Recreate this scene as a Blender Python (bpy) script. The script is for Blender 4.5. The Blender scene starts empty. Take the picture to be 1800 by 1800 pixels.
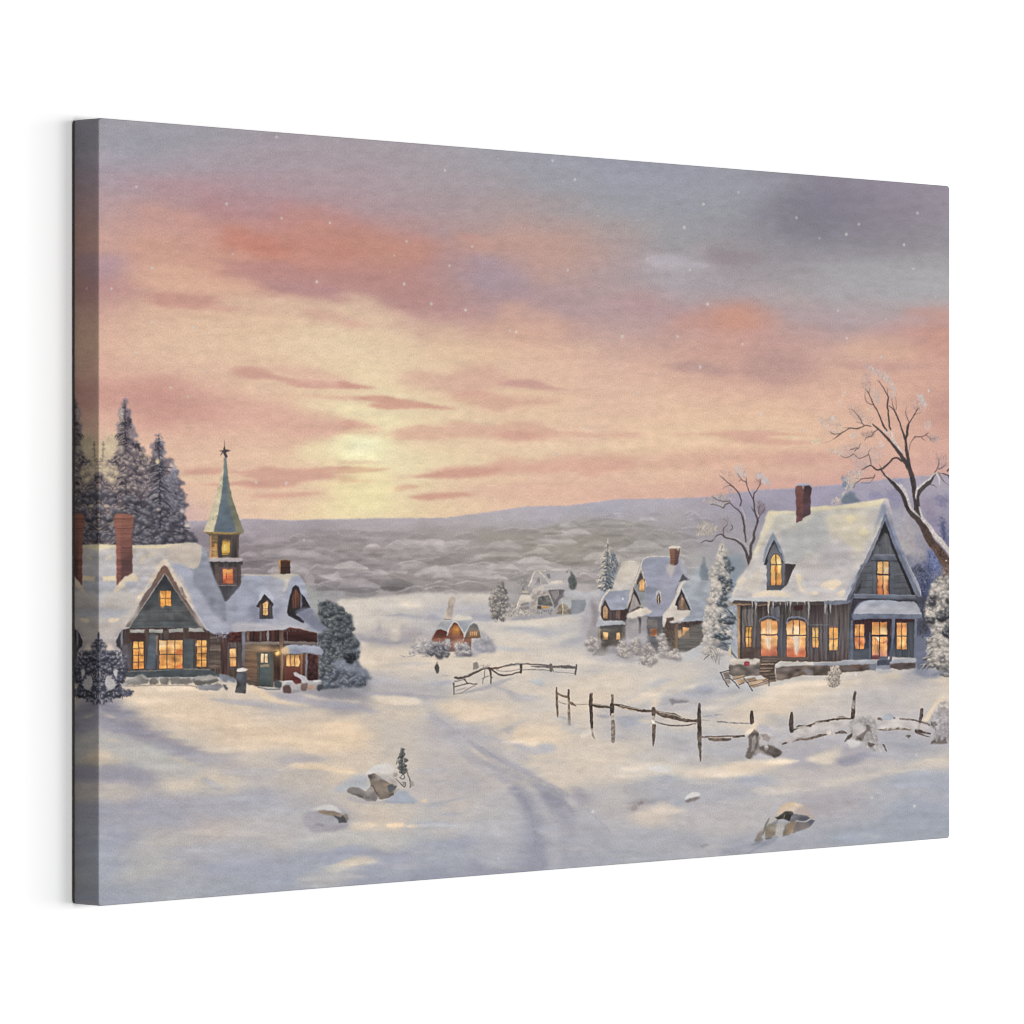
# Canvas print of a painted winter village, leaning its wrapped left edge towards the camera, on a white wall.
import bpy, bmesh, math
import numpy as np

# ---------------------------------------------------------------- size of the print (metres)
TALL = 0.600; WIDE = 1.0538; DEPTH = 0.0273; GAP = 0.0030; RC = 0.0032; CZ = 1.50
EXPO = 1.605            # radiance a perfect white reaches on the picture face under the lamps

# ---------------------------------------------------------------- camera
scene = bpy.context.scene
COLL = scene.collection
TH_A = math.radians(47.1)
F = (math.sin(TH_A), math.cos(TH_A)); R2 = (math.cos(TH_A), -math.sin(TH_A)); u = TALL/80
cx = -WIDE/2 - (-41.93*R2[0] + 490.7*F[0])*u
cy = -(DEPTH+GAP) - (-41.93*R2[1] + 490.7*F[1])*u
cam_d = bpy.data.cameras.new('camera'); cam = bpy.data.objects.new('camera', cam_d); COLL.objects.link(cam)
cam.location = (cx, cy, CZ); cam.rotation_euler = (math.pi/2, 0, -TH_A)
cam_d.sensor_width = 36; cam_d.lens = 8502/1800*36; cam_d.clip_start = .05; cam_d.clip_end = 100
scene.camera = cam

# ---------------------------------------------------------------- light and view transform
world = bpy.data.worlds.new('World'); scene.world = world; world.use_nodes = True
bg = world.node_tree.nodes['Background']; bg.inputs[0].default_value = (1, 1, 1, 1); bg.inputs[1].default_value = 0.10
def area(name, ang, dist, w, h, power, z=CZ):
    """soft lamp; ang is measured from the wall's normal towards the right"""
    d = bpy.data.lights.new(name, 'AREA'); d.shape = 'RECTANGLE'; d.size = w; d.size_y = h; d.energy = power; d.color = (1, 1, 1)
    o = bpy.data.objects.new(name, d); COLL.objects.link(o); a = math.radians(ang)
    o.location = (math.sin(a)*dist, -math.cos(a)*dist, z)
    o.rotation_euler = (math.pi/2, 0, a)
    return o
area('fill_lamp', -3, 20.0, 2.8, 5.0, 3333)
area('key_lamp', 18, 20.0, 6.3, 5.3, 1778)
area('far_key_lamp', 41, 20.0, 10.3, 6.6, 1167)
area('side_lamp', 61, 20.0, 6.6, 8.3, 1056)
scene.view_settings.view_transform = 'Standard'; scene.view_settings.look = 'None'
scene.view_settings.exposure = 0; scene.view_settings.gamma = 1; scene.view_settings.use_curve_mapping = False
scene.render.engine = 'CYCLES'
scene.cycles.filter_width = 1.1

# ---------------------------------------------------------------- painting engine (numpy)
# The print is drawn here, stroke by stroke, on a working sheet; the sheet is then
# rectified onto the flat canvas face and stored as the pigment of the printed cloth.
PX0, PY0, PW, PH = 150, 180, 1540, 1440
RNG = np.random.default_rng(7)
SATUR = .87
SH = np.zeros((PH, PW, 3), np.float32)

def hx(c):
    if isinstance(c, str):
        c = c.lstrip('#')
        return np.array([int(c[i:i+2], 16) for i in (0, 2, 4)], np.float32) / 255.0
    return np.asarray(c, np.float32)

def box1(a, r, ax):
    n = 2*r + 1
    pad = [(0, 0)]*a.ndim; pad[ax] = (r+1, r)
    c = np.cumsum(np.pad(a, pad, mode='edge'), axis=ax, dtype=np.float64)
    s1 = [slice(None)]*a.ndim; s2 = [slice(None)]*a.ndim
    s1[ax] = slice(n, None); s2[ax] = slice(0, -n)
    return ((c[tuple(s1)] - c[tuple(s2)]) / n).astype(np.float32)

def gk(s):
    r = max(1, int(s*3+.5)); x = np.arange(-r, r+1)
    k = np.exp(-x*x/(2*s*s)); return (k/k.sum()).astype(np.float32), r

def blur(a, sx, sy=None):
    if sy is None: sy = sx
    for s, ax in ((sx, 1), (sy, 0)):
        if s < .25: continue
        if s < 4:
            k, r = gk(s)
            pad = [(0, 0)]*a.ndim; pad[ax] = (r, r)
            p = np.pad(a, pad, mode='edge'); o = np.zeros_like(a)
            n = a.shape[ax]
            for i, w in enumerate(k):
                o += w*(p[i:i+n] if ax == 0 else p[:, i:i+n])
            a = o
        else:
            r = max(1, int(round(s)))
            for _ in range(3): a = box1(a, r, ax)
    return a

def noise(sx, sy, seed):
    g = np.random.default_rng(seed)
    f = max(1, int(min(sx, sy)/2))
    mx_, my_ = int(4*sx/f)+2, int(4*sy/f)+2
    h, w = PH//f+2+2*my_, PW//f+2+2*mx_
    n = blur(g.random((h, w)).astype(np.float32), sx/f, sy/f)[my_:-my_, mx_:-mx_]
    n = (n-n.mean())/n.std()
    if f > 1:
        n = np.repeat(np.repeat(n, f, 0), f, 1); n = blur(n, f*.6)
    return n[:PH, :PW]

N_FINE = noise(1.0, .9, 1); N_MID = noise(4, 2.6, 2); N_BIG = noise(16, 7, 3)
N_VERT = noise(.9, 12, 4); N_HOR = noise(12, .9, 5); N_EDGE = noise(2.2, 2.2, 6)
N_WISP = noise(26, 3.5, 8); N_LEAF = noise(1.6, 1.6, 9)
NZ = dict(f=N_FINE, m=N_MID, b=N_BIG, v=N_VERT, h=N_HOR, w=N_WISP, l=N_LEAF)

def tr(T, pts):
    p = np.asarray(pts, np.float64).reshape(-1, 2)
    x0, y0, s = T
    return np.stack([p[:, 0]/s + x0 - PX0, p[:, 1]/s + y0 - PY0], 1)

def cat(p, closed, k=8):
    n = len(p)
    if n < 3: return p
    out = []
    rng_ = range(n) if closed else range(n-1)
    for i in rng_:
        if closed: a, b, c, d = p[i-1], p[i], p[(i+1) % n], p[(i+2) % n]
        else: a, b, c, d = p[max(i-1, 0)], p[i], p[i+1], p[min(i+2, n-1)]
        for t in np.arange(k)/k:
            out.append(.5*((2*b)+(c-a)*t+(2*a-5*b+4*c-d)*t*t+(3*b-a-3*c+d)*t**3))
    if not closed: out.append(p[-1])
    return np.array(out)

def region(x0, y0, x1, y1, m):
    X0, Y0 = max(0, int(x0-m)), max(0, int(y0-m))
    X1, Y1 = min(PW, int(x1+m)+2), min(PH, int(y1+m)+2)
    return X0, Y0, X1, Y1

def pmask(p, R):
    X0, Y0, X1, Y1 = R; W, H = X1-X0, Y1-Y0
    SS = 4
    q = np.roll(p, -1, 0)
    acc = np.zeros((H, W+1), np.float32)
    ys = Y0 + (np.arange(H*SS)+.5)/SS
    for r, y in enumerate(ys):
        c = (p[:, 1] <= y) != (q[:, 1] <= y)
        if not c.any(): continue
        a, b = p[c], q[c]
        xs = np.sort(a[:, 0] + (y-a[:, 1])*(b[:, 0]-a[:, 0])/(b[:, 1]-a[:, 1])) - X0
        row = acc[r//SS]
        for i in range(0, len(xs)-1, 2):
            u, v = max(xs[i], 0), min(xs[i+1], W)
            if v <= u: continue
            iu, iv = int(u), int(v)
            if iu == iv: row[iu] += (v-u)
            else:
                row[iu] += iu+1-u
                row[iu+1:iv] += 1
                row[iv] += v-iv
    return acc[:, :W]/SS

def comp(R, m, col, tx=.025, tk='m', alpha=1):
    X0, Y0, X1, Y1 = R
    if X1 <= X0 or Y1 <= Y0: return
    d = SH[Y0:Y1, X0:X1]
    if tx: col = col * (1 + tx*NZ[tk][Y0:Y1, X0:X1, None])
    a = (m*alpha)[..., None]
    d += (col-d)*a

def gradcol(col, R, p):
    if isinstance(col, (list, tuple)) and not isinstance(col[0], (float, int)):
        X0, Y0, X1, Y1 = R
        cs = list(col); mode = 'v'
        if cs[-1] in ('v', 'h', 'd', 'u'): mode = cs.pop()
        lo, hi = p.min(0), p.max(0)
        yy, xx = np.mgrid[Y0:Y1, X0:X1]
        tx_ = (xx-lo[0])/max(1e-6, hi[0]-lo[0]); ty = (yy-lo[1])/max(1e-6, hi[1]-lo[1])
        t = {'v': ty, 'h': tx_, 'd': (tx_+ty)/2, 'u': (tx_+1-ty)/2}[mode]
        t = np.clip(t, 0, 1)*(len(cs)-1)
        i = np.clip(t.astype(int), 0, len(cs)-2); f = (t-i)[..., None]
        C = np.array([hx(c) for c in cs])
        return (C[i]*(1-f)+C[i+1]*f).astype(np.float32)
    return hx(col)

def Pg(T, pts, col, soft=.35, a=1, rough=0, sm=False, tx=.025, tk='m', rs=2.5):
    """filled shape"""
    p = tr(T, pts)
    if sm: p = cat(p, True)
    R = region(*p.min(0), *p.max(0), 3*soft+3+rough*8)
    if R[2] <= R[0] or R[3] <= R[1]: return
    m = pmask(p, R)
    if rough:
        n = NZ['l' if rs < 4 else 'm'][R[1]:R[3], R[0]:R[2]]
        b = blur(m, rs); m = np.clip((b-.5+n*rough*.35*np.minimum(1, 5*b*(1-b)))*3+.5, 0, 1)
    if soft > .2:
        if isinstance(soft, tuple): m = blur(m, *soft)
        else: m = blur(m, soft)
    comp(R, m, gradcol(col, R, p), tx, tk, a)

def Pb(T, pts, col, sx, sy, a=1, rough=0, sm=True, tx=.02, tk='w'):
    """soft brushed patch with its own horizontal and vertical softness"""
    p = tr(T, pts)
    if sm: p = cat(p, True)
    R = region(*p.min(0), *p.max(0), 3*max(sx, sy)+3)
    if R[2] <= R[0] or R[3] <= R[1]: return
    m = blur(pmask(p, R), sx, sy)
    if rough:
        m = np.clip(m + m*(1-m)*4*rough*.5*(NZ[tk][R[1]:R[3], R[0]:R[2]]), 0, 1)
    comp(R, m, gradcol(col, R, p), tx, tk, a)

def Ln(T, pts, w, col, a=1, sm=True, soft=.3, tx=.05, tk='f', w2=None):
    """brush line; w and w2 are the widths in sheet pixels at both ends (or a list)"""
    p = tr(T, pts)
    n0 = len(p)
    ws = np.interp(np.linspace(0, 1, n0), np.linspace(0, 1, len(w)), w) if isinstance(w, (list, tuple)) \
        else np.linspace(w, w if w2 is None else w2, n0)
    if sm and n0 > 2:
        k = 6; p = cat(p, False, k); ws = np.interp(np.arange(len(p))/k, np.arange(n0), ws)
    mw = max(ws)
    R = region(*p.min(0), *p.max(0), mw+2+3*soft)
    X0, Y0, X1, Y1 = R
    if X1 <= X0 or Y1 <= Y0: return
    m = np.zeros((Y1-Y0, X1-X0), np.float32)
    for i in range(len(p)-1):
        u, v = p[i], p[i+1]; ra, rb = ws[i]/2, ws[i+1]/2
        mm = max(ra, rb)+1.5
        a0, b0 = int(max(X0, min(u[0], v[0])-mm)), int(max(Y0, min(u[1], v[1])-mm))
        a1, b1 = int(min(X1, max(u[0], v[0])+mm+2)), int(min(Y1, max(u[1], v[1])+mm+2))
        if a1 <= a0 or b1 <= b0: continue
        yy, xx = np.mgrid[b0:b1, a0:a1]; xx = xx+.5; yy = yy+.5
        d = v-u; L = max(1e-6, d@d)
        t = np.clip(((xx-u[0])*d[0]+(yy-u[1])*d[1])/L, 0, 1)
        dist = np.hypot(xx-u[0]-t*d[0], yy-u[1]-t*d[1])
        r = ra+(rb-ra)*t
        cov = np.clip(r-dist+.5, 0, 1)*np.clip(r*2, 0, 1)
        sub = m[b0-Y0:b1-Y0, a0-X0:a1-X0]
        np.maximum(sub, cov, out=sub)
    if soft > .2: m = blur(m, soft)
    comp(R, m, gradcol(col, R, p), tx, tk, a)

def Bl(T, x, y, rx, ry, col, a=1, ang=0, hard=1., tx=.02, tk='m'):
    """soft round dab; radii in sheet pixels"""
    c = tr(T, (x, y))[0]; M = max(rx, ry)*2.6
    R = region(c[0], c[1], c[0], c[1], M)
    X0, Y0, X1, Y1 = R
    if X1 <= X0 or Y1 <= Y0: return
    yy, xx = np.mgrid[Y0:Y1, X0:X1]
    dx, dy = xx+.5-c[0], yy+.5-c[1]; s, k = math.sin(ang), math.cos(ang)
    q = ((dx*k+dy*s)/rx)**2+((-dx*s+dy*k)/ry)**2
    m = np.exp(-q**hard) if hard != 1 else np.exp(-q)
    comp(R, m.astype(np.float32), hx(col), tx, tk, a)

def inpoly(p, x, y):
    c = False; n = len(p); j = n-1
    for i in range(n):
        if (p[i][1] > y) != (p[j][1] > y) and x < (p[j][0]-p[i][0])*(y-p[i][1])/(p[j][1]-p[i][1])+p[i][0]: c = not c
        j = i
    return c

def Db(T, pts, n, cols, ln, w, ang, spr, a=.8, bend=.3, fall=None):
    """many small tapered brush marks inside a shape"""
    p = tr(T, pts); lo, hi = p.min(0), p.max(0)
    C = [hx(c) for c in cols]; k = 0; tries = 0
    while k < n and tries < n*30:
        tries += 1
        x, y = lo+(hi-lo)*RNG.random(2)
        if not inpoly(p, x, y): continue
        k += 1
        A = ang+spr*RNG.normal(); L = ln*(.5+RNG.random()); W = w*(.6+.8*RNG.random())
        c = C[RNG.integers(len(C))]*(1+.06*RNG.normal())
        dx, dy = math.cos(A)*L, math.sin(A)*L; B = .5*bend*L*RNG.normal()
        mx, my = x+dx*.5-dy/L*B, y+dy*.5+dx/L*B
        q = [(x, y), (mx, my), (x+dx, y+dy)]
        # three quick soft segments
        R = region(min(v[0] for v in q), min(v[1] for v in q), max(v[0] for v in q), max(v[1] for v in q), W+1.5)
        X0, Y0, X1, Y1 = R
        if X1 <= X0 or Y1 <= Y0: continue
        yy, xx = np.mgrid[Y0:Y1, X0:X1]; xx = xx+.5; yy = yy+.5
        m = np.zeros(xx.shape, np.float32)
        for (u, v, r0, r1) in ((q[0], q[1], W*.35, W*.5), (q[1], q[2], W*.5, .12)):
            ex, ey = v[0]-u[0], v[1]-u[1]; LL = max(1e-6, ex*ex+ey*ey)
            t = np.clip(((xx-u[0])*ex+(yy-u[1])*ey)/LL, 0, 1)
            d = np.hypot(xx-u[0]-t*ex, yy-u[1]-t*ey)
            m = np.maximum(m, np.clip(r0+(r1-r0)*t-d+.5, 0, 1))
        comp(R, m, c, 0, 'm', a*(.6+.4*RNG.random()))

def scatter(rows, sx, sy, R, blend=1, wide=(3.2, .03), mask=None):
    """broad colour washes: normalised blend of colour notes (x, y, colour) in sheet coordinates"""
    X0, Y0, X1, Y1 = R[0]-PX0, R[1]-PY0, R[2]-PX0, R[3]-PY0
    f = 4
    gy, gx = np.mgrid[Y0:Y1+f:f, X0:X1+f:f].astype(np.float32)
    # gentle warp so the washes do not look like a lattice
    acc = np.zeros(gx.shape+(3,), np.float32); ws = np.zeros(gx.shape, np.float32)
    iy = np.clip(gy.astype(int), 0, PH-1); ix = np.clip(gx.astype(int), 0, PW-1)
    gx = gx + 5*N_BIG[iy, ix]; gy = gy + 3*N_BIG[iy, (ix+300) % PW]
    for x, y, c in rows:
        q = ((gx-(x-PX0))/sx)**2+((gy-(y-PY0))/sy)**2
        w = np.exp(-q*.5)+wide[1]*np.exp(-q*.5/wide[0]**2)+1e-9
        acc += w[..., None]*hx(c); ws += w
    a = acc/ws[..., None]
    a = np.repeat(np.repeat(a, f, 0), f, 1)[:Y1-Y0, :X1-X0]
    a = np.stack([blur(a[..., i], 3.0) for i in range(3)], -1)
    d = SH[Y0:Y1, X0:X1]
    if mask is None: d += (a-d)*blend
    else: d += (a-d)*(mask[Y0:Y1, X0:X1, None]*blend)

def grid(ys, xs, table):
    out = []
    for y, row in zip(ys, table):
        for x, c in zip(xs, row.split()):
            if c != '-': out.append((x, y, c))
    return out

def notes(s):
    out = []
    for t in s.split():
        x, y, c = t.split(','); out.append((float(x), float(y), c))
    return out

def fir(T, cx, top, bot, hw, light, mid, dark, seed=0, tiers=14, lean=0, pw=.85, a=.9, lw=1.0):
    """snow-laden fir: drooping boughs laid tier over tier, dark underneath and light on top (tile units)"""
    g = np.random.default_rng(seed); s = T[2]
    Ln(T, [cx, top, cx+lean*.5, (top+bot)/2, cx+lean, bot], [1, 2.5, 4], dark[0], .8)
    for i in range(tiers):
        t = (i+.6)/tiers; y = top+(bot-top)*t**.92; w = hw*(t**pw)*(.82+.36*g.random()); x0 = cx+lean*t
        n = 5+int(7*t)
        bs = []
        for k in range(n):
            u = (k+.5)/n*2-1+.22*g.normal(); bs.append(np.clip(u, -1.12, 1.12))
        for u in sorted(bs, key=lambda v: -abs(v)):
            L = (w*abs(u)+w*.12)*(.75+.4*g.random()); sg = 1 if u > 0 else -1; dr = L*(.05+.6*g.random())+4; th = (2.0+3.4*t)*lw*(.7+.6*g.random())
            yy = y+(g.random()-.5)*(bot-top)/tiers*2.2
            q = [x0+sg*L*.12, yy-dr*.4, x0+sg*L*.55, yy+dr*.1, x0+sg*L, yy+dr]
            c = dark[g.integers(len(dark))]
            Ln(T, [q[0], q[1]+th*s*.35, q[2], q[3]+th*s*.45, q[4]*.96+.04*x0, q[5]+th*s*.3], [th*.8, th*1.25, .5], c, a)
            cc = light if u < .15 else mid
            Ln(T, q, [th*.45, th*.9, .4], cc[g.integers(len(cc))], a*(.55+.4*g.random()))
            if g.random() < .6: Ln(T, [q[2], q[3]-th*s*.1, (q[2]+q[4])/2, (q[3]+q[5])/2-th*s*.15, q[4], q[5]-2], [.5, th*.45, .3], light[g.integers(len(light))], a*.6)

def puffs(T, pts, n, r, dark, mid, light, a=.8, seed=0, sq=.75):
    """rounded leafy or frosted clumps, shaded below and lit above"""
    g = np.random.default_rng(seed); p = tr(T, pts); lo, hi = p.min(0), p.max(0); got = []
    while len(got) < n:
        x, y = lo+(hi-lo)*g.random(2)
        if inpoly(p, x, y): got.append((y, x))
    for y, x in sorted(got):
        R_ = r*(.55+.9*g.random()); X = x+PX0; Y = y+PY0
        Bl(TP_, X+R_*.15, Y+R_*.35, R_, R_*sq, dark[g.integers(len(dark))], a, hard=1.5)
        Bl(TP_, X, Y, R_*.75, R_*sq*.7, mid[g.integers(len(mid))], a*.8, hard=1.5)
        for _ in range(3):
            Bl(TP_, X-R_*.2+g.normal()*R_*.3, Y-R_*.3+g.normal()*R_*.15, R_*.3, R_*.2, light[g.integers(len(light))], a*.8, ang=g.normal()*.5)
TP_ = (0, 0, 1)

# ---------------------------------------------------------------- tiles: (x0, y0, scale) of the working drawings
TP = (0, 0, 1)
TA = (130, 200, 3.6); TB = (600, 200, 3.6); TC = (1080, 250, 3.0); TD = (130, 550, 3.6)
TE = (600, 550, 3.6); TF = (1080, 600, 3.0); TG = (130, 680, 6.427); TH = (130, 880, 6.667)
TI = (130, 1040, 6.667); TJ = (320, 760, 8.183); TK = (340, 940, 5.625); TL = (540, 880, 5.294)
TM = (840, 860, 6.0); TN = (600, 1030, 6.0); TO = (840, 980, 8.182); TQ = (1010, 930, 6.0)
TR_ = (780, 1080, 5.625); TS = (1210, 800, 6.924); TT = (1420, 640, 6.923); TU = (1430, 840, 6.924)
TV = (1230, 1030, 7.2); TW = (1430, 1020, 7.2); TX = (960, 1180, 5.0); TY = (1280, 1180, 4.5)
TZ = (130, 1200, 3.6); TAA = (580, 1200, 4.0); TBB = (1000, 1280, 2.647); TCC = (540, 1300, 8.182)
TDD = (1300, 1380, 11.25)

# ---------------------------------------------------------------- sky washes
XS = [170, 280, 380, 480, 580, 680, 780, 880, 980, 1080, 1180, 1280, 1380, 1480, 1580, 1670]
YS = [205, 240, 280, 320, 360, 400, 430, 460, 490, 520, 550, 580, 610, 650, 680, 710, 740, 770, 800, 830, 860, 890, 915]
SKY = grid(YS, XS, [
 '9a99a2 9b9ca3 9b9ba3 9d9aa2 9f9aa1 a09aa1 9e9ba3 9a9ca4 979ca5 939da7 939da7 939ca4 8f8e99 8f8a98 928c99 948e9c',
 '9b9ca4 989ba3 9a9aa2 9f979e a0999f a09aa0 9e9ba2 9a9ca4 979ca5 939da7 929da6 929ca4 8e8c98 8d8896 918b98 948e9b',
 'a7a0aa 9f9aa3 a49aa1 a4989f a59b9f a59b9f a19ca1 9b9da4 969da6 929da8 929da6 929ca3 8d8b96 8a8594 908a97 938d9a',
 'a999a2 af989c af949a ab959b a9979d a6989d a49a9e 9f9ba0 989da5 939da7 929da5 929ba2 8b8994 868290 8d8795 928c99',
 'b89b9c b5928f b48889 b08b8f ae9092 a8949a a6969b a79796 a09799 969da5 929da5 92999f 85838f 817e8c 8a8493 918b98',
 'c59d92 cb9a87 c68c7f c58278 c88475 b4908c ac9494 b39790 b0968f a39998 959ba2 94979d 83828e 807d8b 888290 908c98',
 'cb9e8a d09b80 d19380 cf7968 cb7f6f c68370 b28f89 bf9483 bb978a a99694 989aa1 949197 8c8b94 86848f 8a8791 929097',
 'b7929a d19b80 d29a80 d28271 cc7d6e c5826f b28c8b ae929b bb978c ad9598 a7a3ad 968c94 939099 93929b 949399 9b9ca2',
 'b38d94 d7a384 d3967f be837c b8807d bd8378 ad8a89 a88f9b b4968f ac979a a3a2ad 9f9aa4 9c989f a1a1a8 a1a2a8 a3a5aa',
 'bf908b dbb08f d9af8f cda08c bd8d8b b78783 b28b89 a98c98 ab9096 b09699 aa9ba3 a698a1 a7a0a8 a4a4ac a3a7ae a5a5ad',
 'cc9e90 dbb194 ddb897 dfbb99 d9b798 c0958c b98e8a b18e93 ae929b b2969b b1919a c88f7e b49897 a99ba5 ae9ba3 b99a9b',
 'd9ac94 ddb899 dfbd9b e1c19d e4cba3 dfc19c d0a991 cba08d c39b91 b99a9b bd9690 cc9180 bc9591 b1979d bd9693 c98c7d',
 'ddb097 dfba9a e1bf9e e3c4a0 e5cca5 e4caa3 e1c09b e0b996 dcb194 cba595 ca9f8f c99786 c19690 cba391 cc9f8b cb917f',
 'daa994 ddb499 dfba9b e0bb9b e4cba2 e6cfa5 e1c39e dfb99a ddb49a dbb09b d5a893 c8998c c09489 d4aa93 d3a38d cd9c8a',
 'd3978a cf9487 daae96 e2c09e e3c79f e6d2a5 e1c29d deb798 deb698 dcb49c dbb197 d8ab94 d0a28f d9ac94 d3a58f c99787',
 'd4998b cd8f84 d6a08e dfb297 e2c29d e7dbac e3cba1 e0bd9b e0bc9a deb59b deb798 dfb697 dfb696 ddb096 d6a58f c58f82',
 'dfb39a d8a08f dba995 dba994 d9a891 e6d6a8 e3cba2 e0bf9d e1bf9d dfb89d dfba99 e1bb98 e1ba98 dfb496 d6a690 c68f83',
 'e0b79b e0b398 dfb499 dfb298 dca994 e4cda2 e1c39e dfb99b dfb89a dfba9d e0bd9b e2be99 e2bd98 dfb295 d8a892 cf9c8c',
 'e0ba9c e1b99b e1bb9c e1bb9c e6ce9f ebe3b2 e3cfa2 e1c49e e1c29e e1bf9f e0b999 dcb194 dfb696 ddb296 d9a993 d3a292',
 'd8ab98 e0b69a e1b99a e1bb9c e3c49e ebe1ae e4cfa2 e0be9b dfb89a dfb799 dfb898 ddb095 d6a793 d3a292 d3a294 cf9d93',
 'c9a09a ddaf98 e2bd9b e1bb9c e2c29d e7d5a5 dfbd9b dbac97 daa993 d8a892 d8ab94 d2a08f cf9e92 cf9f95 cb9c96 c49a97',
 'bb9ea3 d0a9a0 e2bc9d e3c19f e6cf9f e9dba6 e2c69d e0bb9c deb69a dcb09a dab19d d3a698 d0a199 cf9f98 c69b99 bd9a9f',
 'ac9caa c5a6ab e0b9a0 e4c2a1 e6cc9f e7d3a1 e2c39d dfba9d ddb49c d9af9f d5aba0 cfa39b cda09b c49c9f b99aa3 ae9aa8',
])
scatter(SKY, 44, 15, (PX0, PY0, PX0+PW, 960))

# ---------------------------------------------------------------- cloud strokes
def cloud(T, pts, c, a, sx=9, sy=3, rough=1.1): Pb(T, pts, c, sx*1.35, sy*1.5, a*.92, .45, tx=.006, tk='b')
# upper left greys and lilac
cloud(TA, [160,265, 420,270, 640,270, 600,300, 380,330, 160,310], 'a9a2ae', .5, 14, 5)
cloud(TA, [200,120, 500,110, 760,130, 620,250, 380,275, 180,250], '969aa2', .55, 18, 8)
cloud(TA, [330,440, 560,400, 860,470, 1100,560, 1000,640, 760,560, 560,500], 'b0898d', .5, 14, 6)
cloud(TA, [380,590, 700,600, 900,640, 820,700, 560,680, 400,650], 'd29a80', .5, 16, 6)
cloud(TA, [780,520, 1000,600, 1250,640, 1100,700, 860,640], 'bd8280', .5, 14, 5)
cloud(TA, [1000,700, 1180,760, 1290,850, 1400,880, 1200,905, 960,850, 900,780], 'd2705e', .75, 12, 6)
cloud(TA, [1290,600, 1480,590, 1620,660, 1700,740, 1600,900, 1440,920, 1380,800, 1300,720], 'cd8070', .55, 16, 8)
cloud(TA, [1400,600, 1560,640, 1640,740, 1480,720], 'd08873', .5, 12, 6)
cloud(TA, [160,860, 260,880, 300,960, 240,1040, 160,1040], 'ad90a0', .6, 8, 5)
cloud(TA, [160,1060, 300,1050, 420,1100, 520,1120, 480,1180, 300,1160, 160,1130], 'c48a85', .6, 12, 4)
cloud(TA, [800,918, 960,926, 1100,930, 1300,926, 1420,960, 1500,1040, 1700,1100, 1800,1180, 1700,1200, 1500,1150, 1280,1135, 1200,1100, 1180,1060, 1000,1035, 860,1000, 980,970, 900,935], 'b8807c', .7, 8, 2.4)
cloud(TA, [1220,1070, 1420,1060, 1640,1090, 1760,1160, 1600,1170, 1380,1140, 1240,1115], 'b98a8c', .6, 9, 3)
cloud(TA, [380,1000, 560,960, 860,1010, 1060,1050, 1180,1090, 1180,1140, 900,1150, 700,1120, 480,1100], 'deb28f', .5, 12, 4)
cloud(TA, [460,1125, 700,1140, 920,1160, 900,1190, 800,1235, 640,1235, 520,1190], 'c9897f', .78, 9, 2.4)
cloud(TA, [880,1210, 1040,1225, 1100,1240, 960,1250], 'd09a88', .6, 8, 1.6)
cloud(TA, [1480,1240, 1640,1230, 1800,1280, 1800,1350, 1640,1330, 1520,1290], 'd0a08c', .55, 10, 3)
cloud(TA, [930,1150, 1300,1150, 1560,1160, 1760,1230, 1500,1240, 1200,1220, 960,1200], 'e1c49f', .4, 12, 3)
# band right of the red glow
cloud(TB, [0,640, 100,720, 300,740, 520,790, 640,880, 520,960, 420,940, 200,880, 0,860], 'cb806c', .6, 14, 7)
cloud(TB, [0,690, 60,780, 40,860, 0,900], 'cd7462', .5, 10, 8)
cloud(TB, [100,960, 420,960, 600,1080, 560,1220, 360,1250, 260,1160, 80,1110, 0,1000], 'b9817b', .55, 16, 6)
cloud(TB, [360,1160, 560,1180, 840,1230, 980,1270, 700,1290, 420,1290, 320,1230], 'b98a89', .5, 14, 4)
cloud(TB, [740,740, 900,750, 920,860, 800,880], 'c98f7b', .55, 10, 8)
cloud(TB, [960,720, 1300,700, 1620,790, 1640,900, 1500,960, 1300,1060, 1180,1060, 1080,940, 960,900], 'c29885', .5, 18, 8)
cloud(TB, [860,900, 960,920, 1130,1020, 1180,1130, 1060,1130, 900,1080, 780,1020, 790,930], 'a38f9f', .65, 14, 7)
cloud(TB, [0,1130, 200,1150, 340,1240, 420,1330, 200,1330, 0,1290], 'e0c49e', .6, 12, 3)
cloud(TB, [0,1290, 120,1320, 190,1335, 60,1360, 0,1350], 'd5a48e', .7, 7, 2)
cloud(TB, [1030,1210, 1180,1190, 1360,1260, 1500,1380, 1300,1440, 1040,1420, 900,1340], 'dba98a', .5, 16, 6)
# bluish upper middle and the dark bank at the right
cloud(TC, [780,300, 920,240, 1100,170, 1300,200, 1420,300, 1400,400, 1500,470, 1300,520, 1080,480, 900,470, 700,430, 660,340], '7d7a89', .55, 22, 12)
cloud(TC, [920,330, 1040,290, 1160,340, 1180,440, 1040,470, 920,420], '787585', .5, 14, 9)
cloud(TC, [700,200, 960,190, 900,250, 760,310, 640,330, 520,320, 560,240], '949ea6', .5, 16, 6)
cloud(TC, [1200,470, 1480,480, 1680,500, 1640,570, 1440,580, 1240,540], '88858f', .55, 16, 6)
cloud(TC, [1250,200, 1560,220, 1760,250, 1760,300, 1500,320, 1300,270], '8d8795', .4, 14, 6)
cloud(TC, [180,610, 300,580, 400,620, 520,640, 520,670, 380,665, 200,655], 'b5b0bb', .75, 7, 3)
cloud(TC, [380,560, 440,545, 500,570, 460,600, 400,590], 'aaa5ae', .6, 5, 3)
cloud(TC, [480,560, 620,570, 780,590, 700,650, 580,660, 500,610], '8f838b', .65, 10, 4)
cloud(TC, [1000,620, 1300,600, 1700,600, 1760,760, 1500,820, 1200,780, 1080,700], 'a5a6ad', .5, 20, 8)
cloud(TC, [0,440, 120,480, 140,560, 60,600, 0,560], 'ab9797', .5, 10, 8)
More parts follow.
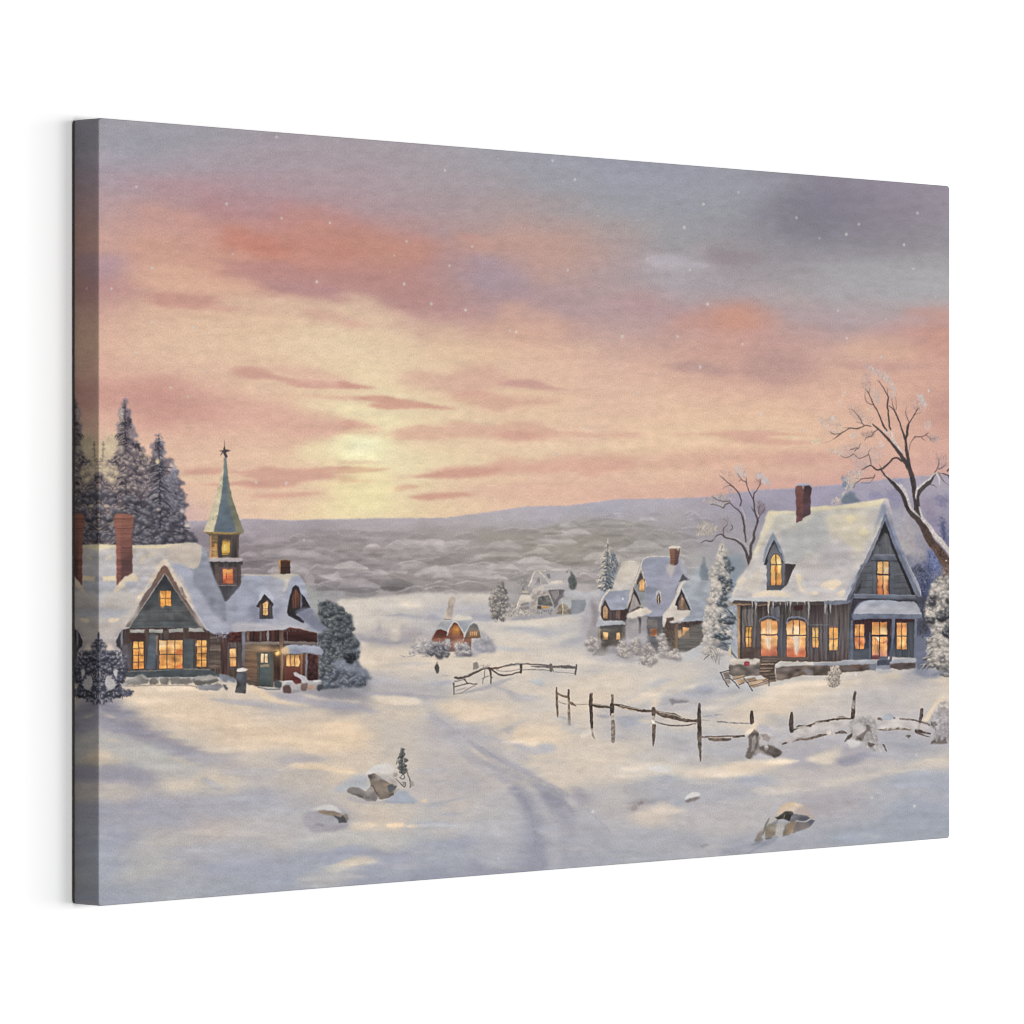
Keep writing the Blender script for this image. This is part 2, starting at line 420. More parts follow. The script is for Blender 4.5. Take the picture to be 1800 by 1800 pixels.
cloud(TC, [560,860, 640,820, 740,810, 800,860, 880,910, 860,960, 700,1000, 560,990, 420,990, 300,960, 360,920, 500,900], 'c98f7c', .55, 10, 4)
cloud(TC, [600,890, 680,880, 740,930, 700,980, 600,970, 560,930], 'd18b76', .7, 10, 6)
cloud(TC, [0,810, 160,780, 300,830, 260,910, 100,900, 0,880], 'b78d8f', .5, 14, 5)
cloud(TC, [780,790, 1000,840, 1200,880, 1240,960, 1080,980, 920,950, 840,880], 'a999a4', .6, 14, 6)
cloud(TC, [1600,890, 1770,870, 1770,1040, 1660,1040, 1560,960], 'c98d7b', .5, 14, 7)
cloud(TC, [300,1180, 420,1160, 560,1170, 600,1210, 560,1240, 420,1215, 320,1205], 'b18d8a', .65, 8, 2.4)
cloud(TC, [640,1140, 760,1100, 900,1095, 1010,1130, 1060,1180, 1040,1240, 900,1270, 780,1250, 680,1200], 'b28c88', .65, 11, 5)
cloud(TC, [1120,1150, 1360,1160, 1520,1155, 1660,1190, 1770,1195, 1770,1215, 1600,1205, 1440,1210, 1240,1190], 'bd918b', .6, 8, 2.4)
cloud(TC, [1180,1040, 1400,1050, 1560,1080, 1500,1150, 1200,1130, 1080,1080], 'dcaf90', .5, 16, 5)
cloud(TC, [1680,1320, 1770,1290, 1770,1430, 1700,1410], 'bd8a83', .55, 10, 8)
# lower sky, left
cloud(TD, [300,460, 600,425, 720,510, 880,560, 940,640, 800,710, 600,690, 420,700, 340,640, 240,560], 'cd8f85', .6, 14, 7)
cloud(TD, [160,480, 300,470, 320,560, 240,620, 160,600], 'd3968a', .5, 10, 7)
cloud(TD, [1000,360, 1080,340, 1180,345, 1300,390, 1420,420, 1620,440, 1800,460, 1800,472, 1600,476, 1440,470, 1280,430, 1100,420, 1020,390], 'd09486', .8, 5, 1.5)
cloud(TD, [1200,345, 1500,345, 1640,390, 1740,450, 1560,450, 1340,410], 'dba996', .6, 8, 2.5)
cloud(TD, [940,590, 1120,570, 1320,600, 1420,680, 1600,690, 1800,720, 1800,770, 1600,770, 1380,740, 1240,690, 980,650], 'd6a191', .6, 10, 3.5)
cloud(TD, [1440,520, 1600,525, 1800,530, 1800,552, 1700,550, 1560,535], 'dba590', .7, 6, 1.4)
cloud(TD, [1480,550, 1700,560, 1800,580, 1800,680, 1640,650, 1500,600], 'e8d8a9', .6, 10, 3)
cloud(TD, [1460,860, 1600,810, 1760,785, 1800,790, 1800,930, 1640,940, 1480,930], 'e8dda8', .7, 12, 5)
cloud(TD, [1630,820, 1740,785, 1800,785, 1800,920, 1700,930], 'ede7b6', .7, 5, 4)
cloud(TD, [700,1000, 900,985, 1080,1000, 1220,970, 1320,990, 1500,985, 1800,975, 1800,1000, 1640,1020, 1800,1040, 1700,1060, 1560,1050, 1440,1080, 1400,1100, 1240,1110, 1080,1100, 1160,1060, 1100,1035, 960,1015, 760,1030], 'cf9482', .78, 4, 1.6)
cloud(TD, [740,1080, 900,1082, 1100,1060, 1240,1090, 1060,1092, 860,1088], 'cd8f80', .8, 4, 1.2)
cloud(TD, [660,1030, 900,1030, 1090,1050, 900,1068, 700,1066], 'e5c5a0', .7, 6, 1.6)
cloud(TD, [1100,1160, 1260,1140, 1480,1130, 1600,1140, 1460,1165, 1240,1175], 'd79c86', .75, 5, 1.6)
cloud(TD, [1400,1080, 1620,1060, 1800,1065, 1800,1120, 1600,1120, 1440,1110], 'e6cb9e', .5, 8, 2)
cloud(TD, [1560,1160, 1800,1100, 1800,1300, 1500,1300], 'e8d6a0', .5, 14, 6)
cloud(TD, [680,1170, 800,1240, 860,1300, 720,1310, 640,1240], 'c9a9b0', .5, 8, 6)
cloud(TD, [160,780, 260,760, 330,830, 260,900, 160,900], 'd9c6a0', .5, 8, 6)
# lower sky, middle
cloud(TE, [0,590, 120,580, 300,660, 440,700, 380,740, 240,730, 120,690, 0,640], 'e8dca9', .65, 9, 3)
cloud(TE, [330,440, 480,370, 640,390, 800,330, 980,370, 1100,440, 1300,470, 1180,480, 980,470, 900,500, 700,510, 520,500, 400,480], 'cd9c8b', .6, 9, 4)
cloud(TE, [1040,440, 1200,425, 1340,465, 1600,485, 1360,490, 1120,470], 'c08c88', .65, 6, 1.6)
cloud(TE, [700,510, 900,495, 1080,530, 1300,545, 1360,570, 1100,600, 980,620, 800,580, 680,540], 'd19a86', .6, 8, 2.6)
cloud(TE, [0,430, 60,450, 240,475, 140,480, 0,472], 'cd917e', .8, 4, 1)
cloud(TE, [80,540, 220,520, 360,545, 500,560, 640,590, 720,610, 500,608, 260,606, 170,580, 250,570, 150,556], 'cf8f7c', .85, 4, 1.3)
cloud(TE, [520,520, 620,520, 700,550, 620,560, 540,540], 'e0c09a', .7, 4, 1.5)
cloud(TE, [1000,478, 1160,478, 1300,500, 1180,515, 1040,500], 'e0c09b', .7, 5, 1.5)
cloud(TE, [0,680, 120,690, 240,730, 230,760, 120,768, 0,760], 'd79f89', .85, 4, 1.5)
cloud(TE, [120,790, 280,775, 400,730, 520,715, 640,715, 700,680, 800,700, 960,720, 1060,690, 1200,690, 1400,740, 1600,755, 1800,760, 1800,785, 1600,790, 1400,780, 1240,800, 1100,820, 900,790, 720,800, 540,800, 300,797], 'd5a18a', .68, 7, 2)
cloud(TE, [1000,760, 1160,755, 1300,775, 1150,800, 1040,795], 'cf9180', .6, 6, 1.6)
cloud(TE, [860,800, 1000,800, 1180,830, 1800,800, 1800,860, 1300,880, 1000,900, 840,860], 'e3c6a1', .6, 12, 3.5)
cloud(TE, [40,790, 160,790, 280,800, 300,850, 240,910, 120,930, 40,900], 'f0efc0', .85, 7, 4)
cloud(TE, [60,810, 200,800, 240,850, 160,900, 80,880], 'f3f4cb', .8, 4, 3)
cloud(TE, [0,940, 100,935, 240,945, 140,955, 0,955], 'd8a78b', .6, 4, 1)
cloud(TE, [0,985, 60,975, 200,985, 320,985, 180,1005, 60,1012, 0,1010], 'cb8a74', .85, 4, 1)
cloud(TE, [280,1050, 400,1030, 520,1010, 700,970, 900,960, 1060,905, 1160,940, 1400,910, 1560,895, 1800,905, 1800,990, 1620,1010, 1400,1000, 1240,1020, 1000,1025, 760,1030, 560,1050, 400,1048], 'd59d88', .66, 8, 2.6)
cloud(TE, [420,1040, 560,1010, 760,985, 940,985, 1050,960, 900,1030, 640,1045, 500,1052], 'cd8a7a', .65, 5, 1.6)
cloud(TE, [1500,1020, 1600,1000, 1640,1030, 1560,1040], 'd39882', .6, 5, 1.5)
cloud(TE, [0,1035, 100,1050, 240,1060, 120,1075, 0,1085], 'd59d80', .8, 4, 1.3)
cloud(TE, [300,1130, 400,1085, 520,1090, 480,1110, 360,1125], 'd7a686', .75, 4, 1.3)
cloud(TE, [420,1170, 540,1145, 700,1138, 870,1150, 700,1170, 560,1182], 'd2947f', .85, 4, 1.3)
cloud(TE, [0,1090, 200,1080, 300,1120, 260,1220, 0,1290], 'e9dfa6', .6, 12, 6)
cloud(TE, [1120,1050, 1500,1040, 1800,1060, 1800,1160, 1200,1200, 1000,1100], 'deb79c', .4, 16, 5)
# lower sky, right
cloud(TF, [0,400, 200,420, 400,440, 600,450, 580,520, 500,560, 200,590, 0,600], 'e6c49b', .5, 16, 5)
cloud(TF, [280,485, 500,482, 760,462, 900,480, 1050,492, 900,500, 820,505, 900,520, 1080,535, 900,545, 700,540, 620,520, 560,500, 400,495], 'd39e8a', .75, 6, 1.4)
cloud(TF, [820,500, 960,500, 1080,515, 920,515], 'e8c8a0', .7, 5, 1)
cloud(TF, [0,480, 140,488, 80,508, 0,505], 'd3a28e', .6, 6, 1.6)
cloud(TF, [0,620, 200,600, 500,590, 800,580, 1100,590, 1200,620, 1000,660, 700,640, 400,665, 150,680, 0,660], 'd09c87', .5, 14, 4)
cloud(TF, [900,590, 1100,580, 1300,600, 1500,620, 1300,650, 1000,650], 'c8958c', .5, 14, 4)

lm = SH @ np.array([.3, .59, .11], np.float32)
SH[:] = lm[..., None]+(SH-lm[..., None])*.92
ys = (SH[..., 0]+SH[..., 1])*.5-SH[..., 2]; SH[..., 2] += .10*np.clip(ys, 0, .3)
gs = np.clip(SH[..., 1]-SH[..., 0], 0, .1); SH[..., 1] -= gs*.35; SH[..., 0] += gs*.1
rr = np.clip(SH[..., 0]-SH[..., 1]-.17, 0, 1); SH[..., 0] -= rr*.22; SH[..., 1] += rr*.22; SH[..., 2] += rr*.06
# ---------------------------------------------------------------- far hills and wooded valley
HORIZ = [150,914, 200,915, 300,916, 352,917, 380,914, 440,913, 520,915.5, 560,914, 660,912, 760,911.5, 800,909, 860,901, 925,891.5, 960,890.5, 1000,889.5, 1050,883, 1085,878.5, 1180,877, 1250,874, 1300,866, 1340,861.5, 1400,858.5, 1480,852, 1560,843, 1640,836, 1700,833]
Pg(TP, HORIZ+[1700,1300, 150,1300], ['b4adb9', 'a49fa6', 'b5afb3', 'v'], .8)
hm = pmask(tr(TP, HORIZ+[1700,1120, 150,1120]), (0, 0, PW, PH)); hm = blur(hm, .8)
HILL = notes('''170,925,9f96a3 300,935,8f8794 350,925,a9a1b3 350,945,857c88 400,930,a39bab 440,922,aaa2b5 440,945,8d848f 440,965,7f757e 440,990,867c85 470,930,978e99 480,960,877e86
520,922,aaa3b2 520,940,8f878f 520,970,8a8289 520,990,978f95 520,1015,8b8388 540,1030,8c858b 600,925,a79fab 600,940,8d858c 600,960,8a8186 640,925,b1a9b3 640,960,8b8387
600,985,9a9296 620,1000,878088 600,1018,a29b9f 640,1030,908a8e 640,1045,a09a9e 560,1040,9ea0a8 700,920,b3abb6 700,945,8f888c 700,960,a29ba0 720,980,908a8c 700,1000,8e878b 680,1015,9b9598 700,1030,8b8587 720,1040,999395
800,925,b2acb6 790,940,8d888a 800,958,a8a2a6 780,975,8d8789 760,960,8f898c 800,990,9c9698 780,1010,918b8d 820,1010,a39d9f 780,1035,908a8c 840,1000,a19b9d 850,1030,96908f 840,940,8b8685 850,925,a9a5ac
880,905,b1adbd 900,930,a39fa6 880,945,88847f 920,940,8a8683 900,960,a8a3a6 920,960,918c88 890,975,8b867f 940,965,8c8881 960,935,928e8d 980,925,9a9699 960,915,b1aebd 960,900,aeabc0 1000,905,a9a9bd 1050,900,a4a4bc 1040,915,9b9692 1060,910,a5a2a8 1080,895,a2a3bb
1000,945,a29e9f 1030,950,918d85 1060,940,8b8783 1090,945,8c8783 1100,930,a9a4a9 1050,930,a7a2a5 1000,960,918c84 1050,960,96918d 1000,980,958f89 960,985,a59fa0 940,1000,9a9595 1020,1000,9a9596 1060,1000,928e90 880,990,979292 880,1010,9a9596 900,1030,a19da0 860,1050,b0acb0 900,985,b0abae
1120,895,a6a3b7 1120,915,9f9ba6 1120,945,96928f 1130,970,9a9694 1150,985,a19d9f 1180,890,a9a5b9 1180,905,a3a0aa 1180,925,96939a 1180,945,918e8e 1180,965,9b9899 1200,990,a5a3a6 1230,880,a59fb0 1230,900,9f9ca8 1240,930,9793a0 1230,960,9f9ca4 1240,1000,a3a4a8 1250,880,a59fb1
1300,875,a49db3 1340,880,9b97ac 1400,875,9894aa 1340,900,918ea3 1440,870,a09ab5 1480,880,9391a8 1540,860,9f9ab0 1560,880,9693aa 1600,860,a09bb0 1640,855,a49daf 1300,920,9b98a3 1300,960,9a98a2 1280,1000,9b9ca3 1300,1040,8d94a0 1560,920,a6a1ab 1600,920,9894a6 1640,930,9088a5 1660,880,918da4 1590,960,a8a0a8 1620,990,747692 1660,980,6c6f8f 1600,1010,8a889c 1640,1030,60668a 1600,1040,4f536e''')
scatter(HILL, 20, 9, (PX0, 820, PX0+PW, 1120), 1, (3, .05), hm)
Ln(TP, HORIZ[:52], 2.2, 'a7a3bd', .45, soft=1)
for (T, q, c, a) in [
 (TL, [0,250, 200,270, 400,258, 700,285, 900,300, 850,340, 500,330, 200,320, 0,320], '8d858c', .5),
 (TL, [380,380, 480,340, 560,400, 700,440, 900,430, 980,460, 700,490, 560,520, 480,480, 400,470, 300,490, 60,490, 0,470, 200,470, 320,440], '857c81', .6),
 (TL, [690,440, 760,410, 860,370, 960,355, 1180,360, 1290,430, 1300,470, 1240,470, 1100,430, 960,430, 880,460, 740,475], 'b0a9ae', .75),
 (TL, [900,440, 960,425, 1160,430, 1240,480, 1120,480, 1080,490, 960,470], '8a8486', .6),
 (TL, [1300,450, 1340,400, 1400,375, 1500,380, 1400,430, 1330,470], 'aba5a9', .7),
 (TL, [1300,480, 1420,430, 1600,400, 1800,380, 1800,440, 1700,490, 1500,520, 1360,560, 1200,570, 1240,520], '8f8a89', .6),
 (TL, [440,480, 500,468, 560,500, 640,510, 820,490, 820,510, 620,530, 500,520], 'ada6aa', .75),
 (TL, [240,580, 300,535, 380,515, 470,550, 700,570, 640,600, 480,590, 400,600, 300,620, 200,625], 'aca5a9', .75),
 (TL, [0,470, 60,490, 300,480, 310,440, 320,500, 200,520, 60,525, 0,510], 'a8a0a6', .7),
 (TL, [0,540, 100,520, 240,520, 200,570, 120,600, 0,600], '8b8288', .6),
 (TL, [940,600, 1010,560, 1040,520, 1110,480, 1180,520, 1100,520, 1060,570, 1080,600, 1000,625], 'aea8ab', .75),
 (TL, [1060,560, 1110,500, 1200,540, 1400,540, 1640,560, 1780,600, 1560,600, 1380,590, 1200,640, 1060,640], '878182', .6),
 (TL, [1500,520, 1640,500, 1740,470, 1800,430, 1800,500, 1740,520, 1640,540, 1600,560, 1520,540], 'b3aeb1', .75),
 (TL, [1630,560, 1650,530, 1700,525, 1740,560, 1700,575], '807b7b', .7),
 (TL, [240,640, 400,620, 560,630, 720,610, 880,640, 800,650, 640,660, 460,690, 280,680, 120,690], '7f787f', .6),
 (TL, [80,700, 240,685, 420,688, 340,740, 200,740, 100,720], 'ada7ab', .75),
 (TL, [80,740, 300,760, 480,715, 560,750, 800,740, 1000,760, 1060,740, 960,800, 800,800, 700,790, 500,800, 400,790, 300,800, 120,790], '837d83', .65),
 (TL, [680,700, 740,660, 840,650, 940,645, 960,660, 900,700, 840,680, 760,690, 700,730, 520,735, 520,715], 'bcb4b4', .75),
 (TL, [700,730, 740,690, 860,690, 900,710, 1000,720, 980,740, 800,740], '8b8587', .6),
 (TL, [860,700, 900,660, 950,650, 955,670, 900,705], 'c5bcb7', .8),
 (TL, [320,840, 370,790, 430,775, 500,800, 620,790, 630,815, 520,820, 440,800, 390,810, 350,850], 'b7b0b1', .85),
 (TL, [330,860, 400,815, 500,830, 620,820, 640,890, 520,915, 440,900, 340,890], '8d898e', .75),
 (TL, [640,840, 760,810, 790,780, 820,830, 810,890, 700,900, 640,890], 'a09a9d', .7),
 (TL, [820,760, 1000,770, 1040,800, 900,840, 880,880, 820,870], '878183', .5),
 (TL, [1280,650, 1400,590, 1420,640, 1320,680, 1060,680, 1060,650], 'b3adae', .75),
 (TL, [1220,750, 1300,700, 1360,700, 1300,745], 'aea8a9', .7),
 (TL, [1060,840, 1200,760, 1330,700, 1460,640, 1490,700, 1460,790, 1440,840, 1060,860], '9d9798', .6),
 (TL, [1490,600, 1560,585, 1800,620, 1780,640, 1500,625], 'b0aaac', .7),
 (TL, [1490,700, 1700,690, 1800,680, 1800,800, 1640,850, 1450,850, 1470,760], '908a8c', .5),
 (TL, [1490,660, 1600,655, 1620,680, 1520,690], 'b5afb0', .6),
 (TL, [1020,830, 1100,800, 1400,830, 1480,850, 1200,860, 1050,855], '8a8486', .55),
 (TK, [720,150, 860,80, 1040,120, 1160,150, 900,200, 780,220, 640,180], '9d959b', .5),
 (TK, [500,120, 700,60, 840,60, 700,140, 540,180], '887e87', .5),
 (TK, [640,300, 760,290, 860,330, 800,380, 640,370], '7c737c', .5),
 (TK, [1080,180, 1140,155, 1220,190, 1460,170, 1400,210, 1200,210], 'ada5ab', .6),
 (TK, [1360,280, 1440,230, 1520,200, 1640,240, 1800,250, 1700,290, 1560,290, 1380,320], 'b0a9ad', .65),
 (TK, [1360,320, 1560,320, 1740,300, 1800,340, 1600,360, 1300,380, 1200,350], '847c83', .55),
 (TK, [1280,470, 1440,450, 1560,420, 1700,450, 1640,500, 1560,480, 1440,520, 1320,500], '878089', .5),
 (TM, [0,500, 160,450, 360,430, 560,430, 740,400, 830,350, 940,380, 1180,330, 1210,300, 1340,330, 1500,330, 1700,380, 1700,430, 1400,400, 1100,400, 900,420, 800,490, 500,520, 200,540, 0,560], '87837c', .62),
 (TM, [1180,330, 1220,300, 1340,335, 1300,360, 1180,355], '827e76', .5),
 (TM, [0,420, 200,400, 160,440, 0,460], '8a8685', .5),
 (TM, [1190,490, 1260,450, 1350,450, 1380,500, 1360,550, 1300,540, 1200,530, 1000,600, 760,570, 860,550, 960,580, 1080,510], '837f75', .65),
 (TM, [1420,500, 1500,460, 1600,480, 1700,450, 1800,470, 1800,600, 1500,600, 1400,560], '88847f', .55),
 (TM, [600,560, 640,530, 800,510, 1000,540, 960,570, 840,550, 780,590, 640,580], 'b5b0b3', .7),
 (TM, [460,600, 520,555, 580,580, 620,640, 520,660, 400,650], '837e76', .65),
 (TM, [280,660, 320,605, 400,640, 420,690, 640,700, 480,720, 360,720, 260,740, 60,790, 40,760, 90,712, 160,730], '837f78', .65),
 (TM, [40,750, 80,712, 140,725, 160,760, 60,780], '7b7676', .6),
 (TM, [0,680, 160,670, 200,620, 300,600, 270,660, 200,700, 150,740, 90,700, 0,740], 'b3afb3', .7),
 (TM, [320,740, 400,725, 700,740, 780,770, 500,780, 340,765], 'b7b1b3', .75),
 (TM, [700,640, 900,580, 1100,600, 1300,580, 1300,680, 1000,700, 800,740, 680,700], '8d8980', .5),
 (TM, [0,820, 200,830, 400,850, 300,880, 100,880, 0,860], 'a29da2', .5),
 (TM, [700,830, 860,830, 900,860, 760,862, 640,860], 'bcb5b2', .6),
 (TM, [1060,800, 1120,790, 1160,830, 1140,880, 1060,870], 'aba5a6', .6),
 (TM, [1020,885, 1180,870, 1270,860, 1260,1000, 1180,1060, 1060,1080, 1040,960], 'b3adb0', .6),
 (TM, [1160,960, 1240,900, 1280,960, 1240,1060, 1180,1060], '9d989d', .5),
 (TM, [300,400, 500,440, 800,390, 760,330, 480,370], 'a8a4ad', .35),
 (TQ, [800,100, 880,50, 940,90, 1100,100, 1100,140, 900,120], '918d92', .5),
 (TQ, [460,200, 700,180, 1000,200, 960,260, 700,260, 460,300], '9a9799', .4),
]:
    Pb(T, q, c, 3.4, 1.5, min(.95, a*1.1), .8)
Pb(TP, [350,925, 370,928, 395,945, 395,975, 340,960, 320,940], '7b7281', 3, 3, .7)

# small wooded mounds with snow on their crests, far to near
gm = np.random.default_rng(77)
hor = np.array(HORIZ[:52], float).reshape(-1, 2)
ms = []
for i in range(210):
    x = 350+880*gm.random(); h0 = np.interp(x, hor[:, 0], hor[:, 1]); lo = h0+24; hi = 1046-28*max(0, (x-880)/200) if x < 1080 else 1020
    ms.append((lo+(hi-lo)*gm.random(), x))
for y, x in sorted(ms):
    k = (y-930)/110; w = (13+26*gm.random())*(1+.35*k); h = (3.0+3.6*gm.random())*(1+.5*k)
    iy, ix = int(y-PY0), int(x-PX0); b = SH[iy, ix].copy(); d = .028+.032*gm.random(); t = (gm.random()-.6)*.12*w
    Pb(TP, [x-w, y+h*.7+t, x-w*.5, y-h*.3, x, y-h, x+w*.5, y-h*.4, x+w, y+h*.6-t, x, y+h*1.1], b-(d-.012)*np.array([1, 1, .95]), 1.5, .9, .7, .5, tk='m')
    if gm.random() < .62:
        Ln(TP, [x-w*.9, y+h*.2+t*.8, x-w*.4, y-h*.7, x+w*.05, y-h*1.25, x+w*.5, y-h*.8, x+w*.85, y+h*.1-t*.6], [.4, 1.6+k, 1.9+k, 1.2, .3], np.clip(b+.10*(.5+gm.random()), 0, 1), .6, soft=.7)
hz_ = hm*np.clip((1050-(np.arange(PH)+PY0))/40, 0, 1)[:, None]*np.clip((1260-(np.arange(PW)+PX0))/80, 0, 1)
SH += (hx('b3abab')-SH)*(hz_*.22)[..., None]
for i in range(80):
    x = 430+760*gm.random(); h0 = np.interp(x, hor[:, 0], hor[:, 1]); y = h0+34+(1030-h0-34)*gm.random()
    if x > 1000 and y > 1000: continue
    k = (y-930)/110; w = (11+17*gm.random())*(1+.4*k)
    iy, ix = int(y-PY0), int(x-PX0); b = SH[iy, ix].copy()
    Pb(TP, [x-w, y+w*.18, x-w*.7, y-w*.16, x-w*.1, y-w*.32, x+w*.5, y-w*.22, x+w, y+w*.2], b+.055*(.5+gm.random()), 1.1, .7, .8, .5, tk='m')
    Pb(TP, [x-w*1.1, y+w*.22, x, y+w*.12, x+w*1.1, y+w*.24, x, y+w*.42], b-.05, 1.4, .7, .7, .5, tk='m')
for q, c, a in [([600,760, 640,752, 690,765, 680,800, 640,815, 596,800], 'eee6b6', .55), ([612,772, 650,768, 668,785, 650,800, 615,796], 'f5f2cc', .7), ([590,830, 650,820, 690,840, 680,890, 620,900, 585,870], 'ebdfaa', .45)]:
    Pb(TP, q, c, 9, 6, a, .3)

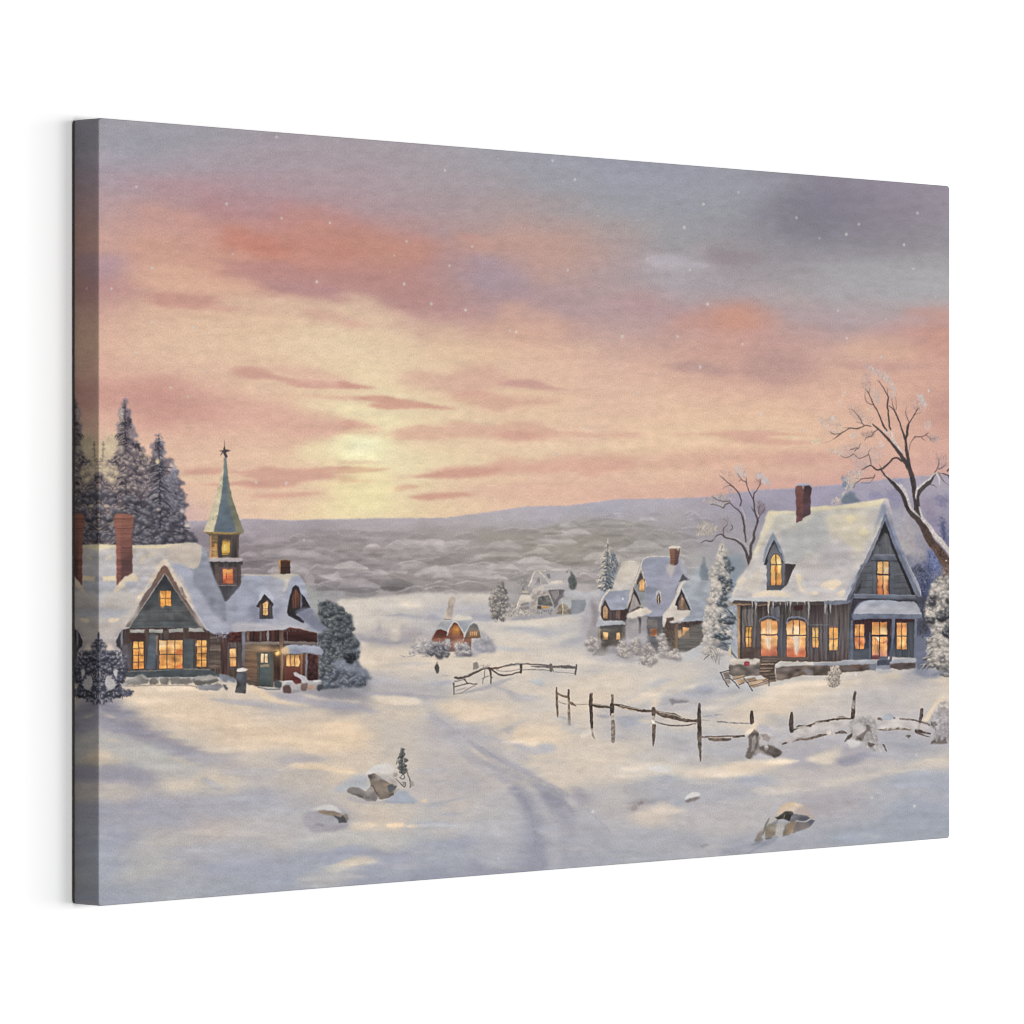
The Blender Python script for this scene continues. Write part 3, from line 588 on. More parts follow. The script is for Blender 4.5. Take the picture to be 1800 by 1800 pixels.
# ---------------------------------------------------------------- snow fields
SNOWTOP = [150,1190, 420,1200, 560,1190, 590,1060, 600,1053, 640,1052, 700,1045, 740,1041, 800,1043, 870,1046, 950,1086, 1000,1081, 1030,1040, 1060,1035, 1100,1060, 1250,1110, 1400,1150, 1550,1150, 1700,1150]
sm_ = pmask(tr(TP, SNOWTOP+[1700,1640, 150,1640]), (0, 0, PW, PH)); sm_ = blur(sm_, 2.2)
GROUND = notes('''
180,1260,a3a0ac 200,1245,8e8b9b 190,1300,b4b3b4 175,1330,cfc4a7 190,1350,9a98a8 230,1360,9795a6 300,1340,b5b4b2 300,1310,b7b8b2 230,1290,a9a8b0 250,1270,908d9f 280,1290,9b98a8 340,1320,a5a4b3 260,1225,ddccab 330,1230,dccba9
400,1260,ddcbaa 450,1290,decda9 500,1300,ddcaa6 550,1300,d9c8a9 600,1290,dbcaa8 400,1220,cfc2ad 450,1325,c8bdb2 500,1330,b9b3b3 420,1350,b5b0b4 380,1370,cdc3b0 330,1385,d0c5b2 350,1398,a9a9b5 200,1390,bab3ae 250,1420,9b9bad 300,1420,a5a5b3
200,1470,9da1b3 300,1460,b5b2b2 380,1450,b9b2b0 450,1440,b4b0b4 500,1420,aeadb5 550,1350,bab3ae 600,1350,d0c3ac 450,1400,a7a8b6 180,1520,a3aabb 250,1530,b0b0b3 300,1560,a2a7b4 400,1530,a1a6b7 480,1540,9da3b5 550,1500,a2a8b8
600,1480,b5b6b8 560,1530,a0a5b3 200,1575,9ba1b1 180,1430,9d9fb0 400,1300,d8c8ab 360,1265,dccbaa 300,1250,d6c8ac 350,1290,b3aeb4 380,1315,a8a5b0 430,1240,d3c6b0 480,1250,c3bab2 520,1255,c9beb0 560,1260,d5c7ae 500,1235,a9a5ae 580,1240,9a97a4
600,1220,8d8b97 560,1225,93909d 650,1212,a5a2a9 680,1235,cfc3b0 720,1260,cdc3b2 790,1240,d8cbb0 830,1250,dccdb0 620,1280,d9cbab 600,1300,dccba8 680,1290,c9c0b0 750,1270,b2aeb4 790,1290,aba9b3 850,1290,b9b4b4 900,1300,c6bcb2 920,1285,ddceb0
950,1270,d0c5b3 960,1300,dccdb0 1000,1262,c9c1b4 1020,1235,d8ccb4 640,1340,cabfaf 700,1330,c2bab1 770,1340,b7b1b3 830,1350,bbb4b3 880,1340,c4bbb2 930,1330,c9c0b3 980,1340,c8c0b5 1020,1330,d4c8b3 760,1380,b9b3b3 820,1370,abaab4
870,1370,bdb6b3 900,1365,b2aeb4 960,1370,d0c5b4 1000,1370,d2c7b4 650,1430,cbbfb0 700,1425,c3bab2 740,1420,b6b4b8 800,1420,c0b8b5 850,1430,bbb6b5 900,1400,b0aeb6 930,1420,abaab5 960,1400,a5a3ae 980,1430,a9a8b3 1010,1400,b7b3b5 600,1440,a09eab
640,1450,cfc3b0 690,1450,cfc3b0 730,1455,b1b2b8 600,1475,b9b9b7 660,1480,bab9b6 720,1480,adafb8 800,1460,bab5b6 860,1450,b7b6ba 930,1450,9fa1b0 980,1450,a8a9b4 600,1510,9da3b8 700,1510,9ea2b4 760,1500,9fa5b7 820,1480,9fa5b7 860,1500,a1a7b8
930,1500,9499ad 1000,1490,a7a9b5 650,1550,989eb0 750,1540,9197aa 850,1530,9498ab 930,1540,8b8fa4 1000,1520,9da0af 880,1470,a9abb8 400,1570,9fa4b3 500,1565,999fb0 300,1500,b3b0b3 350,1490,b5b1b2 430,1480,aeadb4 500,1470,b5b0b2 540,1460,acaab3
1030,1290,cfc4b4 1100,1300,c9c0b6 1200,1310,bab6ba 1050,1350,d0c7b6 1100,1345,c9c2b7 1160,1350,cfc7b8 1250,1350,cfc5b5 1330,1345,d0c5b4 1400,1330,a6a4b0 1160,1370,acaebb 1250,1380,b3b2b9 1330,1370,a9acb9 1400,1370,bfb8b6 1480,1345,bcb6b4 1550,1340,bdb7b6
1640,1340,c9c0b4 1480,1325,a09eac 1600,1360,a6aab8 1660,1370,9fa6b8 1500,1370,b9b5b7 1060,1400,bbb6b8 1030,1400,a6a6b1 1120,1410,aba8ae 1200,1400,a9abb7 1150,1430,ccc1b5 1100,1450,b4b2b8 1250,1420,b3b1b8 1330,1400,b6b3b8 1300,1440,b3b0b5 1450,1415,aaa6af
1490,1400,a9a6b0 1500,1430,a6a8b4 1400,1480,9fa3b0 1550,1400,a8abb7 1600,1420,9aa2b4 1650,1460,9aa1b0 1030,1480,a8a9b5 1100,1480,a5a8b4 1200,1480,a9aab4 1300,1480,a0a3b1 1040,1510,a0a3b1 1150,1510,a0a4b1 1500,1470,9ba1af 1580,1470,9aa2b0 1250,1450,b5b2b6
1560,1300,a8a9b5 1640,1400,a3a6b5 1200,1440,b5b2b7
1000,1200,d9ccb3 1080,1200,d9cdb5 1130,1195,d0c8b8 1200,1190,cdc5b8 1050,1230,d9cbb0 1120,1220,d2c9b8 1170,1230,c2bec0 1230,1245,b3b0b7 1220,1215,b2b0bb 1270,1240,b8b4b9 1300,1260,d5c8b0 1250,1200,b3b3bd 1350,1240,d8cab0 1300,1220,b5b4bb 1400,1220,d8cab0
1450,1235,c9c0b8 1500,1245,c4bdbb 1550,1230,b9b5b9 1450,1260,c4bdbc 1600,1225,c5bcb5 1620,1190,9b9ba9 1550,1190,c5bab0 1600,1200,b3adb1 1660,1210,d5c9b4 1600,1250,b9b6ba 1000,1262,c9c1b5 1080,1250,c0b9b8 1100,1270,adacb6 1150,1290,b3b1b7 1200,1265,d0c5b4
1000,1300,c9c1b5 1080,1290,b2b0b6 1180,1300,b0b0b8 1250,1300,b4b2b8 1260,1325,acacb6 1080,1320,c9c1b7 1130,1330,c6bfb7 1310,1310,acabb5 1400,1290,b0aeb6 1450,1300,b0aeb6 1600,1315,a5a6b3 1650,1290,b0adb5 1500,1290,b3b0b7 1440,1200,cfc4b0
640,1062,cfc7bc 700,1058,c2bdbb 725,1064,d3cabb 780,1055,c6bfbc 850,1052,c6bfb9 640,1085,d0c8bb 700,1080,bfbcbe 740,1087,b0aeb8 700,1097,cfc6b8 780,1070,b5b3bb 850,1070,b0afb8 640,1108,c9c1b7 660,1122,aaa5ac 720,1122,a9a4ab 745,1115,a8a3ab 690,1106,cac0b4
640,1127,9b9aa6 700,1131,a5a1ab 640,1145,d8cbb2 700,1147,d8cbb4 740,1160,dacdb4 650,1170,d8cab0 720,1178,ccc3b5 680,1200,bab5b6 650,1195,b0adb4 740,1195,b6b2b6 765,1160,d9ccb3 800,1170,d8ccb5 850,1160,d9cdb6 770,1217,aeacb4 830,1200,d0c6b5 700,1218,adaab3
880,1120,ccc3b7 900,1092,cfc7b8 960,1092,d3cab9 900,1106,bdbcbf 970,1106,b6b5bc 950,1122,c9c1b7 1010,1110,b9b6bb 900,1142,d6cab4 1000,1130,bab8bc 960,1142,cdc4b7 1040,1140,bfb8b7 1000,1162,d3c9b7 900,1165,d6cab4 850,1200,bfb9b7 920,1195,cfc6b6 980,1185,b9b6bb
1040,1100,b0aeb5 1060,1150,b9b5b9 1100,1160,c3bcb9 1150,1165,c9c1b7 1200,1160,c5bdb7 1060,1070,aaa9b2 1000,1075,b0b1b9 1220,1150,b5b4ba''')
scatter(GROUND, 22, 11, (PX0, 1035, PX0+PW, PY0+PH), 1, (3, .04), sm_)

def snow(T, pts, c, a=.8, sx=3.5, sy=1.5, rough=.5): Pb(T, pts, c, sx*1.4, sy*1.45, a, rough)
for (T, q, c, a, sx, sy) in [
 # left foreground drifts
 (TZ, [160,170, 300,150, 340,120, 420,210, 600,300, 640,350, 800,400, 900,440, 1080,435, 1040,450, 900,455, 800,440, 640,470, 560,440, 400,360, 220,300, 160,260], '9593a3', .8, 4, 2.5),
 (TZ, [300,260, 420,230, 560,310, 640,370, 860,445, 700,410, 600,380, 400,330, 320,300], '8a8798', .7, 4, 2.2),
 (TZ, [165,130, 280,150, 300,185, 240,190, 180,165], '7e7a8a', .75, 2.5, 1.5),
 (TZ, [180,190, 210,195, 280,220, 240,225, 200,215], 'c0b2a6', .7, 3, 1),
 (TZ, [340,110, 480,80, 620,120, 820,180, 1100,200, 1300,240, 1600,250, 1800,260, 1800,370, 1500,390, 1300,400, 1080,430, 880,435, 640,345, 500,280, 380,190], 'dfceac', .55, 8, 4),
 (TZ, [380,60, 430,25, 700,35, 900,60, 820,90, 560,110, 400,110], 'ddcdae', .7, 4, 2),
 (TZ, [1090,20, 1140,15, 1240,70, 1340,110, 1500,140, 1380,140, 1220,110, 1120,60], 'e0cfa8', .85, 2.5, 1.4),
 (TZ, [820,95, 1000,100, 1180,120, 1340,160, 1500,175, 1340,175, 1160,160, 940,130], 'b0acb4', .8, 4, 1.5),
 (TZ, [1250,60, 1400,80, 1500,110, 1650,150, 1780,175, 1640,165, 1480,140, 1340,110], 'a3a0ac', .8, 4, 1.5),
 (TZ, [1460,70, 1600,100, 1800,110, 1800,130, 1600,115, 1480,90], 'c9bfb2', .7, 3, 1.2),
 (TZ, [1480,40, 1600,70, 1800,90, 1800,60, 1600,20], '8f8b96', .6, 4, 2),
 (TZ, [200,350, 300,370, 290,385, 220,370], 'cfc0a8', .6, 3, 1.5),
 (TZ, [300,400, 480,400, 620,480, 760,540, 760,600, 600,600, 400,530, 260,500], 'b9bcb8', .5, 8, 4),
 (TZ, [160,445, 200,435, 240,460, 220,500, 160,505], 'cfc4ae', .8, 3, 2.2),
 (TZ, [160,520, 260,520, 340,560, 340,610, 240,625, 160,620], '9896a7', .7, 5, 2.5),
 (TZ, [580,480, 640,470, 780,510, 740,520, 640,500], 'cfc4b0', .7, 4, 1.3),
 (TZ, [580,640, 680,610, 780,620, 840,690, 740,700, 620,680], 'cfc5b4', .6, 8, 3.5),
 (TZ, [780,600, 860,590, 900,640, 960,680, 1060,690, 920,690, 840,650], 'a5a7b6', .7, 4, 2),
 (TZ, [700,730, 900,700, 1180,720, 1360,790, 1500,800, 1380,840, 1100,850, 860,830, 740,780], 'a7a9b7', .6, 9, 4),
 (TZ, [1320,470, 1460,460, 1620,480, 1500,500, 1340,510], 'a8a3aa', .7, 6, 2),
 (TZ, [960,560, 1200,540, 1280,580, 1120,610, 960,590], 'aeabb2', .5, 8, 3),
 (TZ, [1370,520, 1560,510, 1740,550, 1760,575, 1620,560, 1420,545], 'dfcfae', .85, 4, 1.4),
 (TZ, [380,830, 520,800, 700,850, 640,910, 480,910, 380,880], '9b9cb0', .5, 8, 4),
 (TZ, [700,930, 860,890, 1000,910, 1180,960, 1000,970, 780,960], 'c0b6b2', .5, 9, 3),
 (TZ, [160,1000, 240,1000, 260,1080, 160,1130], 'a5adc0', .6, 5, 5),
 (TZ, [560,1080, 820,1020, 1100,1080, 1300,1060, 1500,1090, 1460,1180, 1100,1220, 740,1200], '9fa5b9', .5, 12, 5),
 (TZ, [1420,1260, 1560,1210, 1760,1170, 1800,1230, 1600,1290], 'bbb8b8', .6, 7, 3),
 (TZ, [1640,1160, 1720,1120, 1800,1095, 1800,1130, 1720,1150], 'cfc6b5', .75, 4, 1.5),
 (TZ, [1440,1090, 1600,1060, 1800,1020, 1800,1080, 1640,1110, 1500,1130], '9fa5ba', .7, 6, 3),
 (TZ, [1420,980, 1560,955, 1640,965, 1640,1010, 1480,1020], 'bdc2c5', .6, 4, 2.5),
 # centre foreground
 (TAA, [0,40, 160,70, 260,110, 140,105, 0,110], '8b8895', .75, 5, 2),
 (TAA, [0,120, 200,150, 340,190, 280,210, 100,180, 0,165], '9d9cac', .7, 5, 2),
 (TAA, [260,70, 460,60, 700,80, 860,90, 960,75, 900,110, 760,120, 640,120, 420,100, 300,100], 'a9a6b0', .75, 5, 1.8),
 (TAA, [300,100, 480,95, 620,120, 600,160, 440,150, 320,130], 'd8ccb4', .8, 4, 1.6),
 (TAA, [960,80, 1140,60, 1260,110, 1180,140, 900,130, 740,150, 640,130], 'c5bdb8', .4, 6, 2),
 (TAA, [740,180, 960,120, 1180,150, 1220,200, 1060,260, 900,270, 780,230], 'dccdb2', .6, 6, 3),
 (TAA, [0,290, 140,280, 240,330, 260,420, 80,440, 0,430], 'ddcda8', .6, 8, 4),
 (TAA, [700,200, 780,230, 840,290, 920,360, 1000,400, 960,400, 840,350, 760,300, 700,270], 'a7a6b2', .8, 4, 2.5),
 (TAA, [920,320, 1040,330, 1160,390, 1280,430, 1180,420, 1060,380, 980,350], 'b0adb6', .8, 4, 1.5),
 (TAA, [1180,340, 1260,300, 1360,290, 1300,320, 1280,380, 1220,350], 'adacb6', .75, 3, 1.6),
 (TAA, [1280,340, 1500,300, 1600,290, 1620,400, 1440,440, 1320,400], 'dccdb0', .7, 6, 3.5),
 (TAA, [1300,430, 1420,460, 1540,430, 1560,470, 1440,500, 1320,470], 'acabb5', .75, 4, 2),
 (TAA, [1000,430, 1120,470, 1240,530, 1400,620, 1420,650, 1280,590, 1120,510, 1000,450], 'aaa9b5', .7, 3, 1.5),
 (TAA, [1280,480, 1380,520, 1420,550, 1320,530], 'a8a7b3', .7, 3, 1.5),
 (TAA, [980,450, 1080,490, 1260,600, 1420,690, 1300,660, 1120,560, 1000,490], 'ccc2b6', .7, 3, 1.5),
 (TAA, [1060,540, 1220,610, 1400,690, 1560,760, 1620,840, 1560,860, 1500,820, 1430,730, 1260,660, 1120,590], '9a9aab', .8, 3, 1.8),
 (TAA, [1160,650, 1280,680, 1300,700, 1200,690], '9797a9', .7, 3, 1.5),
 (TAA, [1260,740, 1340,760, 1400,850, 1420,960, 1380,950, 1340,850, 1270,780], '9797a7', .85, 3, 2.5),
 (TAA, [1480,780, 1620,820, 1640,880, 1560,900, 1600,950, 1520,880], '8f8fa0', .8, 3, 2),
 (TAA, [1540,900, 1640,890, 1700,940, 1640,1000, 1540,960], '9d9dac', .5, 5, 4),
 (TAA, [1380,750, 1440,780, 1530,880, 1520,960, 1440,940, 1390,830], 'b4b3ba', .5, 5, 5),
 (TAA, [1340,1080, 1500,1000, 1620,1060, 1640,1240, 1400,1310, 1330,1250], '8f92a6', .5, 9, 8),
 (TAA, [1370,1000, 1460,980, 1440,1200, 1360,1240], '9a9db0', .5, 5, 8),
 (TAA, [1680,730, 1780,760, 1800,850, 1740,820], '9f9ba6', .7, 4, 3),
 (TAA, [640,610, 840,590, 900,600, 760,640, 660,640], 'b0afb8', .6, 5, 1.5),
 (TAA, [680,690, 840,675, 820,700, 720,710], 'abadb9', .7, 4, 1.4),
 (TAA, [700,840, 980,795, 960,815, 800,860, 720,880], 'abaebb', .75, 4, 1.6),
 (TAA, [740,920, 980,905, 940,930, 800,940], 'a9adbb', .75, 4, 1.4),
 (TAA, [400,830, 520,790, 600,830, 620,850, 460,850], 'a2a8b8', .8, 3, 1.6),
 (TAA, [640,820, 680,815, 690,835, 650,845], 'dccba8', .9, 1.6, 1.2),
 (TAA, [150,1000, 260,980, 320,1000, 260,1030, 160,1040], 'd9cbb0', .75, 4, 1.4),
 (TAA, [400,1000, 470,985, 520,995, 480,1020, 420,1015], 'e2d1ac', .95, 1.8, 1.2),
 (TAA, [540,1010, 600,998, 640,1005, 570,1022], 'dccdb0', .85, 2, 1),
 (TAA, [620,990, 760,975, 900,1000, 760,1020, 640,1030], 'a6aaba', .6, 5, 2),
 (TAA, [0,1060, 160,1040, 400,1060, 560,1090, 420,1180, 240,1150, 0,1130], 'bcbcbb', .6, 7, 3),
 (TAA, [0,1170, 160,1130, 320,1150, 440,1190, 600,1160, 560,1230, 360,1280, 160,1230, 0,1210], '9da2b7', .65, 6, 3),
 (TAA, [80,1260, 160,1230, 240,1215, 340,1245, 240,1270, 120,1285], 'd0c5b2', .75, 4, 2),
 (TAA, [0,1290, 100,1280, 80,1320, 0,1340], 'c4c0b6', .6, 4, 2),
 (TAA, [620,1110, 900,1080, 1100,1060, 1060,1140, 860,1170, 660,1160], '969db3', .6, 9, 4),
 (TAA, [900,1170, 1200,1120, 1340,1180, 1260,1220, 960,1230], 'a9acb8', .5, 9, 3),
 (TAA, [860,960, 1080,940, 1320,960, 1260,1060, 980,1060], 'b3b4bc', .5, 9, 4),
 # right foreground
 (TBB, [40,80, 240,60, 340,120, 260,160, 60,150], 'd4c9b7', .5, 8, 3),
 (TBB, [240,210, 360,160, 520,160, 500,220, 300,250], 'cfc6b8', .5, 8, 4),
 (TBB, [380,190, 440,175, 480,185, 440,205], 'c8c8ca', .8, 3, 1.4),
 (TBB, [380,230, 480,215, 500,250, 400,250], 'a8acbb', .8, 5, 2),
 (TBB, [560,200, 700,190, 800,170, 1000,150, 1000,175, 860,205, 700,225, 560,230], 'd2c7b5', .75, 8, 2.5),
 (TBB, [620,170, 800,150, 820,170, 700,190], 'c9c1b8', .6, 5, 1.5),
 (TBB, [760,240, 900,225, 900,245, 800,255], 'a6aaba', .8, 5, 1.6),
 (TBB, [660,310, 760,280, 860,260, 940,280, 860,320, 720,330], 'a6a8b5', .6, 7, 3),
 (TBB, [840,290, 980,270, 1060,270, 960,310], 'c4bcb5', .7, 6, 2),
 (TBB, [1120,140, 1180,120, 1250,100, 1240,150, 1180,180, 1150,160], 'cfc5b5', .6, 4, 2.5),
 (TBB, [1250,150, 1320,130, 1380,130, 1340,160, 1270,170], '9d9ba9', .7, 4, 2),
 (TBB, [1160,260, 1320,220, 1560,170, 1700,150, 1760,160, 1600,190, 1400,230, 1240,270], 'c6beb6', .75, 5, 2),
 (TBB, [1360,260, 1500,230, 1640,210, 1760,200, 1760,260, 1560,260, 1400,280], 'a0a6b8', .6, 7, 3),
 (TBB, [1360,470, 1480,400, 1600,370, 1770,370, 1770,480, 1600,510, 1380,520, 1250,500], '99a2b4', .6, 8, 4),
 (TBB, [1140,350, 1300,330, 1400,360, 1280,400, 1160,400], 'a5a2ab', .6, 8, 3),
 (TBB, [280,350, 330,330, 390,330, 400,360, 340,370, 300,390, 270,375], '9c989f', .75, 2.2, 2),
 (TBB, [370,350, 400,320, 460,310, 470,330, 410,340, 390,360], '9ea1ae', .8, 2, 1.4),
 (TBB, [480,345, 540,335, 530,350, 490,360], '9ea6b9', .8, 2, 1.4),
 (TBB, [300,400, 420,370, 520,380, 440,440, 330,450], 'cfc3b6', .7, 7, 4),
 (TBB, [280,440, 400,480, 620,520, 600,560, 400,540, 300,500], 'a6a8b4', .5, 9, 4),
 (TBB, [460,520, 560,510, 640,530, 560,550], '9fa2ae', .7, 5, 1.6),
 (TBB, [610,548, 640,538, 650,545, 625,557], '8c8b93', .8, 1.5, 1),
 (TBB, [720,570, 860,530, 970,505, 940,540, 880,560, 830,580, 720,590], '9295a5', .75, 3, 1.8),
 (TBB, [20,270, 80,290, 130,360, 100,370, 50,310], 'a4a1a9', .75, 4, 2.5),
 (TBB, [60,300, 100,350, 80,360, 40,310], '9896a1', .6, 3, 2),
 # slope between the fences
 (TX, [600,300, 760,200, 920,110, 1060,60, 1100,60, 900,160, 780,220, 700,290], 'bdbabd', .6, 4, 2),
 (TX, [930,110, 1060,60, 1160,70, 1160,90, 1000,150, 920,160], 'b0b0bb', .75, 4, 1.6),
 (TX, [660,290, 900,170, 1160,60, 1300,30, 1240,80, 1000,190, 780,280], 'd9ccb4', .7, 4, 2),
 (TX, [1080,200, 1240,130, 1440,70, 1500,50, 1280,140, 1160,200], 'ded0b5', .7, 3, 1.6),
 (TX, [1010,240, 1100,215, 1200,165, 1250,160, 1300,180, 1460,150, 1480,180, 1400,210, 1280,240, 1200,280, 1100,300, 1000,330, 960,320], 'aaa9b4', .8, 4, 2.5),
 (TX, [1260,200, 1340,160, 1440,140, 1480,170, 1380,200, 1300,215], '9fa3b3', .8, 3, 1.5),
 (TX, [1080,245, 1110,240, 1160,255, 1210,250, 1280,270, 1180,285, 1130,285, 1110,305], '8b8790', .9, 1, .8),
 (TX, [700,290, 860,280, 930,260, 920,330, 820,320, 720,310], 'b2b1ba', .75, 4, 2),
 (TX, [920,300, 940,250, 1000,240, 980,310, 930,330], 'ddd0b7', .9, 2, 2),
 (TX, [960,340, 1100,300, 1340,300, 1400,360, 1300,390, 1150,370], 'b0aeb6', .6, 5, 2.5),
 (TX, [1400,320, 1600,200, 1760,160, 1800,180, 1640,250, 1440,350], 'cfc6b8', .6, 5, 2.5),
 (TX, [1360,390, 1500,380, 1560,390, 1420,410], 'a4a9ba', .7, 4, 1.2),
 (TX, [430,340, 560,320, 740,350, 900,370, 900,400, 660,400, 440,380], 'b9b1b2', .6, 5, 2.5),
 (TX, [430,385, 540,385, 570,400, 520,415, 470,400], '9698a6', .8, 2.5, 1.2),
 (TX, [600,400, 760,390, 900,395, 800,430, 960,450, 860,460, 760,470, 700,500, 640,450], 'a1a4b3', .8, 3, 1.6),
 (TX, [790,435, 850,420, 920,430, 940,450, 840,450], 'cfc5b5', .85, 2, 1.2),
 (TX, [300,580, 340,525, 400,495, 430,530, 380,550, 320,590], 'd9ceb8', .9, 1.4, 1.2),
 (TX, [560,560, 700,560, 860,610, 700,600, 600,590], 'a9a9b5', .6, 5, 1.6),
 (TX, [1000,540, 1160,580, 1320,590, 1340,700, 1160,680, 1040,620], 'b1b1b9', .5, 6, 3),
 (TX, [1100,660, 1300,700, 1340,720, 1200,720], 'a0a3b3', .75, 4, 1.6),
 (TX, [1380,640, 1440,700, 1700,720, 1770,740, 1560,780, 1400,740], 'a5a6b2', .75, 5, 2.5),
 (TX, [0,640, 60,650, 60,700, 0,690], 'adadb7', .6, 4, 2),
 (TX, [100,400, 200,440, 300,480, 420,500, 340,540, 180,500, 120,440], 'b3b1b8', .6, 5, 3),
 (TX, [1000,390, 1340,380, 1340,420, 1100,400], 'cac2b8', .3, 4, 2),
 (TY, [0,320, 200,230, 360,240, 280,300, 120,320, 0,360], 'dccdb0', .6, 6, 3),
 (TY, [260,160, 460,100, 760,60, 780,140, 600,200, 380,200], 'd8cab2', .6, 8, 4),
 (TY, [280,330, 500,350, 470,420, 380,410, 250,360], 'b2b1ba', .6, 5, 3),
 (TY, [930,90, 980,60, 1060,60, 1040,90, 960,110], 'd6c8ae', .8, 4, 2),
 (TY, [1180,30, 1260,20, 1400,40, 1360,60, 1240,50], 'd6c8b0', .8, 3.5, 1.6),
 (TY, [1300,10, 1480,40, 1600,50, 1700,10, 1640,0, 1400,0], '9096a8', .7, 5, 2),
 (TY, [1540,60, 1640,30, 1760,0, 1760,130, 1660,110], 'd5c8b0', .75, 5, 3),
 (TY, [840,230, 1060,170, 1400,190, 1560,260, 1400,300, 1140,270, 900,300], 'bab6ba', .4, 9, 4),
 (TY, [420,470, 560,440, 700,470, 900,450, 1000,560, 860,600, 640,600, 460,560], 'b0aeb6', .5, 8, 4),
 (TY, [660,690, 780,640, 880,600, 900,620, 840,690, 780,740, 720,730], 'cfc5b4', .7, 4, 2.5),
 (TY, [880,710, 1000,660, 1080,640, 1120,650, 1040,700, 940,745], '8f8d9f', .8, 3, 2),
 (TY, [1080,640, 1240,620, 1420,600, 1600,600, 1740,620, 1600,660, 1300,690, 1120,680], 'a3a4b2', .6, 7, 3),
 (TY, [1260,570, 1440,570, 1600,560, 1500,600, 1320,600], '9a9cab', .6, 5, 2),
 (TY, [0,720, 120,700, 380,690, 460,700, 360,740, 180,790, 0,800], 'dacdb4', .7, 6, 2.5),
 (TY, [0,650, 140,640, 400,680, 140,700, 0,700], 'a5a5b1', .6, 6, 2),
 # middle distance
 (TN, [0,150, 200,150, 400,130, 560,110, 700,90, 900,70, 1300,70, 1500,80, 1600,120, 1500,180, 1200,150, 1000,200, 800,230, 400,250, 100,220], 'cbc3ba', .45, 8, 3),
 (TN, [560,130, 680,140, 800,200, 760,220, 640,180], 'd9cfba', .8, 4, 1.6),
 (TN, [1240,130, 1340,80, 1440,110, 1540,150, 1420,170, 1300,160], 'd6ccbb', .7, 4, 2),
 (TN, [460,295, 580,290, 620,265, 700,300, 880,325, 800,345, 660,325, 480,320], 'a5a5b3', .8, 3, 1.1),
 (TN, [890,340, 970,290, 1030,340, 1090,350, 1000,358, 900,355], 'a09faf', .85, 2, 1),
 (TN, [900,250, 1060,230, 1120,290, 1000,270], 'b3b2bc', .6, 4, 1.5),
 (TN, [1180,270, 1300,230, 1420,200, 1560,230, 1400,250, 1260,280], 'b0afba', .7, 4, 1.6),
 (TN, [1360,330, 1420,280, 1500,300, 1620,290, 1640,360, 1420,360], 'a09faf', .85, 2.5, 1.3),
 (TN, [1560,180, 1640,100, 1620,260, 1560,280], 'b9b4b6', .6, 3, 3),
 (TN, [150,520, 200,500, 280,540, 360,530, 460,540, 560,540, 740,560, 740,600, 560,622, 380,618, 240,595, 170,585], '9e9ba6', .85, 3, 1.6),
 (TN, [290,480, 330,440, 400,380, 440,430, 520,460, 500,540, 300,540], 'b2aaad', .7, 3, 2.5),
 (TN, [500,540, 540,470, 600,380, 640,420, 620,520, 600,590, 540,590], 'cdc3b5', .75, 2, 2),
 (TN, [620,430, 660,390, 700,430, 860,460, 860,520, 760,560, 640,560], 'a9a2a9', .75, 2.5, 2),
 (TN, [380,440, 400,390, 430,430, 420,500, 380,510], 'a49ea8', .6, 1.5, 2),
 (TN, [180,600, 380,620, 740,625, 760,680, 600,760, 400,840, 200,800, 170,680], 'dccfb4', .6, 6, 3),
 (TN, [430,830, 600,820, 760,800, 960,820, 700,835, 500,840], 'b9b4b8', .7, 5, 1.2),
 (TN, [170,960, 340,940, 560,980, 700,1050, 1060,1060, 1170,1130, 900,1150, 640,1110, 460,1060, 260,1040], 'b0adb5', .6, 7, 3),
 (TN, [880,1045, 960,1020, 1100,1000, 1190,1010, 1100,1040, 940,1050], 'a5a6b3', .8, 3, 1.2),
 (TN, [1060,945, 1100,938, 1150,945, 1110,952], '9b99a4', .8, 1.2, .6),
 (TN, [1190,1130, 1300,1110, 1500,1060, 1640,1010, 1800,960, 1800,990, 1660,1040, 1480,1100, 1320,1140], 'a19faa', .8, 2.5, 1.1),
 (TN, [1600,1050, 1640,1040, 1720,1090, 1800,1110, 1800,1140, 1700,1100], 'a9a7b2', .75, 2.5, 1.2),
 (TN, [340,1170, 460,1165, 600,1180, 480,1190], 'd4c8b4', .7, 4, 1.2),
 (TR_, [360,90, 420,140, 540,320, 460,310, 400,200], 'c9c0ba', .5, 3, 3),
 (TR_, [540,140, 700,120, 860,120, 1100,160, 1200,150, 1100,200, 980,215, 860,180, 640,160], 'acaebb', .75, 5, 1.8),
 (TR_, [540,90, 800,60, 1100,30, 1380,30, 1380,60, 1100,90, 900,110, 640,110], 'd5ccbc', .75, 5, 1.6),
 (TR_, [540,160, 760,190, 900,230, 860,310, 640,310, 500,250], 'd0c7b8', .5, 7, 4),
 (TR_, [500,320, 700,330, 980,340, 1180,300, 1100,340, 840,370, 640,360], 'b0b0ba', .7, 5, 1.6),
 (TR_, [1040,290, 1200,240, 1380,210, 1500,190, 1440,260, 1280,320, 1120,350, 1060,340], 'a5a5b2', .7, 6, 3),
 (TR_, [1200,180, 1340,170, 1320,200, 1160,260, 1060,290, 1120,230], 'cbc4bb', .7, 4, 1.6),
 (TR_, [840,660, 960,640, 1020,710, 960,715, 880,690], 'b5bac5', .85, 2.5, 1.6),
 (TR_, [500,690, 560,720, 640,750, 780,790, 940,830, 860,850, 720,860, 600,770, 500,710], 'a5a4af', .7, 4, 1.5),
 (TR_, [700,880, 820,840, 1000,840, 1100,900, 1040,960, 780,960], 'bdb8b9', .4, 8, 4),
 (TR_, [560,1120, 640,1080, 760,1040, 880,1030, 800,1080, 660,1120], 'b0afb8', .7, 4, 2),
 (TR_, [1320,560, 1500,540, 1620,560, 1440,590], 'bab8be', .6, 5, 1.6),
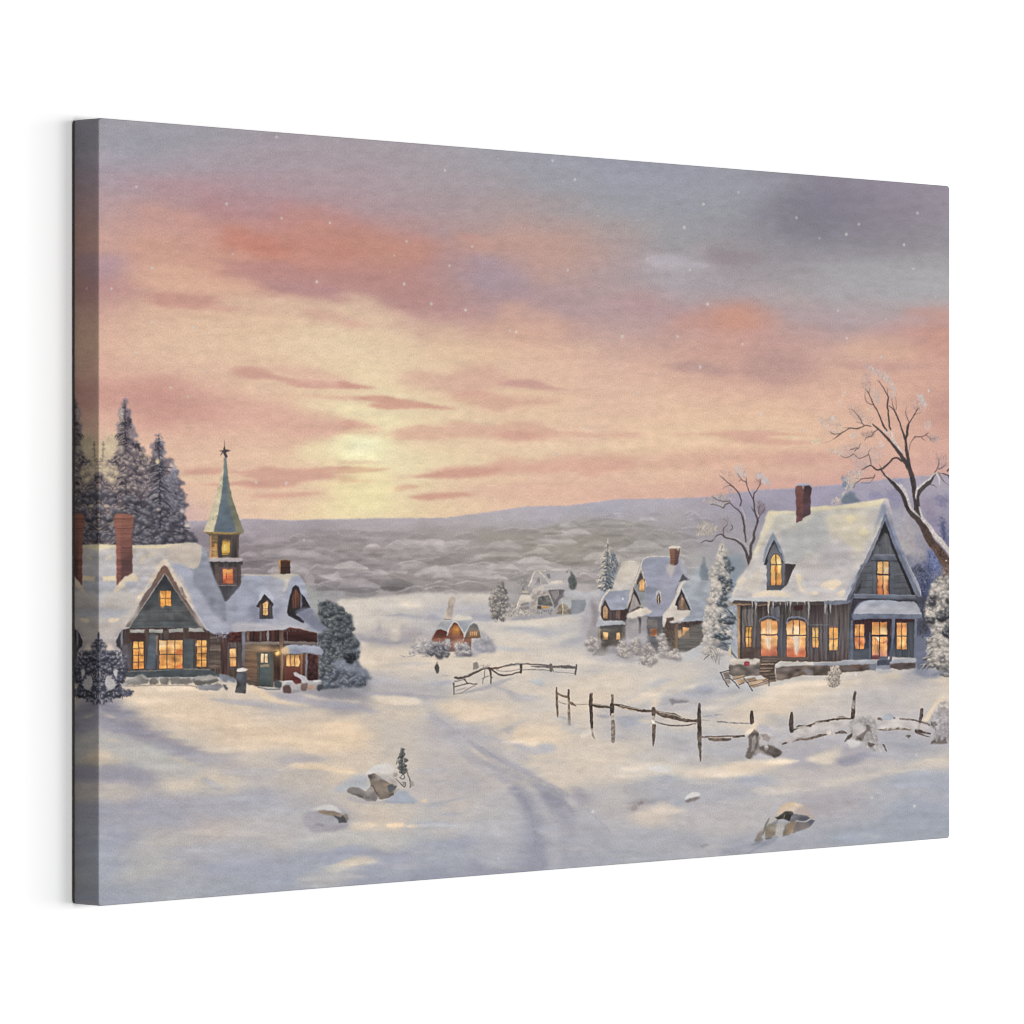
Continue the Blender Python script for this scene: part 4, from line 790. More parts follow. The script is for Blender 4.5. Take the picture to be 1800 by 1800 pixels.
 (TR_, [940,250, 1180,330, 1420,360, 1380,440, 1000,420, 860,380], 'd8ccb8', .4, 9, 4),
 (TR_, [1300,430, 1500,450, 1800,450, 1800,500, 1500,500], 'd8ccb6', .5, 6, 2),
 (TV, [0,1270, 120,1300, 190,1340, 120,1370, 0,1390], '9fa3b3', .85, 3, 2),
 (TV, [0,1200, 180,1170, 380,1150, 380,1200, 140,1260, 0,1250], 'b6b4ba', .6, 4, 2),
 (TV, [140,1350, 300,1320, 500,1290, 640,1320, 500,1370, 240,1400, 140,1400], 'acadb8', .6, 5, 2),
 (TV, [880,1240, 1100,1190, 1400,1160, 1600,1160, 1560,1300, 1200,1360, 900,1320], 'ddcfb3', .6, 7, 4),
 (TV, [860,1240, 1200,1150, 1600,1140, 1560,1170, 1200,1200, 900,1260], 'b2b0b7', .75, 4, 1.6),
]:
    snow(T, q, c, a, sx, sy)
# the rutted track running up to the village, and soft drift shading
for q, c, a, sx, sy in [([745,1235, 800,1262, 850,1290, 905,1330, 960,1372, 940,1374, 880,1345, 820,1305, 770,1275], 'b0aeb7', .55, 5, 4),
        ([905,1372, 935,1392, 955,1430, 965,1480, 950,1545, 925,1545, 940,1480, 930,1440, 905,1400], '8f92a4', .6, 4, 6), ([940,1376, 985,1396, 1010,1430, 1012,1470, 990,1450, 975,1425, 945,1400], '9292a3', .55, 4, 4),
        ([925,1385, 955,1405, 975,1440, 985,1500, 975,1540, 965,1500, 950,1440], 'b0b0b9', .5, 5, 7), ([1005,1400, 1050,1440, 1080,1480, 1050,1480, 1020,1450], 'a5a5b0', .5, 6, 5),
        ([820,1300, 880,1330, 940,1362, 1000,1396, 985,1402, 930,1376, 870,1346], '9f9fad', .6, 3, 2), ([790,1290, 840,1325, 900,1370, 885,1375, 830,1345, 785,1305], 'a9a8b4', .6, 3.5, 2.5),
        ([860,1400, 905,1420, 915,1500, 880,1530, 840,1500, 830,1440], 'b3b4bd', .5, 10, 9), ([400,1440, 520,1420, 640,1445, 560,1490, 440,1480], 'b9b7ba', .4, 14, 7), ([200,1430, 300,1400, 420,1430, 340,1460, 220,1460], 'a2a2b1', .4, 14, 6),
        ([1090,1380, 1200,1372, 1300,1390, 1260,1410, 1120,1402], 'a9aab5', .5, 8, 3), ([1000,1440, 1150,1460, 1280,1450, 1200,1490, 1050,1490], 'a9abb6', .4, 12, 6), ([1180,1440, 1300,1420, 1340,1440, 1260,1470], 'bab7b9', .45, 9, 4),
        ([640,1260, 760,1290, 820,1340, 760,1350, 660,1310], 'bbb5b4', .35, 12, 7), ([1100,1330, 1220,1322, 1340,1330, 1240,1345], 'bab7ba', .5, 8, 3)]:
    Pb(TP, q, c, sx, sy, a, .4, tk='b')
for q, w, c, a in [([838,1312, 880,1338, 925,1362, 975,1384, 1010,1404], 3, '9a99a8', .5), ([903,1384, 925,1410, 938,1450, 942,1500], 4, '8c8d9e', .4), ([948,1378, 985,1398, 1008,1432], 3.4, '8a8999', .45), ([770,1262, 812,1292, 852,1318], 3, 'a19faa', .5), ([855,1330, 900,1352, 960,1380], 3, 'c6beb6', .35), ([1015,1408, 1050,1440, 1080,1470], 4, 'a09fab', .4)]:
    Ln(TP, q, w, c, a, soft=1.8)
# fine broken brushwork over the snow
RS = np.random.default_rng(21)
for i in range(900):
    x = 160+1520*RS.random(); y = 1060+540*RS.random()**.8
    if y > 1595-(x-174)*.078: continue
    ix, iy = int(x-PX0), int(y-PY0)
    if sm_[iy, ix] < .9: continue
    base = SH[iy, ix].copy(); warm = RS.random() < .5
    c = base + (np.array([.035, .024, 0]) if warm else np.array([-.035, -.025, -.005]))
    L = 8+26*RS.random(); h = 1.2+2.6*RS.random(); t = (RS.random()-.35)*.25
    Pb(TP, [x-L, y+L*t*.4, x-L*.3, y-h, x+L*.5, y-h*.6-L*t*.2, x+L, y-L*t*.4, x+L*.2, y+h*.7], c, 3.0, 1.2, .32, .6)

# ================================================================ LEFT: firs, cottage with gable, bell tower, wing
# firs behind the roof (tile TG)
FIRS = [285,1790, 285,1000, 300,900, 340,830, 400,800, 480,740, 505,650, 470,570, 500,520, 490,430, 520,390, 500,340, 520,290, 515,260, 548,230, 530,190, 550,150, 560,108, 585,104, 610,140, 600,220, 640,270, 655,330, 640,390, 655,440, 690,480, 740,560, 670,560, 720,640, 800,690, 790,760, 860,790, 880,760, 880,700, 850,650, 920,645, 912,560, 940,530, 985,512, 955,560, 975,625, 1045,625, 1010,680, 1040,720, 1020,790, 1130,830, 1085,880, 1060,930, 1190,950, 1155,1010, 1265,1090, 1200,1110, 1235,1180, 1275,1220, 1230,1260, 1300,1350, 1240,1400, 1260,1500, 1240,1560, 1330,1650, 1400,1740, 1400,1790]
Pg(TG, FIRS, ['978a8f', '7a6f78', '5f5965', '494652', 'v'], 1.0, .96, rough=1.0, tx=.08, tk='l')
Pg(TG, [285,640, 360,560, 430,520, 500,560, 520,700, 480,800, 400,830, 300,900, 285,960], 'c9b79a', 4, .55, rough=.8)
Db(TG, [290,700, 420,520, 520,640, 500,760, 380,820, 290,900], 260, ['8a7d76', '6d6363', 'a99c8c', 'cdbd9c'], 2.6, .8, 1.9, .7, .55)
Pg(TG, [555,110, 610,110, 605,230, 650,300, 645,440, 560,460, 548,300], ['94828c', '7e6f7c', '6b5f6b', 'v'], 1, .85, rough=.5)
D1 = ['35313b', '28262f', '403b46', '4a444f']
for q, n in [([540,360, 640,350, 640,450, 560,470], 90), ([470,540, 560,510, 640,600, 600,690, 520,620], 140), ([640,620, 730,640, 740,700, 690,680], 40),
             ([290,980, 360,830, 500,760, 540,900, 500,960, 560,1100, 500,1130, 380,1060], 190), ([640,790, 800,780, 780,920, 700,980, 640,900], 150),
             ([520,1000, 600,1080, 640,1180, 560,1200, 500,1080], 110), ([600,1180, 760,1160, 820,1400, 700,1400, 620,1300], 260), ([380,1180, 470,1200, 470,1320, 390,1340], 110),
             ([880,820, 1010,820, 1000,1080, 900,1080, 870,960], 260), ([920,620, 1000,640, 1000,740, 930,760], 90), ([840,1180, 1060,1160, 1000,1260, 900,1300, 820,1260], 170),
             ([1060,1420, 1200,1400, 1230,1480, 1100,1500], 60), ([820,1580, 1120,1560, 1000,1700, 860,1700], 190), ([320,1500, 460,1540, 440,1620, 340,1610], 90),
             ([290,1640, 460,1690, 470,1790, 290,1790], 190), ([660,1680, 1000,1700, 1300,1720, 1340,1790, 660,1790], 240), ([1120,1570, 1240,1600, 1220,1660, 1130,1640], 60),
             ([540,1320, 620,1420, 600,1500, 520,1460], 60), ([700,880, 800,900, 780,1100, 700,1060], 60), ([1150,1180, 1230,1260, 1200,1330, 1130,1280], 50)]:
    Db(TG, q, n, D1, 5, 1.9, 1.3, .7, .75)
for q, n, cs in [([545,690, 700,690, 780,780, 640,830, 600,980, 540,900], 170, ['a29292', 'b3a198', '8d7f84']), ([560,920, 640,900, 700,1060, 640,1160, 560,1060], 150, ['b5a394', 'a39389', '8f8183']),
                 ([310,880, 480,870, 500,1040, 420,1080, 310,1000], 260, ['cbb998', 'bfae92', 'd3c19c']), ([290,1100, 480,1090, 480,1180, 300,1200], 150, ['a5958e', 'b7a798', '91858a']),
                 ([640,1120, 800,1080, 960,1130, 880,1220, 700,1200], 170, ['95888c', '837881', 'a8999a']), ([760,740, 880,780, 860,880, 780,860], 60, ['b9a593', 'a7958d']),
                 ([460,1100, 600,1130, 690,1320, 620,1400, 500,1300], 150, ['8d8188', '7b717c', 'a0929a']), ([780,980, 900,1000, 860,1120, 760,1060], 60, ['8f848e', 'a1959b']),
                 ([1010,1000, 1150,1000, 1180,1180, 1040,1220], 130, ['868292', '9893a0', '757385']), ([1000,1280, 1200,1250, 1260,1400, 1020,1420], 150, ['777589', '8b899b', '666579']),
                 ([740,1380, 1060,1360, 1060,1560, 760,1560], 260, ['6d6b7c', '7f7c8d', '5c5b6c']), ([1000,1480, 1230,1480, 1230,1570, 1020,1590], 130, ['84808f', '716f81']),
                 ([680,1540, 860,1500, 840,1690, 680,1680], 110, ['6b6978', '7b7887']), ([960,1640, 1240,1650, 1230,1760, 940,1740], 130, ['737182', '625f70', '84808e']),
                 ([290,1640, 420,1580, 440,1690, 300,1700], 100, ['696876', '7d7985']), ([340,1240, 480,1340, 460,1420, 360,1400], 70, ['8f838a', '7f7580']),
                 ([290,1380, 400,1360, 440,1480, 300,1620], 90, ['9b8a86', '8a7c7d', 'ac9a90']), ([930,560, 990,520, 1040,700, 960,640], 30, ['7a7c92', '8f90a3']),
                 ([1080,830, 1140,860, 1190,980, 1120,1020, 1080,960], 60, ['8a90a8', '777d96', 'a3a6b5']), ([900,640, 1020,680, 1030,800, 940,820], 50, ['7b7b8e', '8e8c9b', 'a9a3a6']),
                 ([520,260, 560,230, 550,380, 500,440], 40, ['b3a49f', 'c9b7a4'])]:
    Db(TG, q, n, cs, 4.2, 1.7, 1.35, .6, .7)
Pg(TG, [345,1300, 380,1290, 398,1330, 390,1430, 365,1370, 330,1350], 'c5b39b', .8, .9, rough=.4)
Pg(TG, [285,1230, 320,1240, 340,1290, 300,1310, 285,1300], 'b5a48f', 1, .8, rough=.5)
Bl(TG, 945, 843, 4.2, 4.2, 'd8c8a0', .95, hard=2.5)
Bl(TG, 985, 800, 1.8, 1.6, 'a9a3a0', .8)
for x, y, r, c in [(955,1385,4.6,'b7aaa2'), (890,995,4,'9b9096'), (740,1325,2.2,'958c95'), (1110,1265,4,'a0969b')]: Bl(TG, x, y, r, r*.9, c, .75, hard=1.6)
Pg(TG, [1200,1400, 1215,1370, 1260,1380, 1250,1430, 1215,1450], 'c2b7b6', .6, .9, rough=.3)
Pg(TG, [1235,1560, 1280,1545, 1325,1545, 1300,1590, 1240,1590], 'cbbfb8', .6, .95, rough=.3)
Ln(TG, [1220,1480, 1260,1500, 1290,1530], .9, '4c4655')
for a, b in [((1100,940), (1190,950)), ((1160,1080), (1265,1092)), ((1200,1200), (1278,1218)), ((1210,1340), (1300,1352)), ((1020,625), (1045,622)), ((1060,830), (1135,828)), ((690,540), (745,562))]:
    Ln(TG, [*a, (a[0]+b[0])/2, (a[1]+b[1])/2+10, *b], 1.6, '75758c', .8, w2=.4)

fir(TG, 330, 620, 1800, 300, ['cbb9a0', 'b9a898', 'a3958f'], ['8f8489', 'a09092'], ['3b3640', '4a434c', '58505a'], 31, 15, -40, .8, .75)
fir(TG, 575, 150, 1800, 330, ['b8a69c', 'a8989a', 'c3b09f'], ['8a7f8a', '9b8e96', '7b7280'], ['302d37', '3b3741', '4a434e'], 32, 22, 20, .9, .8)
fir(TG, 960, 560, 1800, 330, ['9c97a3', 'aaa3a8', '8d8b9b'], ['7d7b8e', '8b899a', '6b6a7c'], ['2b2a34', '363541', '444352'], 33, 19, 20, .8, .8)
Bl(TG, 945, 843, 4.2, 4.2, 'd8c8a0', .9, hard=2.5)
puffs(TG, [290,900, 480,820, 600,900, 760,800, 860,900, 880,1400, 700,1430, 480,1400, 290,1500], 95, 4.6, ['46404a', '35313b', '5b535e'], ['7f747c', '8f8389', '6d6470'], ['b3a5a2', 'c6b5a6', 'a3979b', 'bcaea8'], .7, 34)
puffs(TG, [690,1420, 900,1380, 1200,1380, 1240,1560, 1300,1760, 690,1780], 80, 5.2, ['2f2e38', '3b3a46'], ['5b5a69', '6b6a79'], ['8f8c9a', '9e9ba6'], .65, 35)
puffs(TG, [290,1180, 460,1200, 640,1240, 900,1300, 1200,1420, 1260,1600, 1340,1770, 290,1780], 120, 6.2, ['35343f', '2b2a34', '444350'], ['6a6876', '777482', '5c5a69'], ['918d99', 'a19ba2', '86828f'], .72, 72)
puffs(TG, [500,700, 640,660, 780,760, 800,1000, 700,1180, 560,1150, 520,900], 45, 5.2, ['46404a', '5b535e'], ['8a7e84', '998c8c'], ['bcada4', 'cbb9a7'], .7, 73)
puffs(TG, [300,860, 480,830, 500,1020, 420,1080, 300,1010], 30, 5, ['8f8078'], ['b5a690', 'c3b398'], ['d3c3a2', 'cbbb9e'], .7, 36)
puffs(TG, [1020,960, 1150,980, 1250,1200, 1260,1400, 1060,1380], 45, 4.6, ['4b4a58', '5d5c6c'], ['7d7b8d'], ['9a98a6', 'a7a4af'], .5, 37)
for x, y, r, c in [(955,1385,4.2,'b7aaa2'), (1225,1405,4,'c2b7b6'), (1275,1568,4.4,'cbbfb8'), (365,1350,4.4,'c5b39b')]: Bl(TG, x, y, r, r*.75, c, .85, hard=2)
Pb(TG, [285,700, 380,600, 480,560, 500,700, 420,790, 300,880], 'cdbd9c', 4, 3, .45)

# main roof snow (tile TH)
Pg(TH, [290,516, 500,518, 680,522, 1000,516, 1200,505, 1340,488, 1430,494, 1500,530, 1560,660, 1680,920, 1790,1190, 1800,1467, 1560,1560, 600,1500, 290,1500], ['b9b2ac', 'b3aeb3', 'b0aeb6', 'aaabb7', 'v'], .5)
Pb(TH, [290,520, 500,520, 680,525, 1000,520, 1200,510, 1300,505, 1100,545, 940,565, 700,560, 480,545, 290,570], 'd9caa8', 2, 1.4, .9, .5)
Pb(TH, [1140,530, 1400,500, 1480,560, 1490,700, 1450,810, 1300,780, 1150,730, 1100,640], 'bfb3a8', 3, 2.5, .8, .5)
Pb(TH, [290,600, 500,640, 480,860, 290,880], 'b3b2ba', 3, 3, .6)
Pb(TH, [370,680, 430,640, 440,665, 390,695], 'd3c4a6', 1.2, .8, .9)
Pb(TH, [790,660, 840,650, 830,700, 780,730], 'cdbfa8', 1.2, 1, .8); Pb(TH, [870,630, 980,590, 990,610, 900,665], 'cdbfaa', 1.5, 1, .8)
Pb(TH, [330,890, 496,880, 496,940, 340,948], 'dbcba4', 1.0, .7, .95, sm=False)
Pb(TH, [290,880, 325,890, 330,960, 290,950], '9d9daa', 1.5, 1.5, .7)
Pb(TH, [290,960, 480,960, 470,1120, 290,1140], 'a7abb8', 3, 3, .7)
Pb(TH, [360,1080, 700,1080, 700,1230, 480,1300, 340,1200], 'bcb3ab', 4, 3, .75)
Pb(TH, [290,1230, 480,1270, 700,1230, 640,1380, 500,1400, 290,1340], 'a3a7b5', 4, 3, .6)
# shaded roof plane right of the gable
Pg(TH, [1500,530, 1560,660, 1680,920, 1790,1190, 1800,1500, 1700,1500, 1560,1300, 1500,1150, 1420,900, 1350,790, 1450,810, 1490,700, 1500,600], ['9499a6', '8c90a1', '878b9c', 'v'], .8)
Pb(TH, [1140,745, 1260,745, 1340,790, 1420,880, 1500,1120, 1600,1290, 1700,1380, 1780,1467, 1560,1500, 1480,1350, 1400,1200, 1300,950, 1200,830], '999eb3', 2, 2, .95)
Pb(TH, [1420,880, 1480,1000, 1560,1180, 1700,1300, 1780,1400, 1740,1200, 1600,1000, 1500,850], '8589a0', 3, 3, .55)
Ln(TH, [1505,535, 1560,660, 1680,920, 1785,1185], .8, 'a9adb8', .7)
# chimney
Pg(TH, [468,200, 480,165, 520,152, 600,152, 680,168, 706,200, 700,240, 690,330, 680,400, 685,850, 640,880, 590,890, 545,960, 500,1000, 497,520, 488,340, 475,330, 468,240], ['8f5e51', '7c5149', '6a4643', '5e4341', 'v'], .4, tx=.06, tk='h')
Pg(TH, [470,190, 500,160, 560,158, 540,400, 560,900, 500,1000, 497,520, 482,330, 470,240], 'a3685a', 1.2, .45, tx=.06, tk='h')
for y, x0, x1, w, c in [(205,470,706,1.3,'55332f'), (218,470,704,.8,'5b3935'), (240,475,700,.7,'613f3a'), (322,480,695,1.4,'4f302d'), (345,482,692,.9,'613e39'), (465,495,682,.9,'5b3a37'),
                       (545,560,680,1.4,'4a3233'), (600,550,600,.9,'55393a'), (640,520,680,.8,'593c3a'), (720,530,680,.7,'573a39'), (800,540,650,.9,'6e4a45'), (860,530,640,.7,'4f3737')]:
    Ln(TH, [x0,y, (x0+x1)/2,y+8, x1,y-2], w, c, .8)
Pg(TH, [590,640, 675,640, 678,860, 600,880, 545,950, 560,700], '554042', 1.5, .5)
Ln(TH, [499,520, 501,990], 1.0, 'bb7c5c', .8); Ln(TH, [684,520, 686,850], .7, '413034', .7)
Pb(TH, [500,1000, 590,905, 690,855, 735,890, 740,950, 640,940, 600,1000, 470,1080], 'd4c5a6', 1.4, 1.2, .95)
Pb(TH, [600,950, 740,960, 700,1020, 620,1020], 'a0a1b0', 2, 1.5, .7)
# gable wall
Pg(TH, [1065,860, 1500,1467, 1560,1560, 1570,1600, 600,1600, 660,1467], ['3c3b3f', '4a4c4f', '54585a', '585f63', 'v'], .5, tx=.05)
Pg(TH, [1065,870, 1240,1110, 1140,1040, 1000,1040, 860,1150], '36343a', 4, .7)
for y, x0, x1 in [(1150,860,1290), (1230,780,1350), (1310,740,1400), (1410,690,1460), (1460,680,1490), (1080,930,990), (1100,1150,1230)]:
    Ln(TH, [x0,y+6, (x0+x1)/2,y, x1,y-6], .8, '33383d', .65)
for x, y0, y1 in [(1105,1240,1310), (940,1320,1400), (1050,1310,1400), (1180,1310,1440), (1270,1300,1400), (880,1320,1400), (1000,1420,1467), (1350,1310,1380), (1160,1420,1467)]:
    Ln(TH, [x,y0, x,y1], .7, '363b40', .55)
Pg(TH, [1050,1420, 1180,1415, 1180,1455, 1050,1460], '5e6c76', .8, .5); Pg(TH, [1110,1320, 1170,1320, 1170,1400, 1110,1400], '666866', .8, .5)
# gable window
def Win(T, x0, y0, x1, y1, cols, rows, cs, fr, fw=1.0, bar=.9, seed=0, skew=0, arch=0):
    """lit window: glowing panes split by glazing bars, dark frame"""
    g = np.random.default_rng(seed)
    f = fw
    s = T[2]
    Pg(T, [x0-f*s,y0-f*s, x1+f*s,y0-f*s+skew, x1+f*s,y1+f*s, x0-f*s,y1+f*s], fr, .35)
    base = [x0,y0, x1,y0+skew, x1,y1, x0,y1]
    if arch:
        k = [(x0+(x1-x0)*t, y0+arch*(1-math.sin(math.pi*t))) for t in np.linspace(0, 1, 9)]
        base = [v for p in k for v in p]+[x1,y1, x0,y1]
    Pg(T, base, cs, .35, tx=.09, tk='m')
    w, h = (x1-x0)/cols, (y1-y0)/rows
    for i in range(cols):
        for j in range(rows):
            cx, cy = x0+w*(i+.5), y0+h*(j+.5)
            c = hx(cs[min(len(cs)-1, int(j/rows*len(cs)))] if isinstance(cs[0], str) and cs[-1] not in 'vhdu' else cs[0])
            v = g.normal()*.09
            Bl(T, cx+g.normal()*w*.15, cy+g.normal()*h*.15, w/s*.34, h/s*.32, np.clip(c+np.array([.10, .14, .10])*(.5+g.random())+v, 0, 1), .6, hard=1.6)
            if g.random() < .6: Ln(T, [cx+w*.2*g.normal(),cy-h*.3, cx+w*.2*g.normal(),cy+h*.3], .8, np.clip(c-.16, 0, 1), .5)
    for i in range(1, cols): Ln(T, [x0+w*i,y0+arch*.1, x0+w*i,y1], bar, fr, .95, soft=.2)
    for j in range(1, rows): Ln(T, [x0,y0+h*j, x1,y0+h*j], bar, fr, .95, soft=.2)
Win(TH, 1012, 1056, 1140, 1232, 2, 2, ['d9903c', 'd58b38'], '4a4038', .8, .9, 3)
Pg(TH, [990,1060, 1008,1060, 1008,1235, 990,1225], '6f5340', .5, .8)
# snow-capped barge boards
Pg(TH, [1060,752, 1090,760, 1130,850, 1200,960, 1300,1110, 1400,1280, 1500,1440, 1560,1540, 1520,1560, 1400,1390, 1240,1130, 1100,890, 1065,855, 1030,890, 900,1090, 760,1310, 650,1480, 600,1480, 720,1290, 830,1090, 900,1010, 980,860, 1030,775], ['75594c', '71605a', '6b625f', 'v'], .5)
Ln(TH, [1066,862, 900,1100, 655,1475], 1.0, '9a9490', .75); Ln(TH, [1068,862, 1240,1120, 1510,1500], 1.0, '918b8a', .75)
Ln(TH, [1062,800, 1010,870, 870,1080], 1.6, '8d6a57', .6)
Pg(TH, [1040,690, 1065,680, 1105,700, 1160,820, 1230,930, 1290,1000, 1340,1090, 1400,1200, 1440,1250, 1460,1330, 1420,1310, 1360,1230, 1290,1120, 1220,1010, 1170,920, 1120,800, 1085,758, 1045,758, 1000,820, 950,900, 860,1040, 800,1110, 690,1290, 610,1440, 560,1500, 545,1490, 640,1330, 740,1150, 760,1090, 820,1050, 850,1000, 980,760], ['d0c3b0', 'cdbfaa', 'c9b79d', 'v'], .6, rough=.3)
Pb(TH, [560,1467, 740,1140, 780,1080, 830,1050, 800,1110, 650,1350, 600,1467], 'd6bf98', 1.5, 1.5, .6)
Pb(TH, [1340,1060, 1420,1190, 1460,1290, 1560,1467, 1480,1467, 1400,1300], 'b3a9ab', 2.5, 2.5, .8)
Pg(TH, [1235,1010, 1275,1015, 1290,1080, 1330,1150, 1300,1140, 1260,1080], '6b5c5a', .8, .7)

# lower storey (tile TI)
Pb(TI, [290,140, 700,120, 760,100, 720,300, 560,420, 480,520, 420,600, 290,480], 'b7afab', 3, 3, .9)
Pb(TI, [290,180, 480,220, 640,200, 560,280, 400,300, 290,290], 'a0a5b4', 4, 2, .7)
Pb(TI, [410,340, 440,310, 530,310, 520,340, 430,365], 'd8c9a8', 1.2, .8, .9)
Pb(TI, [290,400, 520,380, 540,440, 440,500, 290,480], 'b5aaa5', 4, 3, .6)
Pg(TI, [290,520, 350,600, 440,600, 500,560, 560,440, 620,440, 640,700, 600,1000, 290,1000], ['b3aaa9', '9f98a0', '7d7885', 'v'], 2.5, .95, rough=.6)
Pg(TI, [490,590, 530,500, 575,440, 660,430, 1000,420, 1520,440, 1720,520, 1730,960, 1700,1000, 560,1000, 580,900, 560,700], ['4b3f3d', '534845', '5a504c', 'v'], .5, tx=.1, tk='v')
Pg(TI, [555,470, 575,440, 570,620, 545,680, 540,560], '7b7f94', .6, .9); Pg(TI, [500,560, 545,520, 550,680, 500,640], '423d43', .8, .9)
Pg(TI, [580,630, 640,620, 650,900, 600,910, 570,800], '665f6c', 1.5, .8)
Pg(TI, [640,445, 828,440, 830,485, 640,482], ['a5a49d', '94938e', 'v'], .4); Pg(TI, [880,440, 1040,442, 1040,485, 880,482], ['a09f97', '8d8c88', 'v'], .4)
Pg(TI, [1112,440, 1280,432, 1280,475, 1112,482], ['9c9b95', '8d8b88', 'v'], .4); Pg(TI, [1345,425, 1500,430, 1535,472, 1345,472], ['a19f98', '908e8c', 'v'], .4)
for x, w in [(640, 5), (855, 6), (1315, 9)]: Pg(TI, [x-w*3,430, x+w*3,430, x+w*2.6,590, x-w*2.6,590], '57463d', .5, .95, tx=.08, tk='v')
Pg(TI, [1045,460, 1112,450, 1110,540, 1080,560, 1050,530], '5e4d43', .5)
Pg(TI, [640,490, 840,488, 840,580, 660,590], '4a2f2b', .8, .85); Pg(TI, [1110,490, 1280,480, 1280,560, 1120,575], '54392f', .8, .8); Pg(TI, [1345,480, 1600,480, 1600,560, 1350,560], '4d322d', .8, .85)
Pg(TI, [880,500, 962,495, 955,905, 850,905, 870,700], ['4c5359', '575f68', '545d69', 'v'], .6, tx=.05); Pg(TI, [1285,560, 1400,555, 1400,905, 1285,905], ['4d5355', '565c5e', 'v'], .6, tx=.05)
Pg(TI, [962,515, 990,520, 985,600, 975,740, 960,740], '8a6c57', .5, .9)
for y in (640, 720, 790, 850): Ln(TI, [1290,y, 1395,y+3], .6, '424b50', .5); Ln(TI, [860,y, 950,y+3], .6, '46525c', .45)
Pg(TI, [1590,480, 1700,520, 1720,600, 1725,920, 1580,910], ['5f5049', '69594f', '604f48', 'v'], .6, tx=.12, tk='h')
Pg(TI, [600,930, 1730,905, 1750,990, 1560,1000, 1200,1000, 900,1010, 560,990], ['50585b', '494f53', 'v'], .6, tx=.05)
Ln(TI, [600,935, 980,925, 1280,908, 1600,915, 1730,910], 1.2, '8e8780', .9); Ln(TI, [985,930, 985,1010], .7, '333c42', .6)
Win(TI, 695, 585, 820, 905, 2, 4, ['e2a04a', 'dd913f', 'd88a3c', 'cc7c3c'], '3f332e', 1.1, 1.0, 11)
Win(TI, 1000, 570, 1275, 902, 3, 2, ['e6b064', 'd98e48', 'dc9446'], '4a3c33', 1.1, 1.1, 12)
Pg(TI, [1005,580, 1070,580, 1070,650, 1005,655], 'efd69a', 1.2, .85); Pg(TI, [1195,680, 1270,670, 1272,735, 1192,735], 'c9602e', 1.2, .8); Pg(TI, [1190,860, 1275,850, 1275,900, 1190,900], 'c8683a', 1.2, .7)
Pg(TI, [1100,600, 1175,590, 1175,640, 1100,650], 'e8bd7c', 1.2, .7); Ln(TI, [1000,690, 1080,695, 1180,680, 1270,690], .9, 'b3622f', .6); Ln(TI, [990,870, 1090,850, 1200,880], .9, 'b3622f', .6)
Win(TI, 1440, 568, 1555, 882, 2, 4, ['e0a14e', 'dc9545', 'd9903f', 'd28a40'], '40352f', 1.1, 1.0, 13)
# foundation stones
for q, c in [([700,1010, 760,970, 830,975, 880,1020, 890,1070, 800,1090, 680,1100, 620,1080], '85827f'), ([550,1080, 640,1030, 720,1000, 780,985, 740,1030, 650,1070, 600,1110], '8f8c8b'), ([890,1020, 985,1010, 985,1085, 880,1090], '6d6762'),
             ([1000,1020, 1110,1000, 1120,1080, 1020,1090], '7c7771'), ([1120,1010, 1220,990, 1260,1040, 1240,1085, 1160,1085, 1115,1050], '847f78'), ([1240,1020, 1360,1010, 1400,1060, 1340,1090, 1240,1080], '7c7771'),
             ([1360,1020, 1480,1000, 1640,980, 1700,1040, 1640,1070, 1420,1090], '78736f'), ([1370,1010, 1480,995, 1640,980, 1640,1000, 1540,1040, 1440,1040], 'a9a59d'), ([1420,1100, 1560,1090, 1700,1070, 1760,1120, 1700,1150, 1500,1140], '85838a'),
             ([1700,970, 1800,1000, 1800,1060, 1740,1050], '7b7e8c'), ([1740,1080, 1800,1090, 1800,1140, 1750,1120], '55555c'), ([780,980, 860,1000, 880,1040, 820,1030], '9c9892')]:
    Pg(TI, q, c, .5, .95, rough=.25, tx=.05)
    Ln(TI, [q[-2],q[-1], *q[-4:-2]], .9, '48443f', .5)
Ln(TI, [620,1110, 900,1100, 1120,1100, 1400,1105, 1440,1130], 1.3, '4e4c4d', .5)
Ln(TI, [985,925, 990,1080], .8, '3c4044', .5)
# low snowy shrub at the left edge
Pb(TI, [340,620, 440,600, 470,700, 420,760, 350,700], 'c0b2a3', 2, 2.5, .8)
Db(TI, [290,560, 350,560, 330,640, 290,640], 40, ['4a4b5c', '5b5c6e'], 3.5, 1.8, 1.2, .8, .85)
Ln(TI, [288,480, 290,600, 288,1280], 3, '4c4d5c', .75, soft=.8)
Db(TI, [290,700, 480,680, 620,760, 620,960, 540,1120, 680,1170, 640,1220, 480,1240, 420,1290, 290,1290], 780, ['3c3d4b', '30313c', '4d4e5f', '5d5d70', '717187'], 4.2, 1.7, 1.0, 1.1, .8)
Db(TI, [290,700, 500,700, 600,800, 560,1000, 480,1200, 290,1280], 240, ['8d8ba0', 'a09eb0', '7b7a90', 'b3adb3'], 3.6, 1.2, 1.2, 1.2, .7)
puffs(TI, [290,720, 480,700, 610,780, 610,960, 520,1120, 660,1170, 600,1230, 440,1250, 400,1290, 290,1290], 95, 4.4, ['2b2b36', '353643', '3f404f'], ['4f5062', '5d5d70'], ['7d7c92', '9190a4', 'a3a1b0'], .75, 38)
puffs(TI, [286,520, 330,600, 420,700, 520,760, 600,860, 560,1000, 480,1180, 290,1260], 60, 4.4, ['2b2b36', '383946'], ['565769', '66677a'], ['9a99ab', 'aba9b6', 'b9b4b8'], .7, 75)
Ln(TI, [288,470, 289,560, 290,700], [1, 3, 5], '50515f', .8)
Pg(TI, [460,930, 480,905, 505,910, 515,960, 500,1005, 470,990], 'b3b0b4', .6, .9)
